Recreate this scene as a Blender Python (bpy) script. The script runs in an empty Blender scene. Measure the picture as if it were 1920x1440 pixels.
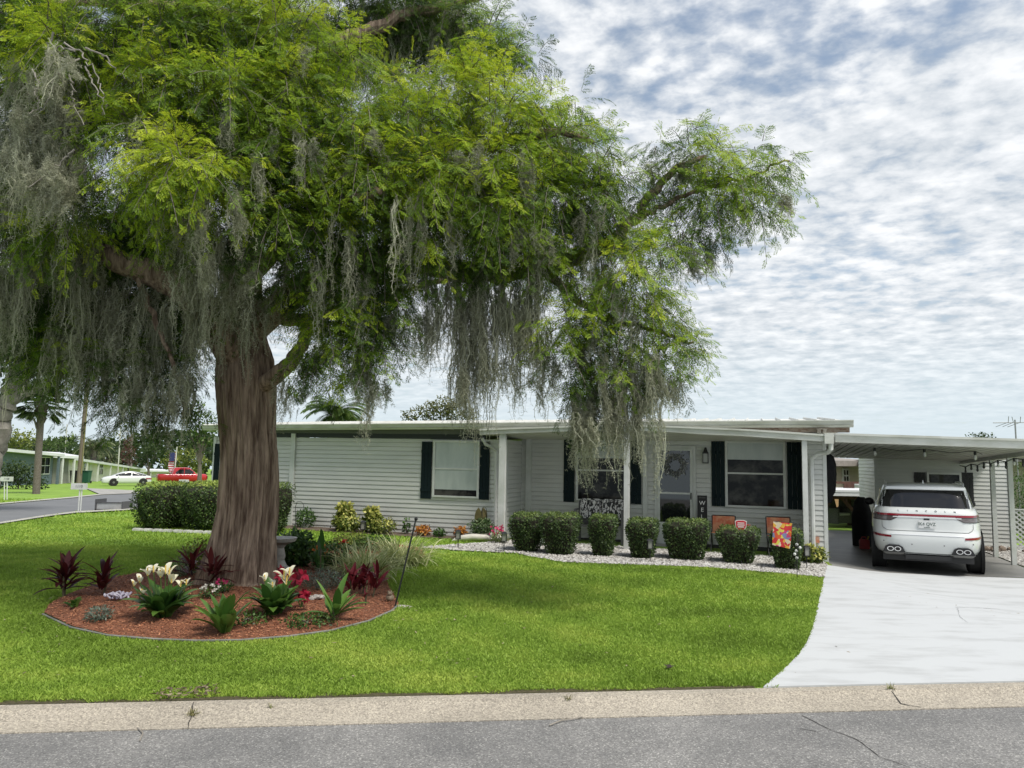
import bpy, bmesh, math, random
import numpy as np
from mathutils import Vector, Matrix
from math import sin, cos, pi, radians, atan, tan
rnd = random.Random(7); rs = np.random.RandomState(11)
SC = bpy.context.scene; COL = SC.collection
# ------------------------------------------------------------ camera
FPX = 1400.0; CAMZ = 1.80; PITCH = atan(146/1400.0); ROLL = 0.0122
Fv = Vector((0, cos(PITCH), sin(PITCH))); U0 = Vector((0, -sin(PITCH), cos(PITCH))); X0 = Vector((1, 0, 0))
Rv = X0*cos(ROLL) + U0*sin(ROLL); Uv = U0*cos(ROLL) - X0*sin(ROLL)
CAM = Vector((0, 0, CAMZ))
cd = bpy.data.cameras.new('camera'); cam = bpy.data.objects.new('camera', cd); COL.objects.link(cam)
cd.sensor_width = 36; cd.lens = FPX/1920*36; cd.clip_end = 3000; cd.clip_start = 0.05
m = Matrix.Identity(4)
for i in range(3):
    m[i][0] = Rv[i]; m[i][1] = Uv[i]; m[i][2] = -Fv[i]; m[i][3] = CAM[i]
cam.matrix_world = m; SC.camera = cam
# ------------------------------------------------------------ world, sun, exposure
SC.view_settings.view_transform = 'Standard'; SC.view_settings.look = 'None'
SC.view_settings.exposure = 0.60; SC.view_settings.gamma = 1
SUN_EL = radians(58); SUN_AZ = radians(-142)      # azimuth of the sun measured from +Y towards +X is set below
SUNDIR = Vector((0.42, -0.40, 1.0)).normalized()   # towards the sun
SUN_EL = math.asin(SUNDIR.z); SUN_AZ = math.atan2(SUNDIR.x, SUNDIR.y)
w = bpy.data.worlds.new('World'); SC.world = w; w.use_nodes = True
nt = w.node_tree; nd = nt.nodes; lk = nt.links; nd.clear()
def N(t, **kw):
    n = nd.new(t)
    for k, v in kw.items(): setattr(n, k, v)
    return n
sky = N('ShaderNodeTexSky', sky_type='NISHITA', sun_disc=False, sun_elevation=SUN_EL, sun_rotation=SUN_AZ)
bg1 = N('ShaderNodeBackground'); bg1.inputs['Strength'].default_value = 0.10
bg2 = N('ShaderNodeBackground'); bg2.inputs['Strength'].default_value = 1.0
tc = N('ShaderNodeTexCoord'); sx = N('ShaderNodeSeparateXYZ'); lk.new(tc.outputs['Generated'], sx.inputs[0])
def M(op, a, b=None, c=None, clamp=False):
    n = N('ShaderNodeMath', operation=op); n.use_clamp = clamp
    for i, x in enumerate((a, b, c)):
        if x is None: continue
        if isinstance(x, (int, float)): n.inputs[i].default_value = x
        else: lk.new(x, n.inputs[i])
    return n.outputs[0]
zz = M('MAXIMUM', sx.outputs['Z'], 0.0)
den = M('ADD', zz, 0.13)
cx = N('ShaderNodeCombineXYZ'); lk.new(M('DIVIDE', sx.outputs['X'], den), cx.inputs[0]); lk.new(M('DIVIDE', sx.outputs['Y'], den), cx.inputs[1])
def noise(scale, det, rough, dist=0.0, vec=None, off=0):
    n = N('ShaderNodeTexNoise'); n.inputs['Scale'].default_value = scale; n.inputs['Detail'].default_value = det
    n.inputs['Roughness'].default_value = rough; n.inputs['Distortion'].default_value = dist
    mp = N('ShaderNodeMapping'); mp.inputs['Location'].default_value = (off, off*1.7, off*.3)
    mp.inputs['Rotation'].default_value = (0, 0, 0.5); mp.inputs['Scale'].default_value = (1, 1.1, 1)
    lk.new(vec, mp.inputs[0]); lk.new(mp.outputs[0], n.inputs['Vector']); return n.outputs['Fac']
n1 = noise(1.3, 4, .55, .2, cx.outputs[0], 3.1); n2 = noise(16, 4, .55, .15, cx.outputs[0], 9.0); n3 = noise(6.5, 5, .55, .15, cx.outputs[0], 21.0)
mk = M('ADD', M('MULTIPLY', n1, .42), M('ADD', M('MULTIPLY', n2, .42), M('MULTIPLY', n3, .36)))
mk = M('ADD', mk, M('MULTIPLY', M('SUBTRACT', 0.42, zz), 0.34))
cov = N('ShaderNodeMapRange', interpolation_type='SMOOTHSTEP'); lk.new(mk, cov.inputs[0]); cov.inputs[1].default_value = .39; cov.inputs[2].default_value = .66
cr = N('ShaderNodeValToRGB'); e = cr.color_ramp.elements
e[0].position = .36; e[0].color = (.37, .41, .45, 1); e[1].position = .62; e[1].color = (.68, .69, .70, 1)
sh = M('ADD', M('MULTIPLY', n3, .6), M('MULTIPLY', n2, .4)); lk.new(sh, cr.inputs[0])
blue = N('ShaderNodeMix', data_type='RGBA'); blue.inputs[0].default_value = 0
hz = N('ShaderNodeMapRange', interpolation_type='SMOOTHSTEP'); lk.new(sx.outputs['Z'], hz.inputs[0]); hz.inputs[1].default_value = 0.0; hz.inputs[2].default_value = 0.20
hc = N('ShaderNodeMix', data_type='RGBA'); lk.new(hz.outputs[0], hc.inputs[0]); hc.inputs[6].default_value = (.47, .545, .59, 1); lk.new(cr.outputs[0], hc.inputs[7])
lk.new(hc.outputs[2], bg2.inputs['Color'])
skyc = N('ShaderNodeMix', data_type='RGBA', blend_type='MULTIPLY'); skyc.inputs[0].default_value = 1.0
lk.new(sky.outputs[0], skyc.inputs[6]); skyc.inputs[7].default_value = (1.12, 1.08, 1.0, 1)
lk.new(skyc.outputs[2], bg1.inputs['Color'])
mixs = N('ShaderNodeMixShader'); lk.new(M('MAXIMUM', M('ADD', M('MULTIPLY', cov.outputs[0], .72), .23), M('SUBTRACT', .75, M('MULTIPLY', hz.outputs[0], .75))), mixs.inputs[0])
lk.new(bg1.outputs[0], mixs.inputs[1]); lk.new(bg2.outputs[0], mixs.inputs[2])
wo = N('ShaderNodeOutputWorld'); lk.new(mixs.outputs[0], wo.inputs[0])
w.cycles.sampling_method = 'MANUAL'; w.cycles.sample_map_resolution = 512
sl = bpy.data.lights.new('sun', 'SUN'); sl.energy = 2.8; sl.angle = radians(20); sl.color = (1, .955, .88)
so = bpy.data.objects.new('sun', sl); COL.objects.link(so); so.rotation_euler = SUNDIR.to_track_quat('Z', 'Y').to_euler(); so.location = (0, 0, 30)
try:
    SC.cycles.max_bounces = 6; SC.cycles.diffuse_bounces = 3; SC.cycles.glossy_bounces = 3; SC.cycles.transmission_bounces = 3; SC.cycles.transparent_max_bounces = 6
    SC.cycles.caustics_reflective = False; SC.cycles.caustics_refractive = False
except Exception: pass
# ------------------------------------------------------------ projection helpers
def ray(px, py): return Fv + Rv*((px-960)/FPX) + Uv*((720-py)/FPX)
def sm(x, a, b):
    t = min(1, max(0, (x-a)/(b-a))); return t*t*(3-2*t)
def zg(X, Y):
    t = sm(Y, 6.5, 12); Xc = max(-5.5, min(8.0, X))
    z = -.0188*(Xc-3.5)*t - .10*sm(X, 5.6, 7.0)*t
    z *= 1 - sm(-X, 8, 16)*.8
    return z - .013*max(0, Y-22)
def zgn(X, Y):
    def s(x, a, b):
        t = np.clip((x-a)/(b-a), 0, 1); return t*t*(3-2*t)
    t = s(Y, 6.5, 12); Xc = np.clip(X, -5.5, 8.0)
    z = -.0188*(Xc-3.5)*t - .10*s(X, 5.6, 7.0)*t
    z = z*(1 - s(-X, 8, 16)*.8)
    return z - .013*np.maximum(0, Y-22)
def G(px, py, dz=0.0):
    r = ray(px, py); p = CAM.copy()
    z = 0.0
    for _ in range(40):
        if r.z >= -1e-4: return CAM + r*400
        t = (CAM.z - z)/-r.z; p = CAM + r*min(t, 600); z2 = zg(p.x, p.y)+dz; z = z*.5+z2*.5
    return p
def PY(px, py, Y):
    r = ray(px, py); return CAM + r*(Y/r.y)
def zat(px, py, Y): return PY(px, py, Y).z
# ------------------------------------------------------------ materials
MATS = {}
def mat(name, col, col2=None, scale=6.0, rough=.6, bump=0.0, bscale=None, metal=0.0, stretch=(1, 1, 1), spec=.5, detail=4, lo=.35, hi=.65, coat=0, trans=0, tint=None, emit=None, alpha=None):
    if name in MATS: return MATS[name]
    m = bpy.data.materials.new(name); m.use_nodes = True; t = m.node_tree; n = t.nodes; l = t.links
    b = n['Principled BSDF']; b.inputs['Base Color'].default_value = (*col, 1); b.inputs['Roughness'].default_value = rough
    b.inputs['Metallic'].default_value = metal; b.inputs['Specular IOR Level'].default_value = spec
    if coat: b.inputs['Coat Weight'].default_value = coat; b.inputs['Coat Roughness'].default_value = .04
    tcn = n.new('ShaderNodeTexCoord'); mp = n.new('ShaderNodeMapping'); mp.inputs['Scale'].default_value = stretch
    l.new(tcn.outputs['Object'], mp.inputs[0]); src = None
    if col2 is not None:
        ns = n.new('ShaderNodeTexNoise'); ns.inputs['Scale'].default_value = scale; ns.inputs['Detail'].default_value = detail; ns.inputs['Roughness'].default_value = .6
        l.new(mp.outputs[0], ns.inputs['Vector'])
        mr = n.new('ShaderNodeMapRange'); mr.inputs[1].default_value = lo; mr.inputs[2].default_value = hi; l.new(ns.outputs['Fac'], mr.inputs[0])
        mx = n.new('ShaderNodeMix'); mx.data_type = 'RGBA'; mx.inputs[6].default_value = (*col, 1); mx.inputs[7].default_value = (*col2, 1)
        l.new(mr.outputs[0], mx.inputs[0]); src = mx.outputs[2]
    if tint is not None:
        at = n.new('ShaderNodeAttribute'); at.attribute_name = 'tint'
        rp = n.new('ShaderNodeValToRGB'); els = rp.color_ramp.elements
        while len(els) < len(tint): els.new(.5)
        for i, (p, c) in enumerate(tint): els[i].position = p; els[i].color = (*c, 1)
        l.new(at.outputs['Fac'], rp.inputs[0]); src = rp.outputs[0]
    if src is not None: l.new(src, b.inputs['Base Color'])
    if bump:
        nb = n.new('ShaderNodeTexNoise'); nb.inputs['Scale'].default_value = bscale or scale*4; nb.inputs['Detail'].default_value = 5
        l.new(mp.outputs[0], nb.inputs['Vector']); bp = n.new('ShaderNodeBump'); bp.inputs['Strength'].default_value = min(1, bump); bp.inputs['Distance'].default_value = .02
        l.new(nb.outputs['Fac'], bp.inputs['Height']); l.new(bp.outputs[0], b.inputs['Normal'])
    if trans:
        tr = n.new('ShaderNodeBsdfTranslucent'); ms = n.new('ShaderNodeMixShader'); ms.inputs[0].default_value = trans
        if src is not None: l.new(src, tr.inputs[0])
        else: tr.inputs[0].default_value = (*col, 1)
        l.new(b.outputs[0], ms.inputs[1]); l.new(tr.outputs[0], ms.inputs[2]); l.new(ms.outputs[0], n['Material Output'].inputs['Surface'])
    if emit: b.inputs['Emission Color'].default_value = (*col, 1); b.inputs['Emission Strength'].default_value = emit
    MATS[name] = m; return m
def lighten(c, k): return tuple(min(1, x*k) for x in c)
def leafmat(name, a, b, c=None, tr=.35, rough=.5):
    c = c or b
    return mat(name, a, tint=[(0, a), (.5, b), (1, c)], trans=tr, rough=rough, spec=.3)
WHITE = mat('white_paint', (.62, .63, .61), (.50, .52, .48), scale=3, rough=.5, bump=.05)
TRIM = mat('aged_white_aluminium', (.60, .61, .56), (.44, .45, .38), scale=2.2, rough=.5, stretch=(1, 3, 3), bump=.05, lo=.4, hi=.75)
SIDING = mat('grey_vinyl_siding', (.60, .605, .57), (.53, .54, .51), scale=1.2, rough=.55, stretch=(1, 1, 4), bump=.05, bscale=60)
BLACK = mat('black_metal', (.012, .012, .013), rough=.45)
SHUT = mat('dark_green_shutter_paint', (.006, .014, .017), (.009, .018, .020), scale=20, rough=.7, spec=.15)
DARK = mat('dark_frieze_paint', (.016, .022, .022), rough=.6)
CONC = mat('weathered_concrete', (.36, .35, .32), (.24, .235, .22), scale=3, rough=.8, bump=.2)
RUBBER = mat('black_rubber', (.012, .012, .012), rough=.8)
CHROME = mat('polished_chrome', (.75, .75, .75), rough=.12, metal=1)
GLASS = mat('dark_window_glass', (.010, .012, .013), rough=.03, spec=.9)
BARK = mat('bark', (.10, .062, .042), (.40, .30, .22), scale=6, rough=.9, stretch=(3.4, 3.4, .30), bump=1.0, bscale=20, detail=10, lo=.36, hi=.66)
TWIG = mat('twig_bark', (.10, .08, .065), (.17, .15, .13), scale=20, rough=.9)
# ------------------------------------------------------------ mesh builders
class MB:
    def __init__(s): s.v = []; s.f = []; s.sm = []
    def add(s, vs, fs, smooth=False):
        o = len(s.v); s.v += [tuple(v) for v in vs]; s.f += [tuple(i+o for i in f) for f in fs]; s.sm += [smooth]*len(fs); return s
    def box(s, a, b, taper=None):
        x0, y0, z0 = [min(a[i], b[i]) for i in range(3)]; x1, y1, z1 = [max(a[i], b[i]) for i in range(3)]
        return s.add([(x0, y0, z0), (x1, y0, z0), (x1, y1, z0), (x0, y1, z0), (x0, y0, z1), (x1, y0, z1), (x1, y1, z1), (x0, y1, z1)],
                     [(0, 3, 2, 1), (4, 5, 6, 7), (0, 1, 5, 4), (1, 2, 6, 5), (2, 3, 7, 6), (3, 0, 4, 7)])
    def hexa(s, b4, t4):
        return s.add(list(b4)+list(t4), [(0, 3, 2, 1), (4, 5, 6, 7), (0, 1, 5, 4), (1, 2, 6, 5), (2, 3, 7, 6), (3, 0, 4, 7)])
    def tube(s, pts, r, n=8, cap=True):
        pts = [Vector(p) for p in pts]; rr = r if isinstance(r, (list, tuple)) else [r]*len(pts); vs = []; fs = []
        up = None
        for i, p in enumerate(pts):
            d = (pts[min(i+1, len(pts)-1)] - pts[max(i-1, 0)]); d = d.normalized() if d.length > 1e-9 else Vector((0, 0, 1))
            if up is None: up = d.orthogonal().normalized()
            up = (up - d*up.dot(d)); up = up.normalized() if up.length > 1e-6 else d.orthogonal().normalized(); sd = d.cross(up)
            for k in range(n):
                a = 2*pi*k/n; vs.append(p + (up*cos(a) + sd*sin(a))*rr[i])
        for i in range(len(pts)-1):
            for k in range(n): fs.append((i*n+k, i*n+(k+1) % n, (i+1)*n+(k+1) % n, (i+1)*n+k))
        s.add(vs, fs, n > 5)
        if cap:
            o = len(s.v)-len(vs); s.f.append(tuple(o+k for k in range(n))[::-1]); s.f.append(tuple(o+(len(pts)-1)*n+k for k in range(n))); s.sm += [False, False]
        return s
    def lathe(s, c, prof, n=20, smooth=True):
        vs = []; fs = []
        for (r, z) in prof:
            for k in range(n): a = 2*pi*k/n; vs.append((c[0]+r*cos(a), c[1]+r*sin(a), c[2]+z))
        for i in range(len(prof)-1):
            for k in range(n): fs.append((i*n+k, i*n+(k+1) % n, (i+1)*n+(k+1) % n, (i+1)*n+k))
        fs.append(tuple(range(n))[::-1]); fs.append(tuple((len(prof)-1)*n+k for k in range(n)))
        return s.add(vs, fs, smooth)
    def ball(s, c, r, n=12, mth=8, sq=(1, 1, 1)):
        prof = [(max(1e-4, r*sin(pi*i/mth)), -r*cos(pi*i/mth)) for i in range(mth+1)]
        o = len(s.v); s.lathe((0, 0, 0), prof, n)
        for i in range(o, len(s.v)): v = s.v[i]; s.v[i] = (c[0]+v[0]*sq[0], c[1]+v[1]*sq[1], c[2]+v[2]*sq[2])
        return s
    def disc(s, c, r, t, axis='x', n=24):
        vs = []; ax = {'x': 0, 'y': 1, 'z': 2}[axis]
        for e in (-t/2, t/2):
            for k in range(n):
                a = 2*pi*k/n; p = [r*cos(a), r*sin(a)]; q = [0, 0, 0]; j = 0
                for i in range(3):
                    if i == ax: q[i] = e
                    else: q[i] = p[j]; j += 1
                vs.append((c[0]+q[0], c[1]+q[1], c[2]+q[2]))
        fs = [(k, (k+1) % n, n+(k+1) % n, n+k) for k in range(n)] + [tuple(range(n))[::-1], tuple(range(n, 2*n))]
        return s.add(vs, fs)
    def prism(s, poly, d0, d1, plane='xz'):
        mk = (lambda a, b, d: (a, d, b)) if plane == 'xz' else ((lambda a, b, d: (a, b, d)) if plane == 'xy' else (lambda a, b, d: (d, a, b)))
        n = len(poly); vs = [mk(a, b, d0) for a, b in poly] + [mk(a, b, d1) for a, b in poly]
        return s.add(vs, [tuple(range(n)), tuple(range(n, 2*n))[::-1]] + [(k, n+k, n+(k+1) % n, (k+1) % n) for k in range(n)])
    def ribbon(s, p0, az, el, L, W, droop, seg=6, prof=None, twist=0, fold=0.0):
        p = Vector(p0); h = Vector((cos(az), sin(az), 0)); sd = Vector((-sin(az+twist), cos(az+twist), 0)); vs = []; e_ = el
        for i in range(seg+1):
            t = i/seg; wv = W*(prof(t) if prof else (1-t)**.6)*.5; up = Vector((0, 0, 1))*abs(wv)*fold
            vs += [p - sd*wv + up, p, p + sd*wv + up]
            e_ = el - droop*(t**1.3); p = p + (h*cos(e_) + Vector((0, 0, 1))*sin(e_))*(L/seg)
        fs = []
        for i in range(seg): a = i*3; fs += [(a, a+1, a+4, a+3), (a+1, a+2, a+5, a+4)]
        return s.add(vs, fs, True)
    def build(s, name, m, parent=None, bevel=0):
        me = bpy.data.meshes.new(name); me.from_pydata(s.v, [], s.f); me.polygons.foreach_set('use_smooth', s.sm)
        bm = bmesh.new(); bm.from_mesh(me); bmesh.ops.recalc_face_normals(bm, faces=bm.faces)
        if bevel: bmesh.ops.bevel(bm, geom=[e for e in bm.edges if len(e.link_faces) == 2 and e.calc_face_angle(0) > .5], offset=bevel, segments=2, affect='EDGES', clamp_overlap=True)
        bm.to_mesh(me); bm.free()
        me.set_sharp_from_angle(angle=radians(38))
        me.materials.append(m); o = bpy.data.objects.new(name, me); COL.objects.link(o)
        if parent: o.parent = parent
        return o
def npmesh(name, V, F, m, parent=None, tint=None, smooth=False, loc=None):
    V = np.asarray(V, np.float32).reshape(-1, 3); F = np.asarray(F, np.int32); k = F.shape[1]
    me = bpy.data.meshes.new(name); me.vertices.add(len(V)); me.vertices.foreach_set('co', V.ravel())
    me.loops.add(F.size); me.loops.foreach_set('vertex_index', F.ravel()); me.polygons.add(len(F))
    me.polygons.foreach_set('loop_start', np.arange(0, F.size, k, dtype=np.int32)); me.polygons.foreach_set('loop_total', np.full(len(F), k, np.int32))
    if smooth: me.polygons.foreach_set('use_smooth', np.ones(len(F), bool))
    if tint is not None:
        a = me.attributes.new('tint', 'FLOAT', 'FACE'); a.data.foreach_set('value', np.asarray(tint, np.float32))
    me.update(calc_edges=True); me.materials.append(m); o = bpy.data.objects.new(name, me); COL.objects.link(o)
    if parent: o.parent = parent
    if loc is not None: o.location = loc
    return o
def tag(o, label=None, cat=None, group=None, kind=None):
    if label: o['label'] = label
    if cat: o['category'] = cat
    if group: o['group'] = group
    if kind: o['kind'] = kind
    return o
def thing(name, label, cat, loc=(0, 0, 0), rz=0, group=None, rot=None):
    o = bpy.data.objects.new(name, None); COL.objects.link(o); o.location = loc; o.rotation_euler = rot or (0, 0, rz); o.empty_display_size = .1
    return tag(o, label, cat, group)
def nrm(a): return a/np.maximum(1e-9, np.linalg.norm(a, axis=-1, keepdims=True))
def leafquads(P, D, S, L, W):
    """rhombic leaves: base P, along D, side S"""
    L = np.asarray(L).reshape(-1, 1); W = np.asarray(W).reshape(-1, 1)
    V = np.stack([P, P + D*L*.5 + S*W*.5, P + D*L, P + D*L*.5 - S*W*.5], 1).reshape(-1, 3)
    F = np.arange(len(P)*4).reshape(-1, 4); return V, F
def randdir(n): return nrm(rs.normal(size=(n, 3)))
def cloud(P, Nn, L, W, jit=.7):
    n = len(P); D = nrm(Nn*.35 + randdir(n)*jit + np.array([0, 0, -.1])); S = nrm(np.cross(D, nrm(Nn + randdir(n)*.5)))
    return leafquads(P, D, S, L*(.7+.6*rs.rand(n)), W*(.7+.6*rs.rand(n)))
def txt(s_, size, m, parent, loc, rot, name='lettering', ext=.002, align='CENTER'):
    c = bpy.data.curves.new(name, 'FONT'); c.body = s_; c.size = size; c.extrude = ext; c.align_x = align; c.align_y = 'CENTER'
    o = bpy.data.objects.new(name, c); COL.objects.link(o); dg = bpy.context.evaluated_depsgraph_get()
    me = bpy.data.meshes.new_from_object(o.evaluated_get(dg)); bpy.data.objects.remove(o); bpy.data.curves.remove(c)
    me.materials.clear(); me.materials.append(m); o = bpy.data.objects.new(name, me); COL.objects.link(o); o.parent = parent; o.location = loc; o.rotation_euler = rot; return o
# ------------------------------------------------------------ ground
def gp(pts): return [(G(*p).x, G(*p).y) for p in pts]
cA = G(0, 1323); cB = G(1920, 1280); cslope = (cB.y-cA.y)/(cB.x-cA.x)
def curbY(X): return cA.y + cslope*(X-cA.x)
dA = PY(0, 1378, 1); rA = ray(0, 1378); rB = ray(1920, 1322)
eA = CAM + rA*((CAMZ+.07)/-rA.z); eB = CAM + rB*((CAMZ+.07)/-rB.z)
CW = ((curbY(eA.x)-eA.y)+(curbY(eB.x)-eB.y))/2
LAWNG = mat('lawn_soil_and_thatch', (.205, .335, .038), (.15, .255, .028), scale=1.2, rough=.95, bump=.4, bscale=60)
xs = np.unique(np.concatenate([np.arange(-40, 30, .5), np.linspace(30, 400, 30), np.linspace(-400, -40, 30)]))
ys = np.concatenate([np.arange(0, 34, .5), np.linspace(34, 900, 50)])
XX, YY = np.meshgrid(xs, ys); YW = YY + (cA.y + cslope*(XX-cA.x))
V = np.stack([XX, YW, zgn(XX, YW)], -1).reshape(-1, 3)
V[:len(xs), 2] = .0
nx = len(xs); ny = len(ys)
ii, jj = np.meshgrid(np.arange(nx-1), np.arange(ny-1)); a = (jj*nx+ii).ravel()
tag(npmesh('lawn', V, np.stack([a, a+1, a+nx+1, a+nx], 1), LAWNG, smooth=True), kind='structure')
def overlay(name, poly, m, lift=.012, step=.5, zf=zg, skirt=0):
    bm = bmesh.new(); vs = [bm.verts.new((x, y, 0)) for x, y in poly]; f = bm.faces.new(vs)
    bmesh.ops.triangulate(bm, faces=[f])
    for ax in (0, 1):
        lo = min(p[ax] for p in poly); hi = max(p[ax] for p in poly); x = math.ceil(lo/step)*step
        while x < hi:
            co = [0, 0, 0]; no = [0, 0, 0]; co[ax] = x; no[ax] = 1
            bmesh.ops.bisect_plane(bm, geom=bm.verts[:]+bm.edges[:]+bm.faces[:], plane_co=co, plane_no=no, dist=1e-5); x += step
    for v in bm.verts: v.co.z = zf(v.co.x, v.co.y)+lift
    bmesh.ops.recalc_face_normals(bm, faces=bm.faces)
    for f in bm.faces:
        if f.normal.z < 0: f.normal_flip()
    if skirt:
        be = [e for e in bm.edges if e.is_boundary]; r = bmesh.ops.extrude_edge_only(bm, edges=be)
        for v in [g for g in r['geom'] if isinstance(g, bmesh.types.BMVert)]: v.co.z -= skirt
    for f in bm.faces: f.smooth = not skirt
    me = bpy.data.meshes.new(name); bm.to_mesh(me); bm.free(); me.materials.append(m); o = bpy.data.objects.new(name, me); COL.objects.link(o); return o
def aggregate(name, c1, c2, spk, sc, big=None):
    m = mat(name, c1, c2, scale=1.3, rough=.85, bump=.5, bscale=sc, lo=.3, hi=.7); t = m.node_tree; n = t.nodes; l = t.links; b = n['Principled BSDF']
    src = b.inputs['Base Color'].links[0].from_socket; tcn = [x for x in n if x.type == 'TEX_COORD'][0]
    vo = n.new('ShaderNodeTexVoronoi'); vo.inputs['Scale'].default_value = sc; l.new(tcn.outputs['Object'], vo.inputs['Vector'])
    sp = n.new('ShaderNodeSeparateColor'); l.new(vo.outputs['Color'], sp.inputs[0])
    r = n.new('ShaderNodeValToRGB'); e = r.color_ramp.elements; e[0].position = 0; e[0].color = (.55, .55, .55, 1); e[1].position = .62; e[1].color = (1, 1, 1, 1)
    x = e.new(.86); x.color = (1.0, 1, 1, 1); y = e.new(.95); y.color = (spk, spk, spk*.97, 1); l.new(sp.outputs[0], r.inputs[0])
    mx = n.new('ShaderNodeMix'); mx.data_type = 'RGBA'; mx.blend_type = 'MULTIPLY'; mx.inputs[0].default_value = 1; mx.clamp_result = False
    l.new(src, mx.inputs[6]); l.new(r.outputs[0], mx.inputs[7]); l.new(mx.outputs[2], b.inputs['Base Color']); return m
ASPH = aggregate('asphalt', (.25, .245, .235), (.155, .154, .151), 1.7, 110)
CURBM = aggregate('shell_concrete_kerb', (.43, .385, .315), (.33, .295, .24), 1.3, 110)
# near street
sv = MB()
for X in range(-60, 61, 2):
    y = curbY(X)-CW; sv.v += [(X, y+.01, -.075), (X, y-9, -.03)]
n_ = len(sv.v)//2
for k in range(n_-1): sv.f.append((2*k+1, 2*k+3, 2*k+2, 2*k)); sv.sm.append(False)
tag(sv.build('street', ASPH), kind='structure')
# rolled kerb
kb = MB(); prof = [(0.0, -.10), (0.0, .004), (.10, .002), (CW*.30, -.012), (CW*.55, -.045), (CW*.8, -.066), (CW, -.068), (CW, -.12)]
for X in [x*.5 for x in range(-120, 121)]:
    for (d, z) in prof: kb.v.append((X, curbY(X)-d, z))
k_ = len(prof)
for i in range(240):
    for j in range(k_-1): kb.f.append((i*k_+j, (i+1)*k_+j, (i+1)*k_+j+1, i*k_+j+1)); kb.sm.append(True)
tag(kb.build('kerb', CURBM), kind='structure')
# cracks in kerb and road: thin recessed-looking dark tar lines
CRK = mat('dark_crack_dirt', (.035, .032, .028), rough=.95)
def crack(name, pts, wd, lift, zf):
    mb = MB(); P = []
    for i in range(len(pts)-1):
        a, b = Vector(pts[i]), Vector(pts[i+1]); k = max(2, int((b-a).length/.06))
        for j in range(k): P.append(a.lerp(b, j/k) + Vector((rnd.uniform(-.008, .008), rnd.uniform(-.008, .008))))
    P.append(Vector(pts[-1]))
    for i, p in enumerate(P):
        d = (P[min(i+1, len(P)-1)]-P[max(0, i-1)]).normalized(); s_ = Vector((-d.y, d.x))*wd*rnd.uniform(.3, 1)*.5
        for q in (p-s_, p+s_): mb.v.append((q.x, q.y, zf(q.x, q.y)+lift))
    for i in range(len(P)-1): mb.f.append((2*i, 2*i+1, 2*i+3, 2*i+2)); mb.sm.append(False)
    return mb.build(name, CRK)
def zkerb(X, Y):
    d = curbY(X)-Y
    for (d0, z0), (d1, z1) in zip(prof[1:-2], prof[2:-1]):
        if d0 <= d <= d1: return z0+(z1-z0)*(d-d0)/(d1-d0)
    return .004 if d < 0 else -.068
def street_pt(px, py): r = ray(px, py); p = CAM + r*((CAMZ+.07)/-r.z); return (p.x, p.y)
def zstreet(X, Y): return -.075+.045*min(1, max(0, (curbY(X)-CW-Y)/9))
tag(crack('kerb_joint', [gp([(1664, 1289)])[0], gp([(1690, 1305)])[0], street_pt(1728, 1327)], .018, .003, zkerb), kind='structure')
tag(crack('kerb_joint', [gp([(362, 1318)])[0], street_pt(352, 1369)], .012, .003, zkerb), kind='structure')
tag(crack('road_crack', [street_pt(1505, 1341), street_pt(1560, 1370), street_pt(1605, 1385), street_pt(1650, 1420), street_pt(1700, 1437)], .009, .003, zstreet), kind='structure')
tag(crack('road_crack', [street_pt(1500, 1365), street_pt(1530, 1371)], .01, .003, zstreet), kind='structure')
# driveway
DRV = mat('white_painted_concrete', (.47, .485, .49), (.37, .38, .38), scale=1.3, rough=.7, stretch=(1, 3, 1), bump=.12, bscale=25, detail=6, lo=.48, hi=.72)
dl = gp([(1548, 1062), (1543, 1095), (1533, 1140), (1524, 1178), (1513, 1207), (1497, 1230), (1480, 1248), (1455, 1271), (1432, 1291)])
SLABL = G(1553, 1061); SLABR = G(1925, 1086); sd_ = (SLABR-SLABL); sR = SLABL + sd_*1.35
dl = [(dl[0][0], dl[0][1])] + dl[1:]
drive_poly = [(x, y) for x, y in dl] + [(12, curbY(12)+.004), (sR.x, sR.y)]
drive_poly[0] = (SLABL.x-.05, SLABL.y)
drive_poly[-4+0] = drive_poly[-4]
drive_poly = [(x, max(y, curbY(x)+.003)) for x, y in drive_poly]
tag(overlay('driveway', drive_poly, DRV, lift=.016, skirt=.06), kind='structure')
zd = lambda x, y: zg(x, y)+.016
tag(crack('driveway_crack', [(G(1792, 1141).x, G(1792, 1141).y), (G(1880, 1145).x, G(1880, 1145).y), (G(1935, 1151).x, G(1935, 1151).y)], .02, .003, zd), kind='structure')
tag(crack('driveway_crack', [(G(1795, 1142).x, G(1795, 1142).y), (G(1800, 1160).x, G(1800, 1160).y), (G(1815, 1170).x, G(1815, 1170).y)], .004, .003, zd), kind='structure')
# ------------------------------------------------------------ house frame
HA = 0.3195; HT = .0075
HB = G(1552, 1056)
HM = Matrix.Translation(HB) @ Matrix.Rotation(-HA, 4, 'Z') @ Matrix.Rotation(HT, 4, 'Y'); HMI = HM.inverted()
HROT = (0, HT, -HA)
_o = HMI @ CAM
def hp(px, py, v):
    d = HMI.to_3x3() @ ray(px, py); t = (v-_o.y)/d.y; p = _o + d*t; return p.x, p.z
def hu(px, v, py=930): return hp(px, py, v)[0]
def hw(px, py, v): return hp(px, py, v)[1]
def HW(u, v, w_): return HM @ Vector((u, v, w_))
def hground(u, v): p = HM @ Vector((u, v, 0)); return (HMI @ Vector((p.x, p.y, zg(p.x, p.y)))).z
print('B', HB, 'L', hp(395, 985, 0), hp(545, 991, 0), hp(1640, 857, 6), hp(1567, 829, -.3))
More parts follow.
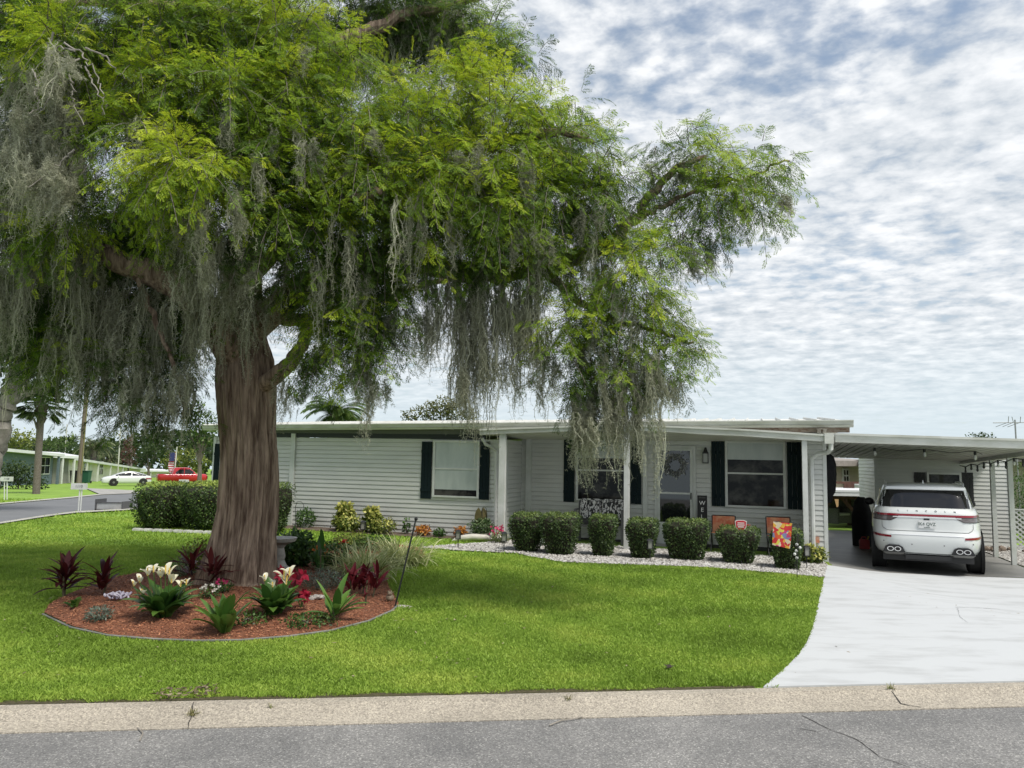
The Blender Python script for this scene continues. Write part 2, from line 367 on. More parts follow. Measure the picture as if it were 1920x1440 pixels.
# carport slab, gravel, mulch
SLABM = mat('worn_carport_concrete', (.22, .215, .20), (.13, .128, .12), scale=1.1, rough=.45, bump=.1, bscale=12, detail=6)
c0 = HW(0.02, 0.02, 0); c1 = HW(3.75, .0, 0)
slab_poly = [(SLABL.x+.02, SLABL.y+.02), (sR.x, sR.y+.02), (HW(8, 1, 0).x, HW(8, 1, 0).y), (HW(3.9, 1.0, 0).x, HW(3.9, 1.0, 0).y), (HW(3.8, 6.2, 0).x, HW(3.8, 6.2, 0).y), (HW(1.9, 9.5, 0).x, HW(1.9, 9.5, 0).y), (HW(0, 9.5, 0).x, HW(0, 9.5, 0).y)]
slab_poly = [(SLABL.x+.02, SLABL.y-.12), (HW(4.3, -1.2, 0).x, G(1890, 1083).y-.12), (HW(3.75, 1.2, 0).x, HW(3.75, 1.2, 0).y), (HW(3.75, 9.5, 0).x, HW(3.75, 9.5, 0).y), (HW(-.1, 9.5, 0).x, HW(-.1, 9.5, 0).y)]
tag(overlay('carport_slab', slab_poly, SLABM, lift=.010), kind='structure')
GRAV = aggregate('white_pebble_bed', (.33, .32, .30), (.22, .21, .20), 1.7, 32)
gfront = gp([(782, 1028), (860, 1034), (925, 1037), (965, 1039), (1000, 1046), (1055, 1056), (1165, 1060), (1320, 1065), (1465, 1077), (1546, 1085)])
grav_poly = gfront + [(SLABL.x+.0, SLABL.y+.05)] + [(HW(u_, .05, 0).x, HW(u_, .05, 0).y) for u_ in (-.1, -6.0, -6.3)]
tag(overlay('gravel_bed', grav_poly, GRAV, lift=.02), kind='structure')
grav2 = [(HW(a_, b_, 0).x, HW(a_, b_, 0).y) for a_, b_ in ((3.78, 1.2), (3.78, 6.5), (7, 6.5), (8, 0.5))]
tag(overlay('side_gravel_strip', grav2, GRAV, lift=.02), kind='structure')
MUL = mat('pine_bark_mulch', (.27, .10, .045), (.14, .055, .03), scale=14, rough=.9, bump=.9, bscale=55, stretch=(1, 2.5, 1), detail=6)
mfront = [(82, 1155), (135, 1180), (205, 1195), (290, 1202), (370, 1205), (450, 1204), (540, 1197), (620, 1186), (690, 1168), (735, 1148), (748, 1136)]
mback = [(728, 1105), (722, 1075), (762, 1056), (798, 1046), (790, 1030), (720, 1018), (620, 1025), (520, 1035), (420, 1050), (330, 1068), (220, 1088), (125, 1122), (92, 1140)]
mul_poly = gp(mfront+mback)
mc = G(430, 1110)
def mound(x, y): return zg(x, y)+.07*max(0, 1-((x-mc.x)**2+(y-mc.y)**2)/6.0)
tag(overlay('mulch_bed', mul_poly, MUL, lift=.02, step=.25, zf=mound), kind='structure')
bed2 = [(HW(a_, b_, 0).x, HW(a_, b_, 0).y) for a_, b_ in ((-12.2, .05), (-12.4, -.9), (-9.0, -.75), (-6.2, -.55), (-6.1, .05))]
SOIL = mat('dark_planting_soil', (.07, .05, .035), (.12, .085, .06), scale=9, rough=.95, bump=.5)
tag(overlay('wall_planting_bed', bed2, SOIL, lift=.018), kind='structure')
# side street
ss_near = [(-260, 1012), (0, 982), (81, 969), (142, 961), (257, 955), (400, 950)]
ss_far = [(400, 922), (260, 926), (190, 929), (135, 935), (0, 947), (-260, 962)]
ASPH2 = mat('side_asphalt', (.15, .155, .16), (.125, .13, .135), scale=1, rough=.9); KERB2 = mat('pale_kerb_concrete', (.42, .41, .36), (.32, .31, .28), scale=2, rough=.9)
tag(overlay('side_street', gp(ss_near+ss_far), ASPH2, lift=.02, step=2), kind='structure')
tag(overlay('side_street_kerb', gp([(-260, 1012), (0, 982), (81, 969), (142, 961), (257, 955), (400, 950), (400, 952.5), (257, 957.5), (142, 964), (81, 972), (0, 985), (-260, 1016)]), KERB2, lift=.045, step=2), kind='structure')
tag(overlay('side_street_kerb', gp([(400, 920.5), (260, 924.5), (190, 927.2), (135, 933), (0, 945), (-260, 959), (-260, 962), (0, 947), (135, 935), (190, 929), (260, 926), (400, 922)]), KERB2, lift=.045, step=2), kind='structure')
tag(overlay('neighbour_driveway', gp([(160, 916.5), (258, 921), (262, 925.5), (188, 928.5)]), CONC, lift=.05, step=2), kind='structure')
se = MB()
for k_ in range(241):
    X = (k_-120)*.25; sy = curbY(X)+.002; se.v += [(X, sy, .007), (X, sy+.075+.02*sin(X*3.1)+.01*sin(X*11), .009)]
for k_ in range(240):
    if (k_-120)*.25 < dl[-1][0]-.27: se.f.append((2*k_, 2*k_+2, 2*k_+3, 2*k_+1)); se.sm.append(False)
tag(se.build('lawn_edge_soil_shade', mat('shaded_edge_soil', (.05, .045, .018), (.10, .085, .04), scale=35, rough=1, bump=.8)), kind='structure')  # edge soil strip; its dark colour also paints the kerb-edge shadow line
# mulch chips, gravel pebbles: uncountable
def inpoly(X, Y, poly):
    c = np.zeros(X.shape, bool); n = len(poly); j = n-1
    for i in range(n):
        xi, yi = poly[i]; xj, yj = poly[j]
        if yi != yj: c ^= ((yi > Y) != (yj > Y)) & (X < (xj-xi)*(Y-yi)/(yj-yi)+xi)
        j = i
    return c
def scatter(poly, n):
    a = np.array(poly); lo = a.min(0); hi = a.max(0); P = lo+(hi-lo)*rs.rand(n*3, 2); P = P[inpoly(P[:, 0], P[:, 1], poly)][:n]; return P
P = scatter(mul_poly, 60000); n = len(P); z = np.array([mound(x, y) for x, y in P])+.02
O = np.column_stack([P, z+.012*rs.rand(n)]); D = nrm(np.column_stack([rs.normal(size=(n, 2)), rs.normal(size=n)*.25])); S = nrm(np.cross(D, nrm(np.column_stack([rs.normal(size=(n, 2))*.4, np.ones(n)]))))
V, F = leafquads(O, D, S, .012+.035*rs.rand(n), .005+.009*rs.rand(n))
tag(npmesh('mulch_chips', V, F, mat('bark_chips', (.2, .07, .03), tint=[(0, (.10, .038, .02)), (.5, (.27, .095, .045)), (1, (.48, .23, .12))], rough=.9), tint=rs.rand(n)), 'loose red brown bark chips covering the round flower bed', 'mulch', kind='stuff')
def pebbles(name, poly, n, r0, label, mm):
    P = scatter(poly, n); n = len(P); Vs = []; 
    base = np.array([(1, 0, 0), (0, 1, 0), (-1, 0, 0), (0, -1, 0), (0, 0, 1)], float); Fb = np.array([(0, 1, 4), (1, 2, 4), (2, 3, 4), (3, 0, 4)])
    s_ = r0*(.6+.9*rs.rand(n, 1, 1)); a = rs.rand(n)*6.28; ca = np.cos(a); sa = np.sin(a)
    B = base[None]*np.array([1, .7, .6])*s_*(.8+.4*rs.rand(n, 5, 1)); X = B[..., 0]*ca[:, None]-B[..., 1]*sa[:, None]; Y = B[..., 0]*sa[:, None]+B[..., 1]*ca[:, None]
    z = zgn(P[:, 0], P[:, 1])+.018; V = np.stack([X+P[:, :1], Y+P[:, 1:], B[..., 2]+z[:, None]+.012*rs.rand(n, 1)], -1).reshape(-1, 3)
    F = (Fb[None]+np.arange(n)[:, None, None]*5).reshape(-1, 3)
    return tag(npmesh(name, V, F, mm, tint=np.repeat(rs.rand(n), 4)), label, 'gravel', kind='stuff')
PEB = mat('white_pebbles', (.6, .58, .54), tint=[(0, (.10, .09, .08)), (.35, (.31, .295, .27)), (1, (.56, .55, .52))], rough=.7)
pebbles('gravel', grav_poly, 15000, .022, 'white pebbles spread along the foot of the house', PEB)
pebbles('gravel', grav2, 4000, .025, 'pale gravel strip beyond the carport posts', PEB)
# ------------------------------------------------------------ grass blades
house_fp = [(HW(a_, b_, 0).x, HW(a_, b_, 0).y) for a_, b_ in ((-13.6, -.05), (.1, -.05), (.1, 9), (-13.6, 9))]
street_poly = gp(ss_near+ss_far)
def grass(n, y0, y1, hgt, wid, xl=-9.5, xr=7.5):
    Y = y0+(y1-y0)*rs.rand(n); hfv = Y*.73+.4; X = (rs.rand(n)*2-1)*hfv; Y = Y + np.maximum(0, cslope*X)
    ok = (Y > curbY(X)+.028+.025*np.sin(X*5)+.015*np.sin(X*17)+.03*rs.rand(len(X))) & ~((X > dl[-1][0]+.05) & (Y < curbY(X)+.12) & (X > dl[-1][0]+.12)) & (X > xl) & (X < xr)
    for pl in (mul_poly, drive_poly, grav_poly, house_fp, bed2, slab_poly, street_poly): ok &= ~inpoly(X, Y, pl)
    X = X[ok]; Y = Y[ok]; n = len(X); O = np.column_stack([X, Y, zgn(X, Y)-.003]); 
    patch = .5+.30*np.sin(X*1.3+1.7*np.sin(Y*.9))*np.sin(Y*.8+X*.4)+.2*np.sin(X*2.9+Y*3.7+2*np.sin(X*1.1))+.22*np.sin(Y*5.3-X*3.9+1.5*np.sin(Y*2))*np.sin(X*2.2)+.12*np.sin(X*13+Y*9)*np.sin(Y*11-X*4)
    D = nrm(np.column_stack([rs.normal(size=(n, 2))*.55, np.ones(n)])); S = nrm(np.column_stack([rs.normal(size=(n, 2)), np.zeros(n)]))
    h = hgt*(.6+.7*rs.rand(n))[:, None]; w_ = wid*(.7+.6*rs.rand(n))[:, None]
    bend = nrm(rs.normal(size=(n, 3))*np.array([1, 1, .1]))*h*.35
    V = np.stack([O-S*w_*.5, O+S*w_*.5, O+D*h*.6+S*w_*.4, O+D*h+bend-np.array([0, 0, 1])*h*.05], 1).reshape(-1, 3)
    return V, np.arange(n*4).reshape(-1, 4), np.clip(.30*rs.rand(n)+.68*np.clip(patch, 0, 1.1)+.02, 0, 1)
parts = [grass(560000, 5.0, 9.0, .038, .0046), grass(360000, 9, 14, .046, .0075), grass(110000, 14, 21, .055, .014, xl=-16), grass(50000, 21, 34, .07, .03, xl=-30)]
V = np.concatenate([p[0] for p in parts]); off = 0; Fs = []
for p in parts: Fs.append(p[1]+off); off += len(p[0])
GR = mat('grass_blades', (.1, .2, .02), tint=[(0, (.16, .25, .034)), (.5, (.275, .41, .060)), (1, (.42, .52, .095))], trans=.3, rough=.55, spec=.25)
tag(npmesh('grass', V, np.concatenate(Fs), GR, tint=np.concatenate([p[2] for p in parts])), 'short bright green mown grass of the front lawn', 'grass', kind='stuff')
# ============================================================ the white-trimmed mobile home
def child(mb, name, m, parent, label=None, bevel=0): return tag(mb.build(name, m, parent, bevel), label)
house = thing('mobile_home', 'long low grey mobile home with white roof edge and front porch', 'house', HB, rot=HROT)
uL = hu(397, 0); uWR = hu(948, 0)            # left end, right end of the projecting left wall
DR = 1.15                                    # depth of the porch recess
def siding(mb, u0, u1, w0, w1, v, pitch=.1016, side=None, top=None):
    """lapped vinyl boards: real slanted courses. side: None = faces -v; else (u const) faces +u or -u"""
    n = max(1, int(round((w1-w0)/pitch))); p = (w1-w0)/n
    for i in range(n):
        a = w0+i*p; b = a+p; o = .011; g_ = .014; k = .012
        prof = [(a, k), (a+g_, k), (a+g_, -o), (a+g_+.012, -o-.002), (b, -.002), (b, k)]
        for (za, oa), (zb, ob_) in zip(prof[:-1], prof[1:]):
            if side is None: mb.add([(u0, v+oa, za), (u1, v+oa, za), (u1, v+ob_, zb), (u0, v+ob_, zb)], [(0, 1, 2, 3)])
            else: mb.add([(v-oa*side, u0, za), (v-oa*side, u1, za), (v-ob_*side, u1, zb), (v-ob_*side, u0, zb)], [(0, 1, 2, 3)])
WT = hw(700, 822, 0); WTR = hw(1530, 829, 0)
print('uL', uL, 'uWR', uWR, 'WT', WT, WTR)
wl = MB(); siding(wl, uL, uWR, -.1, WT, 0)
wl.box((uL, .016, -.3), (uWR-.016, .05, WT)); child(wl, 'left_wall', SIDING, house)
wr = MB(); siding(wr, 0, DR, -.1, WT, uWR, side=1); child(wr, 'porch_side_wall', SIDING, house)
ru0 = uWR; ru1 = -.02
wm = MB(); siding(wm, ru0, ru1, .0, WT+.25, DR, pitch=.1016); wm.box((ru0, DR+.016, -.3), (ru1, DR+.05, WT+.25)); child(wm, 'porch_wall', SIDING, house)
us = hu(1517, 0)
st = MB(); siding(st, us-.04, -.0, -.1, WTR+.05, 0, pitch=.1016); siding(st, 0, DR, -.1, WTR, us-.04, side=-1); child(st, 'corner_wall', SIDING, house)
sw = MB(); siding(sw, 0, 8.2, -.25, WTR+.1, 0.0, side=1); sw.box((-.05, .016, -.3), (-.016, 8.2, WTR+.1)); child(sw, 'carport_side_wall', SIDING, house)
lw = MB(); siding(lw, 0, 8.2, -.1, WT, uL, side=-1); child(lw, 'end_wall', SIDING, house)
bw = MB().box((uL, 8.2, -.3), (0, 8.25, WT)); child(bw, 'rear_wall', SIDING, house)
# corner posts, trims
tr = MB()
def vtrim(mb, px0, px1, v, w0, w1, d=.03, py=930):
    a = hu(px0, v, py); b = hu(px1, v, py); mb.box((a, v-d, w0), (b, v+.004, w1)); return a, b
t1 = MB(); vtrim(t1, 396, 401, 0, -.1, WT); child(t1, 'corner_trim', WHITE, house)
t2 = MB(); vtrim(t2, 543, 551, 0, -.05, WT+.1, d=.06); child(t2, 'wall_column', WHITE, house)
t3 = MB(); vtrim(t3, 986, 996, DR, 0, WT+.2, d=.05); child(t3, 'wall_column', WHITE, house)
t4 = MB(); vtrim(t4, 1206, 1214, DR, 0, WT+.2, d=.05); child(t4, 'wall_column', WHITE, house)
t5 = MB(); t5.box((-.05, -.02, -.12), (.02, .06, WTR)); child(t5, 'corner_trim', WHITE, house)
t6 = MB(); t6.box((uWR-.02, -.02, -.1), (uWR+.02, .05, WT)); child(t6, 'corner_trim', WHITE, house)
# dark frieze and painted soffit shade under the left gutter
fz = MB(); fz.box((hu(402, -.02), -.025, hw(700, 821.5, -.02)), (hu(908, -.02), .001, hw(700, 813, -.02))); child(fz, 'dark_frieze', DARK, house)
fz = MB(); fz.box((hu(402, -.02), -.028, hw(700, 812.9, -.02)), (hu(908, -.02), .001, hw(700, 805, -.02))); child(fz, 'soffit_shade_band', mat('soffit_shade_grey', (.13, .135, .13), rough=.7), house)  # grey band standing in for the soffit shadow, shade put into its colour
# skirting band and porch floor
skt = MB(); skt.box((uL, -.006, -.3), (uWR, -.013, .06)); 
child(skt, 'skirting', mat('aged_skirting', (.40, .42, .40), (.30, .31, .29), scale=3), house)
pf = MB(); pf.box((uWR+.03, -.42, -.3), (us-.05, DR-.012, .035)); child(pf, 'porch_floor', CONC, house, bevel=.008)
tb = MB(); tb.box((ru0+.03, DR-.03, .036), (ru1-.06, DR-.012, .13)); child(tb, 'base_trim', mat('dark_base', (.05, .05, .048), rough=.7), house)
# porch posts
PV = -.42
for (a, b, yt) in ((935, 947, 812), (1170, 1180, 806), (1505, 1515, 825)):
    u0 = hu(a, PV); u1 = hu(b, PV); p = MB(); p.box((u0, PV-.04, -.35), (u1, PV+.05, hw((a+b)/2, yt, PV)+.02)); child(p, 'porch_post', WHITE, house, bevel=.004)
# downspouts
def downspout(pts, r=.036):
    mb = MB(); mb.tube(pts, r, 8); child(mb, 'downspout', WHITE, house)
ud = hu(930, -.08); downspout([(hu(904, -.3), -.36, hw(904, 822, -.36)), (hu(908, -.3), -.3, hw(908, 833, -.3)), (hu(920, -.2), -.2, hw(920, 838, -.2)), (ud, -.12, hw(929, 846, -.12)), (ud, -.11, hw(929, 860, -.11)), (ud, -.11, -.02)])
ud = hu(1523, -.08); downspout([(hu(1560, -.45), -.44, hw(1560, 828, -.44)), (hu(1560, -.43), -.43, hw(1560, 842, -.43)), (hu(1555, -.3), -.3, hw(1555, 848, -.3)), (hu(1535, -.15), -.15, hw(1535, 851, -.15)), (ud, -.1, hw(1525, 860, -.1)), (ud, -.09, hw(1523, 880, -.09)), (ud, -.09, -.05)], .045)
# main roof: white pan roof with fascia gutter; slight pitch
RV = -.35
ra = hu(382, RV, 800); rb = hu(1600, RV, 795)
wt = lambda px, y: hw(px, y, RV)
zt0 = wt(545, 797.5); zt1 = wt(1598, 787.5); zb0 = wt(545, 808); zb1 = wt(1598, 801)
g = MB(); g.hexa([(ra, RV-.02, zb0-.0), (rb, RV-.02, zb1), (rb, RV+.06, zb1), (ra, RV+.06, zb0)], [(ra, RV-.07, zt0-.02), (rb, RV-.07, zt1-.02), (rb, RV+.06, zt1-.02), (ra, RV+.06, zt0-.02)])
g.hexa([(ra, RV-.085, zt0-.02), (rb, RV-.085, zt1-.02), (rb, RV-.05, zt1-.02), (ra, RV-.05, zt0-.02)], [(ra, RV-.085, zt0), (rb, RV-.085, zt1), (rb, RV-.05, zt1), (ra, RV-.05, zt0)])
g.hexa([(ra, RV-.035, zb0+.028), (rb, RV-.035, zb1+.028), (rb, RV-.0, zb1+.028), (ra, RV-.0, zb0+.028)], [(ra, RV-.058, zb0+.045), (rb, RV-.058, zb1+.045), (rb, RV-.0, zb1+.045), (ra, RV-.0, zb0+.045)])
child(g, 'gutter', TRIM, house)
rf = MB(); n_ = 46
for i in range(n_):
    a = ra+(rb-ra)*i/n_; b = ra+(rb-ra)*(i+1)/n_; za = zt0+(zt1-zt0)*i/n_-.03; zb = zt0+(zt1-zt0)*(i+1)/n_-.03; rise = .32
    rf.add([(a, RV+.0, za), (b, RV+.0, zb), (b, 4.1, zb+rise), (a, 4.1, za+rise), (b, 8.5, zb-.02), (a, 8.5, za-.02)], [(0, 1, 2, 3), (3, 2, 4, 5)])
    rf.add([(a-.012, RV-.02, za+.003), (a+.012, RV-.02, za+.003), (a+.006, RV-.02, za+.05), (a-.006, RV-.02, za+.05), (a-.012, 4.1, za+rise), (a+.012, 4.1, za+rise), (a+.006, 4.1, za+rise+.04), (a-.006, 4.1, za+rise+.04)], [(0, 1, 2, 3), (3, 2, 6, 7), (0, 3, 7, 4), (1, 5, 6, 2)])
rf.box((ra, 8.45, zt0-.2), (rb, 8.5, zt0-.02))
child(rf, 'roof', mat('white_roof_coating', (.66, .66, .63), (.52, .52, .48), scale=2, rough=.5), house)
sf = MB(); sf.hexa([(ra+.02, RV+.061, zb0+.01), (rb-.02, RV+.061, zb1+.01), (rb-.02, 8.4, zb1+.01), (ra+.02, 8.4, zb0+.01)], [(ra+.02, RV+.061, zb0+.04), (rb-.02, RV+.061, zb1+.04), (rb-.02, 8.4, zb1+.04), (ra+.02, 8.4, zb0+.04)])
child(sf, 'soffit', TRIM, house)
en = MB(); RUST = mat('rusty_fascia', (.33, .27, .21), (.20, .11, .07), scale=7, stretch=(1, 1, 3), lo=.5, hi=.62)
en.hexa([(hu(1300, RV+.02), RV+.062, zb1-.10), (rb-.06, RV+.062, zb1-.10), (rb-.06, RV+.10, zb1-.10), (hu(1300, RV+.02), RV+.10, zb1-.10)], [(hu(1300, RV+.02), RV+.062, zb1+.0), (rb-.06, RV+.062, zb1+.0), (rb-.06, RV+.1, zb1), (hu(1300, RV+.02), RV+.1, zb1)])
child(en, 'weathered_fascia', RUST, house)
# porch roof: fascia follows the slightly bowed edge
FV = -.50
fx = [899, 960, 1065, 1120, 1170, 1230, 1320, 1390, 1470, 1564]
ft = [804.5, 802, 798.6, 797, 796.3, 797.5, 801.3, 804, 809, 815.5]; fb = [815.3, 812.5, 808.7, 807, 806, 808.5, 814.5, 817.5, 823, 829]
pts = []
for x, a, b in zip(fx, ft, fb): pts.append((hu(x, FV, 810), hw(x, a, FV), hw(x, b, FV)))
fm = MB()
for i in range(len(pts)-1):
    (u0, t0, b0), (u1, t1, b1) = pts[i], pts[i+1]
    fm.hexa([(u0, FV, b0), (u1, FV, b1), (u1, FV+.035, b1), (u0, FV+.035, b0)], [(u0, FV, t0-.035), (u1, FV, t1-.035), (u1, FV+.035, t1-.035), (u0, FV+.035, t0-.035)])
    fm.hexa([(u0, FV-.03, t0-.035), (u1, FV-.03, t1-.035), (u1, FV+.035, t1-.035), (u0, FV+.035, t0-.035)], [(u0, FV-.03, t0), (u1, FV-.03, t1), (u1, FV+.035, t1), (u0, FV+.035, t0)])
child(fm, 'porch_fascia', TRIM, house)
pr = MB()
for i in range(len(pts)-1):
    (u0, t0, b0), (u1, t1, b1) = pts[i], pts[i+1]
    zb_ = lambda u: WT+.02
    pr.hexa([(u0, FV+.036, b0+.015), (u1, FV+.036, b1+.015), (u1, DR-.001, WT+.045), (u0, DR-.001, WT+.045)], [(u0, FV+.036, t0-.03), (u1, FV+.036, t1-.03), (u1, DR+.05, WT+.16), (u0, DR+.05, WT+.16)])
child(pr, 'porch_roof', TRIM, house)
rc = MB(); (u0, t0, b0) = pts[-1]; rc.box((u0-.04, FV, b0+.0), (u0, 6, b0+.10)); child(rc, 'side_fascia', TRIM, house)
cn = MB(); u0 = hu(1555, -.48, 820); cn.box((u0-.09, FV-.045, hw(1555, 832, FV)), (u0+.07, FV-.001, hw(1555, 812, FV))); child(cn, 'gutter_outlet_box', TRIM, house)
fl = MB(); u0 = hu(1541, -.5, 812); z0 = hw(1541, 812, -.5); fl.box((u0-.10, FV-.0, z0+.07), (u0+.10, FV+.14, z0+.09)); fl.box((u0-.08, FV-.02, z0), (u0-.02, FV+.08, z0+.07)); fl.box((u0+.02, FV-.02, z0), (u0+.08, FV+.08, z0+.07)); child(fl, 'floodlight', mat('floodlight_housing', (.35, .33, .28), (.15, .13, .1), scale=30), house)
# windows
BLIND = mat('white_window_blind', (.46, .50, .47), (.36, .40, .38), scale=2, rough=.25, stretch=(2, 1, .5), spec=.6)
CURTREFL = mat('dark_room_and_reflections', (.006, .006, .006), (.065, .063, .056), scale=2.6, rough=.04, spec=.16, stretch=(1, 1, 1.2), lo=.44, hi=.62)  # mottling paints curtain folds and reflections into the pane colour
def window(x0, x1, y0, y1, v, blind_y, mid_y, root=house, name='window', fw=.05, dark=CURTREFL, label=None, rails=()):
    u0 = hu(x0, v, (y0+y1)/2); u1 = hu(x1, v, (y0+y1)/2); xm = (x0+x1)/2; wt_ = hw(xm, y0, v); wb = hw(xm, y1, v)
    f = MB(); y_a = v-.06; y_b = v-.018
    f.box((u0, y_a, wb), (u0+fw, y_b, wt_)); f.box((u1-fw, y_a, wb), (u1, y_b, wt_)); f.box((u0+fw, y_a, wt_-fw), (u1-fw, y_b, wt_)); f.box((u0+fw, y_a, wb), (u1-fw, y_b, wb+fw*.8))
    fr = child(f, name, WHITE, root, label)
    p = MB(); p.box((u0+fw-.004, y_b-.016, wb+fw*.8-.004), (u1-fw+.004, y_b-.004, wt_-fw+.004)); child(p, 'pane', dark, fr)
    if blind_y:
        zb_ = hw(xm, blind_y, v); b = MB(); b.box((u0+fw+.001, y_b-.022, zb_), (u1-fw-.001, y_b-.018, wt_-fw)); b.box((u0+fw+.001, y_b-.030, zb_-.015), (u1-fw-.001, y_b-.018, zb_+.012)); child(b, 'blind', BLIND, fr)
    s_ = MB()
    for my in ([mid_y] if mid_y else [])+list(rails):
        zm = hw(xm, my, v); s_.box((u0+fw+.001, y_a+.006, zm-.018), (u1-fw-.001, y_b-.024, zm+.018))
    if s_.v: child(s_, 'sash_rail', WHITE, fr)
    return fr
def shutter(x0, x1, y0, y1, v, root=house, m=SHUT):
    u0 = hu(x0, v, (y0+y1)/2); u1 = hu(x1, v, (y0+y1)/2); xm = (x0+x1)/2; t_ = hw(xm, y0, v); b_ = hw(xm, y1, v)
    s_ = MB(); n = 3; w_ = (u1-u0)/n
    for i in range(n): s_.box((u0+i*w_+.003, v-.038, b_), (u0+(i+1)*w_-.003, v-.017, t_))
    for q in (.13, .80): z_ = b_+(t_-b_)*q; s_.box((u0+.002, v-.052, z_), (u1-.002, v-.0381, z_+.07))
    child(s_, 'shutter', m, root)
window(813, 900, 826, 933, 0, 917, 879)
shutter(790.5, 810, 828, 935, 0); shutter(900, 918.5, 828, 937, 0)
hd = MB(); hd.box((hu(808, 0, 825), -.04, hw(850, 824, 0)), (hu(902, 0, 825), -.0125, hw(850, 820.5, 0))); child(hd, 'window_head_flashing', DARK, house)
window(1081, 1181, 812, 940, DR, 858, 882); shutter(1057.5, 1078, 815, 941, DR); shutter(1183, 1203, 820, 945, DR)
window(1360, 1473, 827, 952, DR, 861, 888); shutter(1334, 1359, 827, 949, DR); shutter(1476, 1503, 828, 955, DR)
shutter(401.5, 411, 832, 940, 0)
# front door
dv = DR; u0 = hu(1228, dv); u1 = hu(1305, dv); zt = hw(1266, 836, dv); z0 = .05
f = MB(); f.box((u0, dv-.05, z0), (u0+.07, dv-.012, zt)); f.box((u1-.07, dv-.05, z0), (u1, dv-.012, zt)); f.box((u0+.07, dv-.05, zt-.06), (u1-.07, dv-.012, zt))
df = child(f, 'door_frame', WHITE, house)
d = MB(); a = u0+.071; b = u1-.071; zg0 = hw(1266, 979, dv); zm = hw(1266, 924.5, dv); s_ = .05
d.box((a, dv-.075, z0+.02), (a+s_, dv-.03, zt-.062)); d.box((b-s_, dv-.075, z0+.02), (b, dv-.03, zt-.062)); d.box((a+s_, dv-.075, zt-.11), (b-s_, dv-.03, zt-.062)); d.box((a+s_, dv-.075, z0+.02), (b-s_, dv-.03, zg0)); d.box((a+s_, dv-.075, zm-.02), (b-s_, dv-.03, zm+.02))
dr = child(d, 'storm_door', WHITE, house); p = MB(); p.box((a+s_-.003, dv-.05, zg0-.003), (b-s_+.003, dv-.04, zt-.107)); child(p, 'pane', GLASS, dr)
hd = MB(); hu_ = b-.03; hd.box((hu_-.012, dv-.095, zm-.13), (hu_+.012, dv-.0755, zm+.02)); hd.tube([(hu_, dv-.095, zm-.10), (hu_, dv-.13, zm-.06), (hu_, dv-.095, zm-.02)], .008, 6); child(hd, 'door_handle', BLACK, dr)
stp = MB(); stp.box((u0-.1, DR-.40, .036), (u1+.1, DR-.031, .10)); child(stp, 'door_step', CONC, house, bevel=.01)
# porch wall lantern
lx = hu(1323.5, DR, 853); lt = hw(1323, 839, DR); lb = hw(1323, 868, DR)
pl = MB(); pl.box((lx-.085, DR-.03, lb-.02), (lx+.085, DR-.012, lt+.02)); bp = child(pl, 'lantern_backplate', WHITE, house)
q = MB(); h_ = lt-lb
for sx_ in (-1, 1):
    for sy_ in (0, 1): q.box((lx+sx_*.055-.006, DR-.05-.1*sy_-.006, lb), (lx+sx_*.055+.006, DR-.05-.1*sy_+.006, lb+h_*.6))
q.box((lx-.065, DR-.16, lb-.01), (lx+.065, DR-.04, lb+.01)); q.box((lx-.065, DR-.16, lb+h_*.6), (lx+.065, DR-.04, lb+h_*.68)); q.hexa([(lx-.05, DR-.15, lb+h_*.68), (lx+.05, DR-.15, lb+h_*.68), (lx+.05, DR-.05, lb+h_*.68), (lx-.05, DR-.05, lb+h_*.68)], [(lx-.02, DR-.11, lt), (lx+.02, DR-.11, lt), (lx+.02, DR-.08, lt), (lx-.02, DR-.08, lt)]); q.box((lx-.02, DR-.05, lb+h_*.3), (lx+.02, DR-.0301, lb+h_*.9))
lan = child(q, 'wall_lantern', BLACK, house); q = MB(); q.box((lx-.048, DR-.147, lb+.011), (lx+.048, DR-.053, lb+h_*.598)); child(q, 'glass', mat('frosted_lamp_glass', (.35, .36, .34), rough=.3), lan)
# small outlet at bottom right corner and lens panel
ob = MB(); x = hu(1531, 0, 1012); z = hw(1531, 1012, 0); ob.box((x-.05, -.05, z-.06), (x+.05, -.012, z+.06)); child(ob, 'outlet_cover', mat('orange_tag', (.55, .18, .08), (.45, .33, .25), scale=18), house)
# vent on roof? screws: none
# ---------------------------------------------------------------- wreath on the door
wc = HW((a+b)/2, dv-.11, hw(1266, 872, dv)); wth = thing('door_wreath', 'round grey leaf wreath hanging on the glass of the front door', 'wreath', wc, rz=-HA)
n = 900; an = rs.rand(n)*2*pi; rr_ = .19+.03*rs.randn(n); rr_ = rr_*(1+.12*np.sin(an*7)); P = np.column_stack([rr_*np.cos(an), .02*rs.randn(n), rr_*np.sin(an)]); Nn = np.column_stack([np.cos(an), -.6+0*an, np.sin(an)])
V, F = cloud(P, Nn, .06, .025); npmesh('leaves', V, F, leafmat('wreath_leaf', (.16, .17, .17), (.36, .37, .37), (.6, .6, .6), tr=.1), wth, tint=rs.rand(n))
ringm = MB(); ringm.tube([(.19*cos(t/24*2*pi), 0, .19*sin(t/24*2*pi)) for t in range(25)], .012, 6); ringm.build('ring', TWIG, wth)
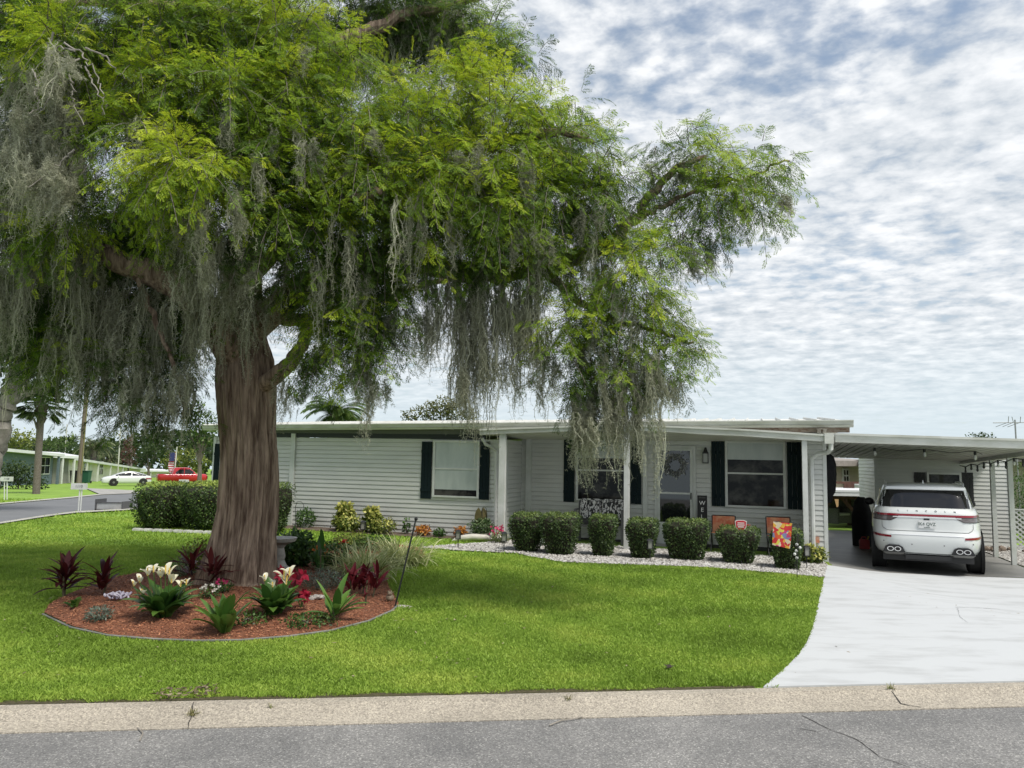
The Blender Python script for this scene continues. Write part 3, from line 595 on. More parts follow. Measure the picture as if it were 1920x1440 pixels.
# ---------------------------------------------------------------- carport
cp = thing('carport', 'flat white metal carport roof on posts over the white suv', 'carport', HB, rot=HROT)
cx0 = hu(1566, -.3, 830); CU = 3.72
zf0 = hw(1567, 829, -.3); zf1 = hw(1920, 841.5, -.3); uf1 = hu(1920, -.3, 840); zt0_ = hw(1567, 812.5, -.3)
u_r = 4.3; 
def zfr(u): return zf0+(zf1-zf0)*(u-cx0)/(uf1-cx0)
fh = zt0_-zf0
f = MB(); f.hexa([(cx0, -.33, zfr(cx0)), (u_r, -.33, zfr(u_r)), (u_r, -.29, zfr(u_r)), (cx0, -.29, zfr(cx0))], [(cx0, -.35, zfr(cx0)+fh), (u_r, -.35, zfr(u_r)+fh), (u_r, -.29, zfr(u_r)+fh), (cx0, -.29, zfr(cx0)+fh)])
f.hexa([(cx0, -.37, zfr(cx0)+fh-.035), (u_r, -.37, zfr(u_r)+fh-.035), (u_r, -.351, zfr(u_r)+fh-.035), (cx0, -.351, zfr(cx0)+fh-.035)], [(cx0, -.37, zfr(cx0)+fh+.006), (u_r, -.37, zfr(u_r)+fh+.006), (u_r, -.351, zfr(u_r)+fh+.006), (cx0, -.351, zfr(cx0)+fh+.006)])
child(f, 'fascia', TRIM, cp)
SV = 6.0; zcb = hw(1635, 858, SV); zcr = hw(1820, 866, SV)
rfm = MB(); nr = 26
for i in range(nr):
    a = .02+(u_r-.02)*i/nr; b = .02+(u_r-.02)*(i+1)/nr; g_ = .03; zA = zfr(a)+.03; zB = zfr(b)+.03; zC = zcb+(zcr-zcb)*a/3.7; zD = zcb+(zcr-zcb)*b/3.7
    rfm.hexa([(a, -.288, zA), (b-g_, -.288, zB), (b-g_, SV+.3, zD), (a, SV+.3, zC)], [(a, -.288, zA+fh-.05), (b-g_, -.288, zB+fh-.05), (b-g_, SV+.3, zD+.12), (a, SV+.3, zC+.12)])
    rfm.hexa([(b-g_, -.288, zB+.02), (b, -.288, zB+.02), (b, SV+.3, zD+.02), (b-g_, SV+.3, zD+.02)], [(b-g_, -.288, zB+fh-.05), (b, -.288, zB+fh-.05), (b, SV+.3, zD+.12), (b-g_, SV+.3, zD+.12)])
child(rfm, 'roof_deck', mat('carport_ceiling', (.50, .50, .46), (.36, .35, .31), scale=2.5, stretch=(2, .5, 1), rough=.5), cp)
bm_ = MB(); bm_.hexa([(CU-.04, -.2, zfr(CU)-.06), (CU+.04, -.2, zfr(CU)-.06), (CU+.04, SV, zcr-.06), (CU-.04, SV, zcr-.06)], [(CU-.04, -.2, zfr(CU)+.028), (CU+.04, -.2, zfr(CU)+.028), (CU+.04, SV, zcr+.028), (CU-.04, SV, zcr+.028)]); child(bm_, 'side_beam', TRIM, cp)
pz = []
for (xa, xb, yb) in ((1861, 1868.5, 1045), (1894.5, 1903, 1060)):
    g_ = G((xa+xb)/2+3, yb); l_ = HMI @ g_; 
    wd = .045; p = MB(); zt = zfr(CU)+(zcr-zfr(CU))*(l_.y+.2)/(SV+.2)
    p.box((l_.x-wd, l_.y-.045, l_.z-.05), (l_.x+wd, l_.y+.045, zt-.055)); child(p, 'post', WHITE, cp, bevel=.003); pz.append(l_)
p = MB(); p.box((.06, SV-.05, -.3), (.14, SV+.03, zcb)); child(p, 'post', WHITE, cp)
# trellis-like lattice column at the shed's left corner
# ---------------------------------------------------------------- shed
sh = thing('storage_shed', 'grey sided storage shed with dark shutters at the back of the carport', 'shed', HB, rot=HROT)
su0 = hu(1643, SV); su1 = hu(1894, SV); sz = hw(1820, 1030, SV); ztp = zcb+.02
s1 = MB(); siding(s1, su0, su1, sz-.1, ztp, SV, pitch=.1016); child(s1, 'front_wall', SIDING, sh)
s1 = MB(); siding(s1, SV, SV+3.5, sz-.1, ztp, su0, side=-1); siding(s1, SV, SV+3.5, sz-.1, ztp, su1, side=1); s1.box((su0, SV+3.5, sz-.1), (su1, SV+3.55, ztp)); child(s1, 'side_walls', SIDING, sh)
s1 = MB(); s1.box((su0-.03, SV-.02, sz-.1), (su0+.04, SV+.04, ztp)); child(s1, 'corner_trim', WHITE, sh); s1 = MB(); s1.box((su1-.04, SV-.02, sz-.1), (su1+.03, SV+.04, ztp)); child(s1, 'corner_trim', WHITE, sh)
s1 = MB(); s1.box((su0-.05, SV+.31, ztp+.002), (su1+.1, SV+3.7, ztp+.1)); child(s1, 'shed_roof', TRIM, sh)
window(1738, 1803, 886, 950, SV, None, 907, root=sh); shutter(1715, 1736, 885.5, 950, SV, sh, m=mat('black_shutter', (.012, .012, .012), rough=.6)); shutter(1803, 1825, 886, 944, SV, sh, m=MATS['black_shutter'])
# ---------------------------------------------------------------- string lights
sl_ = thing('string_lights', 'black cable of small bulbs strung under the carport roof', 'string lights', HB, rot=HROT)
BULB = mat('unlit_bulb_glass', (.62, .63, .60), rough=.1); BULBD = mat('dark_bulb_glass', (.05, .05, .045), rough=.1)
sv_ = SV-.15
cord = MB(); pA = [(hu(1640, sv_, 845)+.02, sv_, hw(1640, 846, sv_)), (hu(1700, sv_, 850), sv_, hw(1700, 850, sv_)), (hu(1770, sv_, 852), sv_, hw(1770, 853, sv_)), (hu(1836, sv_, 855), sv_, hw(1836, 857, sv_))]
pA = [(p[0], p[1], min(p[2], ztp-.02)) for p in pA]
rv = 1.4; pB = [(hu(x, rv, y), rv, hw(x, y, rv)) for x, y in ((1640, 838), (1690, 846), (1733, 842), (1780, 849), (1828, 846), (1842, 852))]
cord.tube(pA, .008, 5); cord.tube(pB, .006, 5)
n_ = 11; pC = [(CU-.09, SV-.2-(SV-.6)*i/(n_-1), zcr-.10+(zfr(CU)-zcr)*i/(n_-1)-.05*(i % 2)) for i in range(n_)]
cord.tube(pC, .012, 5); child(cord, 'cord', BLACK, sl_)
def bulb(p, mm, s=1.0):
    q = MB(); q.lathe((p[0], p[1], p[2]-.07*s), [(.018*s, 0), (.022*s, .02*s), (.02*s, .075*s), (.008*s, .08*s)], 8); k = child(q, 'bulb_socket', BLACK, sl_)
    q = MB(); q.lathe((p[0], p[1], p[2]-.15*s), [(.004, 0), (.024*s, .02*s), (.028*s, .045*s), (.018*s, .08*s)], 10); child(q, 'bulb', mm, k)
for x, y in ((1640, 838), (1733, 840), (1828, 845)): bulb((hu(x, rv, y), rv, hw(x, y, rv)), BULB, 1.3)
for x, y in ((1664, 846), (1734, 850), (1805, 853)): bulb((hu(x, sv_, y), sv_, hw(x, y, sv_)), BULBD, 1.0)
for p in pC[1:]: bulb(p, BULB if rnd.random() < .5 else BULBD, 1.0)
# ---------------------------------------------------------------- roof antenna
ap = PY(1905, 823, 22); an_ = thing('tv_antenna', 'thin metal television antenna above the carport roof at the right edge', 'antenna', (ap.x, ap.y, zg(ap.x, ap.y)))
zt = zat(1905, 787, 22)-an_.location.z; k = MB(); k.tube([(0, 0, 0), (0, 0, zt)], .022, 6); k.build('mast', mat('galvanised', (.25, .26, .26), rough=.5), an_)
k = MB(); zc = zat(1905, 792, 22)-an_.location.z; k.tube([(-.65, .0, zc-.02), (.3, 0, zc)], .012, 5)
for x, l in ((-.05, .22), (-.2, .3), (.15, .3)): k.tube([(x-.18, -l, zc+.15), (x, 0, zc), (x-.18, l, zc-.12)], .009, 5)
k.build('elements', MATS['galvanised'], an_)
# ============================================================ vehicles
PAINT = mat('pearl_white_car_paint', (.62, .64, .63), rough=.28, spec=.5, coat=.8)
REDGL = mat('red_light_bar', (.22, .008, .02), rough=.15, coat=.5)
LAMPG = mat('smoked_lamp_lens', (.16, .15, .15), (.08, .06, .06), scale=14, rough=.12, stretch=(.4, 1, 5), coat=.6)
BLKPL = mat('black_plastic', (.015, .015, .016), rough=.5)
GREYPL = mat('grey_bumper_valance', (.16, .16, .155), rough=.5)
CARGL = mat('tinted_car_glass', (.012, .012, .013), rough=.06, spec=.6)
class Slices:
    """car body lofted upward through horizontal rounded-rectangle slices: z, half width, rear y, front y, squareness"""
    def __init__(s, rows): s.r = rows
    def at(s, z):
        r = s.r
        for a, b in zip(r[:-1], r[1:]):
            if z <= b[0]:
                t = 0 if b[0] == a[0] else max(0, (z-a[0])/(b[0]-a[0])); return [a[i]+(b[i]-a[i])*t for i in range(5)]
        return list(r[-1])
    def rear(s, x, z): _, w_, y0, y1, n = s.at(z); L = (y1-y0)/2; return (y0+y1)/2 - L*(max(0, 1-min(1, abs(x)/w_)**n))**(1/n)
    def side(s, y, z): _, w_, y0, y1, n = s.at(z); L = (y1-y0)/2; return w_*(max(0, 1-min(1, abs(y-(y0+y1)/2)/L)**n))**(1/n)
    def mesh(s, mb, K=72):
        vs = []; fs = []; R = s.r
        for (z, w_, y0, y1, n) in R:
            L = (y1-y0)/2; c = (y0+y1)/2
            for k in range(K):
                a = 2*pi*k/K; ca = cos(a); sa = sin(a); den = (abs(ca)**n+abs(sa)**n)**(-1/n)
                vs.append((w_*ca*den, c+L*sa*den, z))
        for i in range(len(R)-1):
            for k in range(K): fs.append((i*K+k, i*K+(k+1) % K, (i+1)*K+(k+1) % K, (i+1)*K+k))
        fs.append(tuple(range(K))[::-1]); fs.append(tuple((len(R)-1)*K+k for k in range(K))); mb.add(vs, fs, True)
    def rpatch(s, mb, x0, x1, zlo, zhi, off=.004, nx=14, nz=4):
        vs = []; fs = []
        for i in range(nx+1):
            x = x0+(x1-x0)*i/nx; a = zlo(x) if callable(zlo) else zlo; b = zhi(x) if callable(zhi) else zhi
            for j in range(nz+1): z = a+(b-a)*j/nz; vs.append((x, s.rear(x, z)-off, z))
        for i in range(nx):
            for j in range(nz): k = i*(nz+1)+j; fs.append((k, k+nz+1, k+nz+2, k+1))
        mb.add(vs, fs, True)
    def spatch(s, mb, sg, y0, y1, zlo, zhi, off=.004, ny=10, nz=4):
        vs = []; fs = []
        for i in range(ny+1):
            y = y0+(y1-y0)*i/ny; a = zlo(y) if callable(zlo) else zlo; b = zhi(y) if callable(zhi) else zhi
            for j in range(nz+1): z = a+(b-a)*j/nz; vs.append((sg*(s.side(y, z)+off), y, z))
        for i in range(ny):
            for j in range(nz): k = i*(nz+1)+j; fs.append((k, k+nz+1, k+nz+2, k+1))
        mb.add(vs, fs, True)
def wheel(root, x, y, r, wd, arch=.07):
    sg = 1 if x > 0 else -1
    t = MB(); t.lathe((0, 0, 0), [(r*.62, -wd/2), (r*.93, -wd/2), (r, -wd/2+.03), (r, wd/2-.03), (r*.93, wd/2), (r*.62, wd/2)], 28)
    t.v = [(x+v[2]*1.0, y+v[0], r+v[1]) for v in t.v]; tr_ = child(t, 'tyre', RUBBER, root)
    q = MB(); q.disc((x+sg*(wd/2-.03), y, r), r*.62, .02, 'x', 24)
    for k in range(10):
        a = 2*pi*k/10; q.hexa([(x+sg*(wd/2-.019), y+r*.1*cos(a)-.012*sin(a), r+r*.1*sin(a)+.012*cos(a)), (x+sg*(wd/2-.019), y+r*.6*cos(a)-.02*sin(a), r+r*.6*sin(a)+.02*cos(a)), (x+sg*(wd/2-.019), y+r*.6*cos(a)+.02*sin(a), r+r*.6*sin(a)-.02*cos(a)), (x+sg*(wd/2-.019), y+r*.1*cos(a)+.012*sin(a), r+r*.1*sin(a)-.012*cos(a))],
              [(x+sg*(wd/2+.003), y+r*.1*cos(a)-.012*sin(a), r+r*.1*sin(a)+.012*cos(a)), (x+sg*(wd/2-.004), y+r*.6*cos(a)-.02*sin(a), r+r*.6*sin(a)+.02*cos(a)), (x+sg*(wd/2-.004), y+r*.6*cos(a)+.02*sin(a), r+r*.6*sin(a)-.02*cos(a)), (x+sg*(wd/2+.003), y+r*.1*cos(a)+.012*sin(a), r+r*.1*sin(a)-.012*cos(a))])
    child(q, 'rim', mat('grey_alloy', (.4, .4, .41), rough=.3, metal=.7), tr_)
# ---- large SUV seen from behind
SY = 0.455; fwd = Vector((sin(SY), cos(SY), 0)); gw = G(1737, 1068); sp = gw - fwd*.95; sp.z = zg(gw.x, gw.y)+.012
suv = thing('parked_suv', 'large pearl white suv parked nose-in under the carport, seen from behind', 'car', sp, rz=-SY)
k = .93; suv.scale = (k, k, k*1.045)
B = Slices([(.34, .86, .16, 4.8, 5), (.38, .95, .06, 4.9, 5), (.46, .985, .015, 5.0, 5.5), (.60, 1.0, .0, 5.02, 6), (.72, 1.005, .0, 5.02, 6), (.745, 1.005, .015, 5.02, 6), (.80, 1.005, .055, 5.0, 6), (.86, 1.005, .075, 4.98, 6), (.98, 1.0, .075, 4.9, 6), (1.08, .99, .09, 4.85, 6), (1.14, .975, .10, 4.7, 6), (1.20, .95, .135, 4.4, 6), (1.235, .925, .17, 3.95, 5.5), (1.25, .90, .20, 3.8, 5.5)])
T = Slices([(1.24, .90, .195, 3.85, 6), (1.32, .875, .24, 3.65, 6), (1.42, .845, .295, 3.4, 6), (1.52, .81, .355, 3.15, 6), (1.58, .785, .40, 2.95, 6), (1.615, .765, .37, 2.8, 6), (1.65, .745, .38, 2.7, 6), (1.675, .70, .44, 2.6, 5), (1.695, .60, .56, 2.4, 4.5), (1.705, .35, .9, 2.0, 4)])
q = MB(); B.mesh(q); body = child(q, 'body', PAINT, suv)
q = MB(); T.mesh(q); top = child(q, 'roof', PAINT, suv)
q = MB(); T.rpatch(q, -.83, .83, 1.25, lambda x: 1.60-.03*abs(x), .006, nx=24, nz=8)
child(q, 'rear_window', CARGL, suv)
q = MB(); q.hexa([(-.72, .30, 1.585), (.72, .30, 1.585), (.74, .45, 1.585), (-.74, .45, 1.585)], [(-.70, .34, 1.645), (.70, .34, 1.645), (.73, .5, 1.655), (-.73, .5, 1.655)]); child(q, 'spoiler', PAINT, suv, bevel=.012)
for sg in (-1, 1):
    q = MB(); T.spatch(q, sg, .55, 3.0, 1.27, lambda y: min(1.56, 1.27+.29*min(1, (3.35-y)/.45), 1.27+.29*max(.05, (y-.35)/.35)), .005, ny=20); child(q, 'side_window', CARGL, suv)
    q = MB(); x = sg*.70; q.tube([(x, .62, 1.66), (x, .68, 1.715), (x, 1.0, 1.735), (x, 2.2, 1.72), (x, 2.5, 1.66)], .016, 8); child(q, 'roof_rail', mat('satin_rail', (.6, .6, .6), rough=.3, metal=.6), suv)
    # tail lamps: outer wedge plus inner wedge
    def zl(x): ax = abs(x); return 1.005+ (0.0 if ax > .66 else (.66-ax)*.45)
    q = MB(); a_, b_ = (.50, .965) if sg > 0 else (-.965, -.50)
    B.rpatch(q, a_, b_, lambda x: 1.0 if abs(x) > .64 else 1.0+(.64-abs(x))/.14*.075, lambda x: 1.115, .006, nx=18); child(q, 'tail_lamp', LAMPG, suv)
    q = MB(); B.rpatch(q, a_, b_, lambda x: 1.075, lambda x: 1.083, .010, nx=18, nz=1)
    B.rpatch(q, a_, b_, lambda x: .988 if abs(x) > .64 else .988+(.64-abs(x))/.14*.075, lambda x: 1.0 if abs(x) > .64 else 1.0+(.64-abs(x))/.14*.075, .008, nx=18, nz=1); child(q, 'lamp_trim', BLKPL, suv)
    q = MB(); a_, b_ = (.64, .97) if sg > 0 else (-.97, -.64)
    B.rpatch(q, a_, b_, lambda x: .675+.03*(abs(x)-.64), lambda x: .735-.04*(.97-abs(x))/.33*.5, .005, nx=10); child(q, 'reflector', REDGL, suv)
    q = MB(); cxx = sg*.60
    pr_ = [(cxx-.20, .40), (cxx-.155, .50), (cxx-.09, .535), (cxx+.09, .535), (cxx+.155, .50), (cxx+.20, .40)]; q.prism(pr_, -.006, .15); ex = child(q, 'exhaust_surround', BLKPL, suv, bevel=.006)
    for dx in (-.065, .065):
        q = MB(); o_ = len(q.v); q.lathe((0, 0, 0), [(.060, 0), (.062, .05), (.045, .05), (.045, .0)], 20); q.v = [(cxx+dx+v[0]*1.0, -.05+v[2], .465+v[1]*.72) for v in q.v]; child(q, 'exhaust_tip', CHROME, ex)
        q = MB(); q.disc((cxx+dx, -.052, .465), .045, .004, 'y', 16); q.v = [(v[0], v[1], .465+(v[2]-.465)*.72) for v in q.v]; child(q, 'exhaust_bore', RUBBER, ex)
    q = MB(); q.hexa([(cxx-.15, .06, .35), (cxx+.15, .06, .35), (cxx+.15, .4, .35), (cxx-.15, .4, .35)], [(cxx-.21, .0, .405), (cxx+.21, .0, .405), (cxx+.21, .4, .405), (cxx-.21, .4, .405)]); child(q, 'valance', GREYPL, suv, bevel=.01)
    q = MB(); q.ball((sg*1.06, 3.35, 1.22), .11, 12, 8, (1.0, .55, .8)); q.box((sg*.93, 3.32, 1.16), (sg*1.02, 3.38, 1.20)); child(q, 'side_mirror', BLKPL, suv)
    for wy in (.98, 4.02):
        wheel(suv, sg*.865, wy, .385, .27)
        q = MB(); q.lathe((0, 0, 0), [(.40, -.03), (.445, -.03), (.445, .0), (.40, .0)], 30); q.v = [(sg*(1.0+abs(v[2])*0+.006*(1 if v[2] > -.01 else 0)), wy+v[0], .385+v[1]) for v in q.v]; child(q, 'wheel_arch', BLKPL, suv)
        q = MB(); q.disc((sg*.985, wy, .385), .43, .055, 'x', 28); child(q, 'arch_well', RUBBER, suv)
    # shut lines
    q = MB(); pts = [(sg*.80, z) for z in (1.25, 1.1, .95, .88)] + [(sg*.78, .845), (sg*.72, .815)]
    q.tube([(x, B.rear(x, z)-.002, z) for x, z in pts], .0045, 4); child(q, 'tailgate_seam', BLKPL, suv)
q = MB(); q.tube([(x, B.rear(x, .808+.0*x)-.002, .808) for x in np.linspace(-.72, .72, 20)], .0045, 4); child(q, 'tailgate_seam', BLKPL, suv)
q = MB(); B.rpatch(q, -.93, .93, lambda x: 1.088+.0*x, lambda x: 1.128, .012, nx=30, nz=2); child(q, 'light_bar', REDGL, suv)
q = MB(); B.rpatch(q, -.60, .60, 1.058, 1.082, .010, nx=20, nz=1); child(q, 'chrome_strip', mat('satin_white_chrome', (.75, .76, .76), rough=.2, metal=.3), suv)
q = MB(); B.rpatch(q, -.64, .64, .735, .75, .012, nx=20, nz=1); child(q, 'bumper_strip', MATS['satin_white_chrome'], suv)
q = MB(); B.rpatch(q, -.60, .60, .345, .40, .006, nx=20, nz=2); q.box((-.4, .03, .28), (.4, .5, .36)); q.box((-.8, .3, .22), (.8, 4.6, .345)); child(q, 'underbody', BLKPL, suv)
q = MB(); q.box((-.15, B.rear(0, .92)-.022, .865), (.15, B.rear(0, .92)-.012, 1.015)); lp = child(q, 'licence_plate', mat('white_plate', (.7, .7, .69), rough=.4), suv, bevel=.003)
txt('IK4 QVZ', .082, mat('dark_green_plate_ink', (.05, .09, .07), rough=.5), lp, (0, B.rear(0, .92)-.024, .945), (pi/2, 0, 0), 'plate_number')
txt('FLORIDA', .026, MATS['dark_green_plate_ink'], lp, (0, B.rear(0, .92)-.024, .884), (pi/2, 0, 0), 'plate_text')
q = MB(); q.box((-.05, B.rear(0, 1.03)-.014, 1.022), (.05, B.rear(0, 1.03)-.002, 1.052)); child(q, 'camera_housing', BLKPL, suv)
for i, ch in enumerate('LINCOLN'):
    x = (i-3)*.165; txt(ch, .050, mat('dark_chrome_letter', (.12, .12, .12), rough=.25, metal=.6), suv, (x, B.rear(x, 1.19)-.006, 1.185), (pi/2-.35, 0, 0), 'tailgate_letter', .004)
q = MB(); q.hexa([(-.02, .85, 1.70), (.02, .85, 1.70), (.02, 1.0, 1.70), (-.02, 1.0, 1.70)], [(-.004, .86, 1.765), (.004, .86, 1.765), (.004, .9, 1.765), (-.004, .9, 1.765)]); child(q, 'roof_antenna', PAINT, suv)
for x, z in ((-.78, .60), (-.28, .56), (.28, .56), (.78, .60)):
    q = MB(); q.disc((x, B.rear(x, z)-.002, z), .012, .004, 'y', 10); child(q, 'parking_sensor', GREYPL, suv)
# ---- far cars
def farcar(name, label, px0, px1, pyb, paint, rows_b, rows_t, head=1, scale=1.0, wb=(.85, 3.5), Lc=4.6):
    a = G(px0, pyb); b = G(px1, pyb); d = (b-a); d.z = 0; yaw = math.atan2(d.y, d.x)
    t = thing(name, label, 'car', (a.x, a.y, zg(a.x, a.y)+.05), rz=yaw-pi/2); s_ = d.length/Lc; t.scale = (s_, s_, s_)
    b1 = Slices(rows_b); t1 = Slices(rows_t); q = MB(); b1.mesh(q, 48); child(q, 'body', paint, t); q = MB(); t1.mesh(q, 48); child(q, 'roof', paint, t)
    for sg in (-1, 1):
        q = MB(); z0 = rows_t[0][0]+.03; z1 = rows_t[-2][0]-.05; y0 = rows_t[0][2]; y1 = rows_t[0][3]; Lg = y1-y0
        for (ya, yb) in ((y0+.35, y0+Lg*.46), (y0+Lg*.49, y1-.4)):
            t1.spatch(q, sg, ya, yb, z0, lambda y: z0+(z1-z0)*min(1, max(.1, min((y-y0-.1)/.8, (y1-y)/1.0))), .006, ny=12)
        child(q, 'side_window', CARGL, t)
        for wy in wb: wheel(t, sg*.80, wy, .33, .22)
        for wy in wb: q = MB(); q.disc((sg*.86, wy, .35), .40, .07, 'x', 24); child(q, 'arch_well', RUBBER, t)
        q = MB(); q.ball((sg*.95, Lc*.68, 1.0), .1, 8, 6, (1, .6, .7)); child(q, 'side_mirror', paint, t)
    return t, b1, t1
rb_ = [(.22, .80, .15, 4.45, 5), (.32, .88, .04, 4.56, 5), (.50, .90, .0, 4.6, 4.5), (.70, .90, .02, 4.55, 4.5), (.84, .88, .05, 4.35, 4.5), (.93, .84, .10, 4.0, 4.5), (.97, .80, .15, 3.7, 4.5)]
rt_ = [(.95, .80, .25, 3.75, 4.5), (1.12, .74, .65, 3.35, 4.5), (1.28, .68, 1.15, 2.95, 4), (1.38, .62, 1.5, 2.6, 3.5), (1.42, .45, 1.75, 2.35, 3)]
cw, b1, t1 = farcar('parked_sedan', 'white sedan parked side-on beside the cream house down the side street', 283, 188, 911, PAINT, rb_, rt_)
q = MB(); b1.rpatch(q, -.84, -.5, .62, .76, .006, nx=6); child(q, 'tail_lamp', REDGL, cw); q = MB(); b1.rpatch(q, .5, .84, .62, .76, .006, nx=6); child(q, 'tail_lamp', REDGL, cw)
q = MB(); t1.rpatch(q, -.6, .6, 1.0, 1.32, .006, nx=8); child(q, 'rear_window', CARGL, cw)
REDP = mat('red_car_paint', (.45, .012, .02), rough=.3, coat=.7)
rb2 = [(.35, .85, .1, 5.3, 6), (.5, .95, 0, 5.4, 6), (.8, .97, 0, 5.4, 6), (1.0, .96, 0, 5.38, 6), (1.08, .93, .03, 5.25, 6), (1.12, .88, .08, 5.1, 6)]
rt2 = [(1.1, .88, 1.5, 4.2, 7), (1.35, .84, 1.58, 3.95, 7), (1.65, .79, 1.68, 3.55, 6), (1.78, .74, 1.8, 3.35, 6), (1.81, .6, 2.0, 3.1, 5)]
cr_, b1, t1 = farcar('parked_pickup', 'red pickup truck parked in front of the yellow-green tree, partly behind the left hedge', 293, 386, 910, REDP, rb2, rt2, wb=(1.0, 4.3), Lc=5.4)
cr_.scale.z *= 1.1
q = MB(); q.box((-.75, .15, 1.121), (.75, 1.6, 1.14)); child(q, 'truck_bed', BLKPL, cr_)
q = MB(); q.box((-.8, 5.37, .62), (.8, 5.44, .92)); child(q, 'grille', CHROME, cr_)
q = MB(); q.box((-.9, 5.3, .35), (.9, 5.5, .52)); child(q, 'bumper', CHROME, cr_)
# ============================================================ the big moss-hung tree
TY = 9.9; tb_ = G(445, 1100); TX = tb_.x; TYb = tb_.y
tree = thing('cypress_tree', 'huge feathery green cypress hung with grey moss, standing in the round flower bed', 'tree', (tb_.x, tb_.y, zg(tb_.x, tb_.y)))
TO = Vector(tree.location)
def TP(px, py, Y): return PY(px, py, Y) - TO
def bez(pts, n=10):
    """Catmull-Rom through points"""
    P = [Vector(p) for p in pts]; P = [P[0]*2-P[1]]+P+[P[-1]*2-P[-2]]; out = []
    for i in range(1, len(P)-2):
        for k in range(n):
            t = k/n; a, b, c, d = P[i-1], P[i], P[i+1], P[i+2]
            out.append(((b*2)+(c-a)*t+(a*2-b*5+c*4-d)*t*t+(-a+b*3-c*3+d)*t*t*t)*.5)
    out.append(P[-2]); return out
# trunk: fluted, flared and ridged bark
rows = [(447, 1114, 96), (447, 1098, 82), (447, 1080, 72), (452, 1040, 64), (458, 1000, 60), (466, 950, 58), (468, 900, 58), (468, 850, 57), (464, 800, 57), (463, 750, 60), (462, 710, 62), (460, 670, 58), (456, 630, 48), (455, 580, 40), (460, 500, 34), (475, 400, 31), (495, 280, 27), (510, 120, 22), (525, -60, 17), (535, -250, 12), (540, -420, 6)]
cen = []; rad = []
for (x, y, h) in rows: cen.append(TP(x, y, TYb)); rad.append(h*TYb/1400*(1.0 if y > 1090 else .90 if y > 1030 else .86))
cen2 = []; rad2 = []
for i in range(len(cen)-1):
    n_ = 14 if i < 12 else 8
    for k in range(n_): t = k/n_; cen2.append(cen[i].lerp(cen[i+1], t)); rad2.append(rad[i]*(1-t)+rad[i+1]*t)
K = 220; vs = []; rng = np.random.RandomState(5)
ph = rng.rand(12)*6.28; lob = [(3, .10), (5, .085), (8, .05), (13, .028)]; ridg = [(29, .016), (43, .015), (61, .011), (83, .009)]
th = np.linspace(0, 2*pi, K, endpoint=False)
gn = rng.randn(len(cen2)//3+3, 40)
for i, (c, r) in enumerate(zip(cen2, rad2)):
    zr = c.z; fl = 1.0*max(.25, 1-zr/2.6); R = np.ones(K)
    for j, (kk, am) in enumerate(lob): R += fl*am*np.cos(kk*th+ph[j]+.25*zr*(1 if j % 2 else -1))
    R = np.maximum(R, .8)
    for j, (kk, am) in enumerate(ridg): R += am*np.cos(kk*th+ph[4+j]+.9*np.sin(zr*2.3+j)+.5*zr)*1.3
    R += .012*np.sin(th*23+7*np.sin(zr*5))*np.sin(zr*9+th*3)
    X = c.x+r*R*np.cos(th); Yv = c.y+r*R*np.sin(th)*.92
    vs.append(np.stack([X, Yv, np.full(K, c.z-.03)], 1))
V = np.concatenate(vs); nr = len(cen2); ii, jj = np.meshgrid(np.arange(K), np.arange(nr-1)); a = (jj*K+ii).ravel(); b = (jj*K+(ii+1) % K).ravel()
trunk = npmesh('trunk', V, np.stack([a, b, b+K, a+K], 1), BARK, tree, smooth=True)
def limb(pts, r0, r1, name='limb', m=BARK, n=9, parent=tree, jit=.018):
    P = bez(pts, 7); P = [p + Vector((rnd.gauss(0, jit), rnd.gauss(0, jit), rnd.gauss(0, jit)))*min(1, 4*i/len(P)) for i, p in enumerate(P)]
    R = [r0+(r1-r0)*(i/(len(P)-1))**.8 for i in range(len(P))]; q = MB(); q.tube(P, R, n); return q.build(name, m, parent)
def T(px, py, Y=None): return TP(px, py, Y or TYb)
limb([T(455, 690), T(400, 600, 9.7), T(330, 535, 9.5), T(250, 500, 9.3), T(140, 460, 9.1), T(30, 400, 9), T(-120, 330, 9)], .26, .07, n=16)
limb([T(478, 735), T(520, 700, 9.8), T(548, 676, 9.6), T(570, 640, 9.5), T(600, 560, 9.3), T(660, 480, 9.0)], .13, .05, n=12)
limb([T(470, 620), T(600, 520, 9.6), T(760, 490, 9.4), T(900, 515, 9.2), T(1010, 500, 9.1), T(1120, 470, 9.1), T(1190, 410, 9.1), T(1240, 340, 9.1), T(1320, 290, 9.1)], .21, .03, n=12)
limb([T(1180, 420, 9.1), T(1225, 395, 9.1), T(1300, 360, 9.1), T(1400, 330, 9.1), T(1480, 300, 9.0)], .045, .012)
limb([T(1010, 500, 9.1), T(1080, 560, 8.9), T(1140, 600, 8.8), T(1230, 620, 8.8), T(1300, 640, 8.8)], .06, .015)
limb([T(500, 290), T(620, 250, 9.4), T(760, 260, 9.1), T(900, 270, 8.9), T(1040, 250, 8.8), T(1110, 265, 8.8)], .17, .03, n=12)
limb([T(490, 330), T(380, 260, 9.6), T(280, 220, 9.4), T(170, 200, 9.2), T(60, 180, 9.2), T(-80, 160, 9.2)], .16, .04, n=12)
limb([T(505, 180), T(620, 90, 9.8), T(760, 30, 10), T(880, 0, 10.2), T(960, -30, 10.2)], .14, .04)
limb([T(480, 450), T(430, 380, 9), T(380, 330, 8.2), T(340, 310, 7.5)], .11, .03)
limb([T(470, 520), T(560, 430, 9.0), T(640, 380, 8.3), T(720, 360, 7.9)], .12, .03)
limb([T(470, 560), T(560, 600, 10.4), T(700, 560, 11), T(850, 520, 11.3)], .13, .04)
limb([T(460, 600), T(370, 560, 10.4), T(250, 560, 11), T(130, 560, 11.4)], .13, .04)
limb([T(510, 60), T(400, 20, 9.2), T(250, 10, 8.6), T(90, 0, 8.4)], .12, .03)
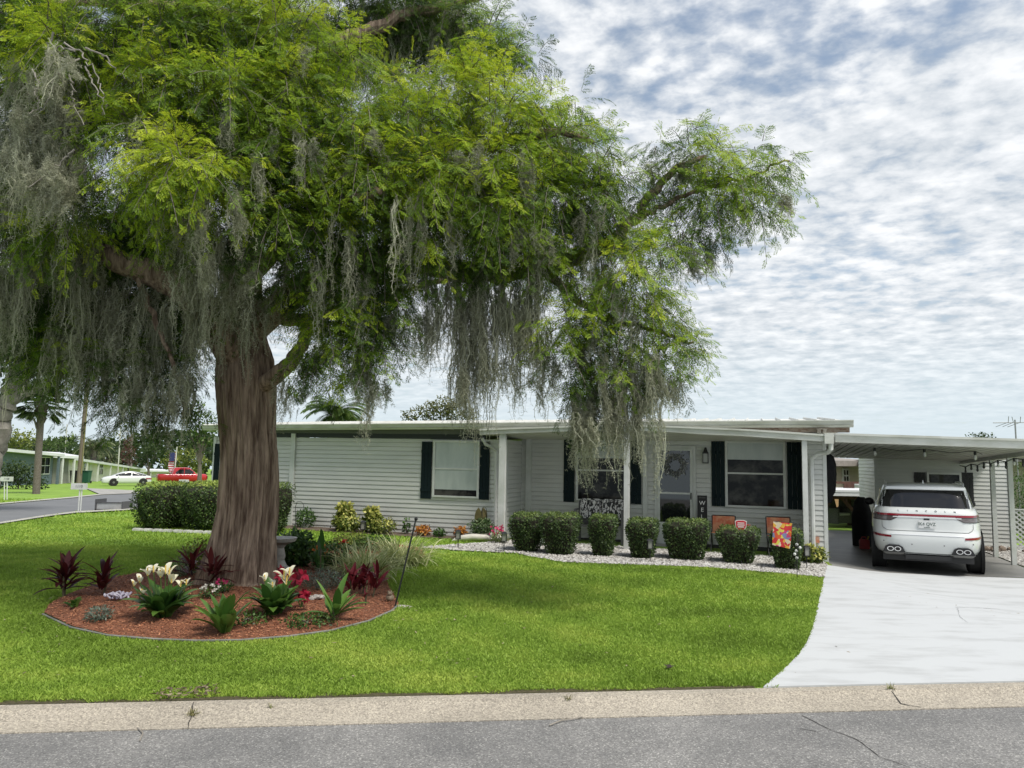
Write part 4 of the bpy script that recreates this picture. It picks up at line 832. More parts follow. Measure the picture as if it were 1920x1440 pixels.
limb([T(250, 500, 9.3), T(290, 600, 9.3), T(330, 700, 9.2), T(345, 780, 9.2)], .05, .012)
limb([T(900, 515, 9.2), T(850, 510, 9.0), T(815, 505, 8.9), T(790, 525, 8.8), T(778, 545, 8.8)], .02, .006, m=mat('dead_grey_twig', (.30, .27, .23), (.2, .18, .15), scale=8))
for pts in ([(120, 80), (150, 100), (175, 130), (190, 170), (203, 205)], [(160, 90), (195, 105), (215, 130), (235, 148)], [(60, 130), (68, 150), (66, 175), (70, 200), (52, 215)], [(130, 140), (135, 170), (140, 200), (155, 235)], [(150, 110), (120, 125), (100, 150), (92, 190), (60, 220)], [(140, 280), (120, 300), (95, 320), (55, 352)], [(160, 125), (175, 150), (192, 190), (195, 215)], [(100, 60), (90, 100), (85, 140)], [(140, 95), (110, 90), (90, 100), (80, 130)]):
    limb([T(x, y, 7.35+.1*rnd.random()) for x, y in pts], .011, .004, name='dead_twig', m=MATS['dead_grey_twig'], n=6, jit=.012)
# foliage lobes: px, py, depth, radius px, brightness
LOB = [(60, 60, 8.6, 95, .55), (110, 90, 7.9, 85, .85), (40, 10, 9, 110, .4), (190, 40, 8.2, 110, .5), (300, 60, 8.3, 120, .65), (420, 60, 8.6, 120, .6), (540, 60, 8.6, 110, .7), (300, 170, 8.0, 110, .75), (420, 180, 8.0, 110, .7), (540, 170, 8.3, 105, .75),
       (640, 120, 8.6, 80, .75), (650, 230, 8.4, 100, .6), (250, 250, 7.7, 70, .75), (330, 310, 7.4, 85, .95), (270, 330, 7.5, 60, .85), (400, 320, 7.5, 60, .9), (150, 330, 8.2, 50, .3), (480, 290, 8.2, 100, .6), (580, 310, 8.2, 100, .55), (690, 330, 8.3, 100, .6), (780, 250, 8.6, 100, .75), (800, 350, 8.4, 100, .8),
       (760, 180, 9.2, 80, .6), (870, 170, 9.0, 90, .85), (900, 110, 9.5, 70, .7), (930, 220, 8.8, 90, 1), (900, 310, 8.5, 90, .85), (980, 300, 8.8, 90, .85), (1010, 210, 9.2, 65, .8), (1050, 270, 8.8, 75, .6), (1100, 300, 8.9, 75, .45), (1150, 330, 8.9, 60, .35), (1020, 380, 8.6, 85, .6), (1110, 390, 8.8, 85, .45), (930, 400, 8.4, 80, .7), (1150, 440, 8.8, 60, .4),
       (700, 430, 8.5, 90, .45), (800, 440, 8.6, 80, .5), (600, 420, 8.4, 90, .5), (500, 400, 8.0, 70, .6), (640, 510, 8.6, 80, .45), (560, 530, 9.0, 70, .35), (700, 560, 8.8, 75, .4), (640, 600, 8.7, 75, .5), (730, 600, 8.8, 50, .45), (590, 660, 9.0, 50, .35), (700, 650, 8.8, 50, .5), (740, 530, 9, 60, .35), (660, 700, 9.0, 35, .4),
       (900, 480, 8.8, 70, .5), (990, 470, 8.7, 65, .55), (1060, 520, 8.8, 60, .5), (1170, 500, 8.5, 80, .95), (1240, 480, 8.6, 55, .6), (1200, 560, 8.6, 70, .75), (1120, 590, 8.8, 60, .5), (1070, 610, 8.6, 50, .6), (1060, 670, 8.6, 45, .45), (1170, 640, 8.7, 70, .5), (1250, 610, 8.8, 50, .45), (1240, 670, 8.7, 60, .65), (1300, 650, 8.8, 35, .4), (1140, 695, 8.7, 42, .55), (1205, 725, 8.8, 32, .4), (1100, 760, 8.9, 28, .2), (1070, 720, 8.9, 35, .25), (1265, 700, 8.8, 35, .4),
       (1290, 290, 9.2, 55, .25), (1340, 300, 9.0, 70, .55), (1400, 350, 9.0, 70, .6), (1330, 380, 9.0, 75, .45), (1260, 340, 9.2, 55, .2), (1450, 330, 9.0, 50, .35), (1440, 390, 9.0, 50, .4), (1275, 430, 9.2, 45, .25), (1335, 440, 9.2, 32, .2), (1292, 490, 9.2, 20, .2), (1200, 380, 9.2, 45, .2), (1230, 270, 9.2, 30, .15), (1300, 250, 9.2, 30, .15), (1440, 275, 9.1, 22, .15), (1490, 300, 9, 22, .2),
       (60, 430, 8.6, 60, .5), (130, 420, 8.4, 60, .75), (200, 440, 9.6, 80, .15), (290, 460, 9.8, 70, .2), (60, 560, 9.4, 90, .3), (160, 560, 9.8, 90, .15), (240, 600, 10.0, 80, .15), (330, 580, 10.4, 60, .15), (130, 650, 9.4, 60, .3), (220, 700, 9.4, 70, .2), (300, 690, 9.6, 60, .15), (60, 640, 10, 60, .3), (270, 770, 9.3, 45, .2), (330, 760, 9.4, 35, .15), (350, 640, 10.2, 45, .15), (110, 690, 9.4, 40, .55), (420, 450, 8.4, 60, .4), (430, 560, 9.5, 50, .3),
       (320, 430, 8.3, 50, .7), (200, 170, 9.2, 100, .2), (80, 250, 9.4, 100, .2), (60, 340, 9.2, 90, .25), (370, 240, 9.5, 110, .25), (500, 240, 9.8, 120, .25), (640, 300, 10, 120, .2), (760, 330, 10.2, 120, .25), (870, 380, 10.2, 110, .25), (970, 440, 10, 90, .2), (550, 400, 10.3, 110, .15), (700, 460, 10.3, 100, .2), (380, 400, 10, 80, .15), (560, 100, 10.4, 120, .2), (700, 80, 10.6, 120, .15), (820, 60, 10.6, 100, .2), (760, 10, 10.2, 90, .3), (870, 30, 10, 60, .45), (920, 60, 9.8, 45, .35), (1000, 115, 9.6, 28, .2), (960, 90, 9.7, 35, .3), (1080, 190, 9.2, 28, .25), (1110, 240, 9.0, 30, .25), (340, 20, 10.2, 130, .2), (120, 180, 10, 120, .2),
       (120, 480, 11, 100, .12), (220, 470, 11.4, 110, .1), (320, 480, 11.4, 90, .1), (160, 600, 11.2, 100, .1), (260, 620, 11.4, 90, .1), (340, 600, 11.6, 70, .1), (60, 560, 11, 100, .15), (300, 380, 11, 100, .15),  # dark-tinted back lobes, added to block sky light and deepen the crown
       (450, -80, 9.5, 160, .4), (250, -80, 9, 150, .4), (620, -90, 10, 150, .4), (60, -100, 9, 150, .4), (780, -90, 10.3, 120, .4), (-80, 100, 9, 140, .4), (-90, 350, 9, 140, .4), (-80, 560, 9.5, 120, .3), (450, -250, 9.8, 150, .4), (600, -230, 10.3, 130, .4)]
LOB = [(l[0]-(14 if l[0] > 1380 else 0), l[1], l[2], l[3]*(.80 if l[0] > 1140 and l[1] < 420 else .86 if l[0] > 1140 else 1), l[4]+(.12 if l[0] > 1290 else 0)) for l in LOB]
def foliage(lobes, dens, nF=9, nL=13, Lb=(.32, .62), lf=.052, lw=.0080, origin=TO):
    Os = []; Ds = []; Bs = []; Ls = []
    for (x, y, Y, r, br) in lobes:
        c = np.array(PY(x, y, Y)-origin); R = r*Y/1400; n = int(dens*(R*R)/(.45*.45)*(1.0 if -50 < y else .35) * (1 if x > -40 else .4))
        d = randdir(n); rad_ = (.15+.62*rs.rand(n, 1)**.6)*R*.92; P = c+d*rad_*np.array([1, .85, .8]); P[:, 2] += .1*R
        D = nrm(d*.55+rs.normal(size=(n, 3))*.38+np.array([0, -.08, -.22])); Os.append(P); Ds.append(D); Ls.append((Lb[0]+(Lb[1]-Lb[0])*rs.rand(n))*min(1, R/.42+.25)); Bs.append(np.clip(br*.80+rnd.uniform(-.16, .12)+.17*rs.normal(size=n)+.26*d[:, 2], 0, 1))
    O = np.concatenate(Os); D = np.concatenate(Ds); Lg = np.concatenate(Ls)[:, None]; Bt = np.concatenate(Bs); n = len(O)
    S = nrm(np.cross(D, np.array([0, 0, 1.])+.35*rs.normal(size=(n, 3)))); dr = (.25+.5*rs.rand(n, 1))
    t = (np.arange(nF)+.6)/nF; t = t[None, :, None]
    P = O[:, None]+D[:, None]*Lg[:, None]*t+np.array([0, 0, -1.])*(dr*Lg)[:, None]*t*t*.6
    Dt = nrm(D[:, None]+np.array([0, 0, -1.])*dr[:, None]*t*1.2); sg = np.where(np.arange(nF) % 2, 1, -1)[None, :, None]
    Fd = nrm(Dt*.62+S[:, None]*sg*.72+np.array([0, 0, -.42])+rs.normal(size=(n, nF, 3))*.14); fl = (.13+.08*rs.rand(n, nF, 1))*(1.05-.45*t)
    Nn = nrm(np.cross(Fd, nrm(np.cross(Dt, S[:, None]*sg)+.25*rs.normal(size=(n, nF, 3)))))
    s = ((np.arange(nL)+.5)/nL)[None, None, :, None]; s2 = np.where(np.arange(nL) % 2, 1, -1)[None, None, :, None]
    Q = P[:, :, None]+Fd[:, :, None]*fl[:, :, None]*s; Ld = nrm(Fd[:, :, None]*.75+Nn[:, :, None]*s2*.62+rs.normal(size=(n, nF, nL, 3))*.08)
    Sd = nrm(np.cross(Ld, nrm(np.cross(Fd, Nn))[:, :, None]+.3*rs.normal(size=(n, nF, nL, 3))))
    m_ = n*nF*nL; V, F = leafquads(Q.reshape(m_, 3), Ld.reshape(m_, 3), Sd.reshape(m_, 3), lf*(.75+.5*rs.rand(m_))*np.broadcast_to(1.1-.5*s, (n, nF, nL, 1)).ravel(), lw*(.8+.5*rs.rand(m_)))
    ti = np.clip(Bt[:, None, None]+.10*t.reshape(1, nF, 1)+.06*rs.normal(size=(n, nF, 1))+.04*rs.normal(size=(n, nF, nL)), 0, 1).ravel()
    # twigs: two flat strips per bough
    tt = np.linspace(0, 1, 5)[None, :, None]; TPp = O[:, None]+D[:, None]*Lg[:, None]*tt+np.array([0, 0, -1.])*(dr*Lg)[:, None]*tt*tt*.6
    wv = (.006*(1-.7*tt)); A = TPp-S[:, None]*wv; Bq = TPp+S[:, None]*wv; TV = np.stack([A, Bq], 2).reshape(-1, 3); base = (np.arange(n)*10)[:, None]+np.arange(4)*2
    TF = np.stack([base, base+1, base+3, base+2], -1).reshape(-1, 4)
    return V, F, ti, TV, TF
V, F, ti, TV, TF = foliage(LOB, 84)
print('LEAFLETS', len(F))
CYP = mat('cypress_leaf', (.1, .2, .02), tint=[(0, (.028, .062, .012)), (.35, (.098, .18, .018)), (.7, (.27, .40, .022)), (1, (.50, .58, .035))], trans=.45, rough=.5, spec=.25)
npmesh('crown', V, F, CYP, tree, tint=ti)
tag(npmesh('twigs', TV, TF, TWIG, tree), kind='stuff')
# Spanish moss
MOSS = mat('grey_green_moss', (.2, .2, .15), tint=[(0, (.22, .225, .155)), (.5, (.45, .455, .335)), (1, (.70, .70, .55))], trans=.42, rough=.9, spec=.1)
def moss(px, py, Y, hwp, lp, n, parent=tree, origin=TO, name='hanging_moss', thin=1.0, tint0=.0):
    c = np.array(PY(px, py, Y)-origin); hwm = hwp*Y/1400; L = lp*Y/1400; k = 16
    # a few ropes, each of several wispy strands
    nr = max(2, int(n/10)); u = rs.rand(nr)*2-1; rx = u*hwm; ry = rs.normal(size=nr)*.12; rz_ = -rs.rand(nr)*L*.25+.04*rs.normal(size=nr); rl = L*(.25+.75*rs.rand(nr)**1.4)*(1-.35*np.abs(u))
    idx = rs.randint(0, nr, n); A = c+np.column_stack([rx[idx]+rs.normal(size=n)*.024, ry[idx]+rs.normal(size=n)*.024, rz_[idx]+rs.normal(size=n)*.05]); Ln = rl[idx]*(.55+.5*rs.rand(n))
    st = rs.normal(size=(n, k, 3))*np.array([.011, .011, .002]); st[:, :, 2] -= (Ln/k)[:, None]; st[:, 0] *= .2; W = np.cumsum(st, 1)
    sh_ = (rs.normal(size=(nr, k, 3))*np.array([.012, .012, 0])).cumsum(1)[idx]; W = W+sh_; pull = np.linspace(0, 1, k)[None, :, None]**1.5; off = (A-c-np.column_stack([rx[idx], ry[idx], rz_[idx]]))[:, None, :]*np.array([1, 1, 0]); P = A[:, None]+W-off*pull*.6
    a = rs.rand(n)*6.28; S = np.column_stack([np.cos(a), np.sin(a), 0*a])[:, None, :]; wd = (.0052*thin*(1-.75*np.linspace(0, 1, k)**2))[None, :, None]*(.7+.7*rs.rand(n, 1, 1))
    V = np.stack([P-S*wd, P+S*wd], 2).reshape(-1, 3); b_ = (np.arange(n)*2*k)[:, None]+np.arange(k-1)*2; F = np.stack([b_, b_+1, b_+3, b_+2], -1).reshape(-1, 4)
    # curly side wisps
    q = 5; C = np.repeat(P.reshape(-1, 3), q, 0)+rs.normal(size=(n*k*q, 3))*.006; m_ = len(C); D = nrm(rs.normal(size=(m_, 3))*np.array([1, 1, .7])+np.array([0, 0, -.45])); Sd = nrm(np.cross(D, rs.normal(size=(m_, 3))))
    V2, F2 = leafquads(C, D, Sd, .014+.030*rs.rand(m_), .0050+0*rs.rand(m_)); ta = np.clip(.35+tint0+.22*rs.normal(size=n), 0, 1)
    o = npmesh(name, np.concatenate([V, V2]), np.concatenate([F, F2+len(V)]), MOSS, parent, tint=np.concatenate([np.repeat(ta, k-1), np.repeat(np.repeat(ta, k), q)+.1*rs.normal(size=m_)])); return o
MS = [(60, 90, 8.3, 60, 200, 90), (20, 200, 8.6, 60, 300, 110), (110, 110, 8.0, 70, 150, 110), (95, 200, 7.9, 55, 150, 120), (75, 260, 8.0, 70, 190, 170), (130, 270, 8.2, 50, 200, 110), (30, 330, 8.8, 60, 330, 160), (95, 420, 8.9, 60, 240, 130), (35, 480, 8.8, 50, 210, 120), (150, 430, 9.0, 40, 220, 70), (200, 500, 9.3, 60, 260, 110), (260, 520, 9.4, 60, 280, 120), (320, 560, 9.5, 50, 250, 100), (160, 560, 9.4, 60, 230, 110), (230, 620, 9.3, 60, 190, 110), (290, 700, 9.2, 45, 170, 90), (335, 690, 9.2, 30, 150, 60), (120, 600, 9.2, 50, 170, 80), (60, 600, 9.6, 60, 200, 90),
      (260, 140, 8.6, 40, 160, 40), (420, 110, 9.0, 50, 230, 60), (410, 230, 8.3, 45, 190, 80), (330, 390, 8.0, 35, 140, 50), (370, 430, 8.3, 60, 260, 160), (430, 440, 8.5, 45, 230, 120), (400, 520, 9.0, 60, 200, 130), (460, 520, 9.3, 50, 190, 100), (500, 400, 8.7, 60, 220, 80), (520, 140, 9.0, 50, 180, 50), (560, 470, 9.2, 40, 170, 60), (480, 260, 8.8, 50, 170, 60), (545, 700, 9.5, 25, 110, 40), (600, 660, 9.2, 30, 110, 50), (660, 640, 8.9, 40, 130, 70), (700, 700, 8.9, 35, 120, 70), (720, 590, 9, 30, 110, 40), (610, 560, 9.2, 35, 130, 50),
      (600, 0, 10.2, 50, 220, 100), (660, 0, 10.3, 60, 260, 130), (720, 0, 10.3, 50, 270, 120), (780, 10, 10.4, 50, 200, 90), (850, 20, 10.2, 40, 180, 60), (700, 230, 10, 60, 190, 70), (880, 210, 9.3, 30, 190, 60), (870, 300, 8.9, 30, 160, 60), (950, 330, 8.9, 45, 160, 100), (770, 370, 8.7, 22, 210, 60), (800, 430, 9.2, 30, 170, 50), (850, 480, 9.1, 60, 250, 150), (830, 560, 9.0, 40, 160, 80), (900, 500, 9.0, 50, 300, 200), (950, 510, 8.9, 50, 290, 200), (990, 520, 8.9, 40, 270, 140), (880, 600, 8.9, 25, 220, 70), (870, 690, 8.9, 14, 180, 60), (930, 640, 8.9, 30, 190, 80), (1000, 600, 8.8, 25, 170, 60), (1020, 440, 8.8, 30, 150, 60), (1080, 440, 9, 35, 170, 60), (1060, 360, 9, 30, 120, 40), (1140, 500, 9, 40, 160, 60), (770, 560, 8.9, 30, 190, 40), (800, 600, 8.9, 15, 110, 25),
      (1090, 720, 8.8, 30, 190, 100), (1130, 720, 8.8, 18, 180, 90), (1095, 760, 8.7, 22, 150, 90), (1160, 690, 8.7, 22, 250, 100), (1200, 640, 8.7, 25, 180, 80), (1190, 720, 8.7, 15, 160, 60), (1230, 700, 8.7, 12, 170, 50), (1265, 700, 8.8, 14, 110, 25), (1090, 640, 8.9, 25, 150, 60), (1340, 470, 9.2, 9, 75, 14), (1290, 480, 9.2, 22, 70, 30), (1480, 370, 9, 22, 45, 30), (1250, 320, 9.2, 45, 40, 40), (1180, 430, 9.1, 35, 70, 40), (1010, 700, 8.8, 12, 80, 20), (1045, 690, 8.8, 12, 90, 20), (1140, 200, 9, 1, 10, 2)]
MS = MS[:-1]+[(110, 110, 7.6, 55, 160, 70), (85, 290, 7.6, 60, 110, 110), (100, 330, 7.6, 55, 120, 80)]
FR = [(400, 390, 7.4, 45, 200, 90), (440, 480, 7.8, 40, 170, 80), (300, 230, 7.2, 35, 120, 35), (540, 250, 7.6, 35, 150, 45), (470, 330, 7.5, 30, 130, 40), (620, 300, 7.7, 30, 130, 35), (700, 270, 7.9, 25, 120, 35), (765, 380, 7.8, 22, 190, 60), (870, 290, 8.1, 28, 150, 60), (950, 320, 8.1, 40, 150, 90), (1000, 440, 8.0, 30, 150, 60), (1090, 420, 8.2, 28, 140, 50), (640, 440, 7.9, 30, 150, 50), (700, 520, 8.2, 30, 150, 50), (590, 510, 8.2, 30, 150, 50), (850, 400, 8.0, 25, 140, 40), (1180, 560, 8.1, 22, 150, 45), (1130, 640, 8.2, 25, 150, 60), (560, 120, 7.8, 25, 120, 30), (420, 200, 7.4, 28, 120, 35)]
MS += [(a[0], a[1]-25, a[2]+.32, a[3]*1.25, a[4]*1.15, int(a[5]*.62)) for a in FR]
for a in MS: moss(a[0], a[1], a[2]-.12, a[3], a[4]*1.14, int(a[5]*1.15))
# ============================================================ shrubs, plants and porch furniture
def at(px, py, dz=0): g = G(px, py); return Vector((g.x, g.y, zg(g.x, g.y)+dz))
def at_bed(px, py): g = G(px, py, .04); return Vector((g.x, g.y, mound(g.x, g.y)+.015))
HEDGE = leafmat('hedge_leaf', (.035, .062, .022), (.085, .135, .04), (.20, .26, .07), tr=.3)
CORE = mat('dense_twigs', (.018, .020, .010), (.03, .026, .015), scale=12, rough=1)
def hedge(name, label, cat, px0, px1, pyt, pyb, depth=.7, e=7, taper=.66, lf=.044, n=4200, m=HEDGE, cen_y=None, group=None, topb=.5):
    cxp = (px0+px1)/2; b = at(cxp, pyb); b.y += depth*.35; b.z = zg(b.x, b.y)
    w_ = (px1-px0)*b.y/1400/2*.96; h = zat(cxp, pyt, b.y)-b.z; t = thing(name, label, cat, b, rz=-HA, group=group)
    d = randdir(n); k = (np.abs(d)**e).sum(1)**(-1/e); s_ = d*k[:, None]; zn = (s_[:, 2]+1)/2
    tp = taper+(1-taper)*np.clip(zn*1.25, 0, 1); lump = 1+.05*np.sin(7*d[:, 0]+5*d[:, 2])+.04*np.sin(11*d[:, 1]-6*d[:, 0]); sh_ = lump*(1-.10*rs.rand(n)**2)
    P = np.column_stack([s_[:, 0]*w_*tp*sh_, s_[:, 1]*depth/2*tp*sh_, h*(.03+.97*zn*np.minimum(1.02, sh_+.02))]); Nn = nrm(s_*np.array([1, 1, 1]))
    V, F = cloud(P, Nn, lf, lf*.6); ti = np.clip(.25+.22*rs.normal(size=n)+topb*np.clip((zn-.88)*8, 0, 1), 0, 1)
    npmesh('foliage', V, F, m, t, tint=ti)
    q = MB(); q.ball((0, 0, 0), 1, 16, 10); q.v = [(lambda v: (lambda k2: (v[0]*k2*w_*.86*(taper+(1-taper)*min(1, (v[2]*k2+1)*.8)), v[1]*k2*depth/2*.86*(taper+(1-taper)*min(1, (v[2]*k2+1)*.8)), h*.5+v[2]*k2*h*.44))((abs(v[0])**e+abs(v[1])**e+abs(v[2])**e+1e-9)**(-1/e)))(v) for v in q.v]
    q.build('inner_twigs', CORE, t); q = MB()
    for i in range(5): q.tube([(rnd.uniform(-.06, .06), rnd.uniform(-.06, .06), -.02), (rnd.uniform(-.2, .2)*w_*2, rnd.uniform(-.1, .1), h*.3)], .014, 5)
    q.build('stem', TWIG, t); return t
HG = 'clipped shrubs along the front porch'
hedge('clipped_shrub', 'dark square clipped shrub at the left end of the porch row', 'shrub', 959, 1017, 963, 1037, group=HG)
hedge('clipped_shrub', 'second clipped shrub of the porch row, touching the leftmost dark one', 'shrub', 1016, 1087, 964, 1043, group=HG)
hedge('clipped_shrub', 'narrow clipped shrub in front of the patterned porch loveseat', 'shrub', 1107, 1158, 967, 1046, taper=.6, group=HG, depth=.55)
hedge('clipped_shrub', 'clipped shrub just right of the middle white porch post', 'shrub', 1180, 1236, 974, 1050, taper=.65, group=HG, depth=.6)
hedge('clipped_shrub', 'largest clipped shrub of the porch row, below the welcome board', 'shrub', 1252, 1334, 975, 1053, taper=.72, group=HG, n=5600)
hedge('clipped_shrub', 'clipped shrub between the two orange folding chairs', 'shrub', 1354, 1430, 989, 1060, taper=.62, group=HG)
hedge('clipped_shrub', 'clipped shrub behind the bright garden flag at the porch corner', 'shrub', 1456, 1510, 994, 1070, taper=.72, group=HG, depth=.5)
HB2 = 'big box hedges beside the left end of the house'
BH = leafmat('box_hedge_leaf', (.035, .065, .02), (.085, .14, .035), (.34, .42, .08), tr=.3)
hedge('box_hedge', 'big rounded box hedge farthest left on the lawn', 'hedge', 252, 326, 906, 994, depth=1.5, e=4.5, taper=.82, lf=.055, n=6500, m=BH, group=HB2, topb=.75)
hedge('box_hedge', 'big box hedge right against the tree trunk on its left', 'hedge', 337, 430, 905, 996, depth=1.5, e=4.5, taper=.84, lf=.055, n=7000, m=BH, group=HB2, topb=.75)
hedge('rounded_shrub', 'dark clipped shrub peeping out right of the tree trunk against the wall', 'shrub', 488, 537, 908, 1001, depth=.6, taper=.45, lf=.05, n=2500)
ge = thing('stone_edging', 'white stone blocks edging the ground before the two box hedges', 'edging', at(315, 1000))
for i in range(8):
    a = at(246+19*i, 996.5+i*.75); b = at(246+19*i+18, 996.5+i*.75+.7); q = MB(); o = ge.location; a = a-o; b = b-o; q.hexa([a, b, b+Vector((0, .16, 0)), a+Vector((0, .16, 0))], [a+Vector((.01, .01, .07)), b+Vector((-.01, .01, .07)), b+Vector((-.01, .13, .07)), a+Vector((.01, .13, .07))]); q.build('stone_block', mat('whitewashed_block', (.6, .6, .56), (.4, .4, .36), scale=9), ge, bevel=.015)
# --- strap and broad leaved plants
def ramp_leaf(nm, a, b, c=None, tr=.3, rough=.45): return leafmat(nm, a, b, c, tr=tr, rough=rough)
lancep = lambda t: (sin(pi*min(1, t*.92+.06)))**.8
oval = lambda t: (sin(pi*(t*.86+.10)))**.7 if t < .99 else .02
def strap_plant(name, label, cat, loc, n, L, W, m, el=(.9, 1.4), droop=(.6, 1.4), prof=lancep, part='leaves', stemh=0, stems=1, spread=.05, seg=6, rad=0, fold=.35, group=None):
    t = thing(name, label, cat, loc, group=group); q = MB(); sb = MB()
    for s_ in range(stems):
        ox, oy = (rnd.gauss(0, spread*2), rnd.gauss(0, spread*2)) if stems > 1 else (0, 0); hh = stemh*rnd.uniform(.7, 1.1)
        if stemh: sb = MB(); sb.tube([(ox, oy, -.02), (ox*1.2+rnd.gauss(0, .02), oy*1.2, hh)], .012, 6); sb.build('stem', mat('plant_stem', (.06, .05, .03), (.09, .08, .03), scale=20), t)
        for i in range(n):
            z = hh*(rnd.uniform(.25, 1) if stemh else 0); az = rnd.uniform(0, 2*pi)
            q.ribbon((ox+rnd.gauss(0, spread*.4)+rad*cos(az), oy+rnd.gauss(0, spread*.4)+rad*sin(az), z), az, rnd.uniform(*el), L*rnd.uniform(.65, 1.1), W*rnd.uniform(.75, 1.1), rnd.uniform(*droop), seg=seg, prof=prof, twist=rnd.uniform(-.3, .3), fold=fold)
    o = q.build(part, m, t)
    a = o.data.attributes.new('tint', 'FLOAT', 'FACE'); nf = len(o.data.polygons); per = seg*2; vals = np.repeat(rs.rand(nf//per+1), per)[:nf]; a.data.foreach_set('value', vals.astype(np.float32))
    pass
    if False: sb.build('stem', mat('plant_stem', (.06, .05, .03), (.09, .08, .03), scale=20), t)
    return t
CORD = ramp_leaf('maroon_cordyline_leaf', (.030, .006, .008), (.075, .012, .014), (.13, .03, .03))
strap_plant('cordyline', 'dark maroon cordyline at the left end of the mulch bed', 'plant', at_bed(152, 1122), 26, .36, .062, CORD, el=(.1, 1.35), droop=(.1, .9), stemh=.30, stems=3, spread=.06)
strap_plant('cordyline', 'maroon cordyline tucked against the left side of the tree trunk', 'plant', at_bed(370, 1112), 22, .38, .062, CORD, el=(.1, 1.35), droop=(.1, .9), stemh=.30, stems=2, spread=.05)
strap_plant('cordyline', 'maroon cordyline in front of the variegated grass right of the trunk', 'plant', at_bed(662, 1120), 18, .28, .065, ramp_leaf('red_cordyline_leaf', (.05, .006, .01), (.12, .012, .02), (.20, .03, .04)), el=(.8, 1.5), droop=(.2, 1.5), stemh=.26, stems=3, spread=.07)
strap_plant('cordyline_sprig', 'single thin dark red stemmed sprig at the right of the bed', 'plant', at_bed(685, 1135), 6, .14, .04, MATS['red_cordyline_leaf'], el=(.8, 1.5), droop=(.1, .8), stemh=.38, stems=1)
GL = ramp_leaf('glossy_lily_leaf', (.022, .06, .014), (.045, .11, .02), (.10, .19, .035), rough=.3)
LIL = mat('cream_flower', (.80, .77, .56), (.76, .74, .64), scale=8, rough=.5, trans=.35)
def lily(label, loc, n, L, W, fl):
    t = strap_plant('flowering_lily', label, 'plant', loc, n, L, W, GL, el=(.7, 1.45), droop=(.5, 1.6), prof=oval, seg=7, rad=.03, fold=.25)
    for (dx, h, s_, az) in fl:
        h *= .93
        q = MB(); q.tube([(dx*.3, 0, 0), (dx*.8, -.03, h*.6), (dx, -.06, h)], .006, 5); st_ = q.build('flower_stem', mat('green_stem', (.08, .14, .03), rough=.5), t)
        q = MB()
        for k in range(2): q.ribbon((dx, -.06, h), az+k*2.6, 1.3-.35*k, s_*.85, s_*.45, .9, seg=6, prof=oval, fold=.5)
        q.build('spathe', LIL, st_); q = MB(); q.tube([(dx, -.065, h), (dx+.01*cos(az), -.075, h+s_*.55)], .008, 5); q.build('spadix', mat('yellow_spadix', (.7, .5, .12)), st_)
    return t
lily('big peace lily with a cluster of white blooms in the front of the bed', at_bed(305, 1160), 60, .46, .115, [(-.24, .40, .13, 2.6), (-.16, .48, .15, 1.6), (-.10, .52, .12, 1.2), (-.02, .46, .15, 2.0), (.03, .50, .17, 1.2), (.07, .47, .17, .6), (.10, .40, .15, 5.0), (.20, .36, .12, .2), (.26, .38, .10, .8), (-.30, .36, .10, 3.0), (-.2, .26, .12, 2.8)])
lily('peace lily with cream blooms just right of the trunk base', at_bed(512, 1154), 46, .40, .125, [(-.09, .40, .12, 1.6), (.0, .33, .10, 1.4), (.12, .42, .18, .8), (.15, .36, .18, .2), (.18, .46, .16, .9)])
GH = ramp_leaf('ginger_leaf', (.04, .10, .02), (.08, .17, .03), (.14, .25, .05), rough=.35)
strap_plant('broad_leaf_plant', 'pale green broad-leaved plant between the two white-flowered lilies', 'plant', at_bed(420, 1184), 20, .46, .12, GH, el=(.75, 1.4), droop=(.2, .9), prof=oval, fold=.4)
strap_plant('broad_leaf_plant', 'small green broad-leaved plant at the right of the bed', 'plant', at_bed(627, 1162), 15, .42, .085, GH, el=(.35, 1.4), droop=(.1, .8), prof=lancep, stemh=.12, fold=.4)
strap_plant('low_fern', 'small green leafy tuft below the leftmost cordyline', 'plant', at_bed(140, 1140), 20, .16, .05, GH, el=(.4, 1.3), droop=(.3, 1.2), prof=oval)
VG = ramp_leaf('variegated_blade', (.20, .28, .07), (.52, .55, .26), (.80, .78, .46))
strap_plant('variegated_grass', 'large clump of cream striped flax leaves right of the trunk', 'plant', at_bed(682, 1086), 400, .60, .028, VG, el=(.6, 1.5), droop=(.5, 2.0), prof=lambda t: (1-t)**.5, spread=.28, seg=7, rad=.10)
strap_plant('variegated_grass', 'rear clump of cream striped flax leaves behind the black stake', 'plant', at_bed(752, 1056), 360, .62, .027, VG, el=(.5, 1.45), droop=(.5, 2.0), prof=lambda t: (1-t)**.5, spread=.3, seg=7, rad=.12)
strap_plant('pale_grass_tuft', 'wispy pale green grass tuft behind the cordyline left of the trunk', 'plant', at_bed(340, 1085), 120, .32, .010, ramp_leaf('pale_grass_blade', (.12, .18, .09), (.22, .28, .16), (.34, .38, .24)), el=(.4, 1.45), droop=(.3, 1.5), prof=lambda t: (1-t)**.5, spread=.12)
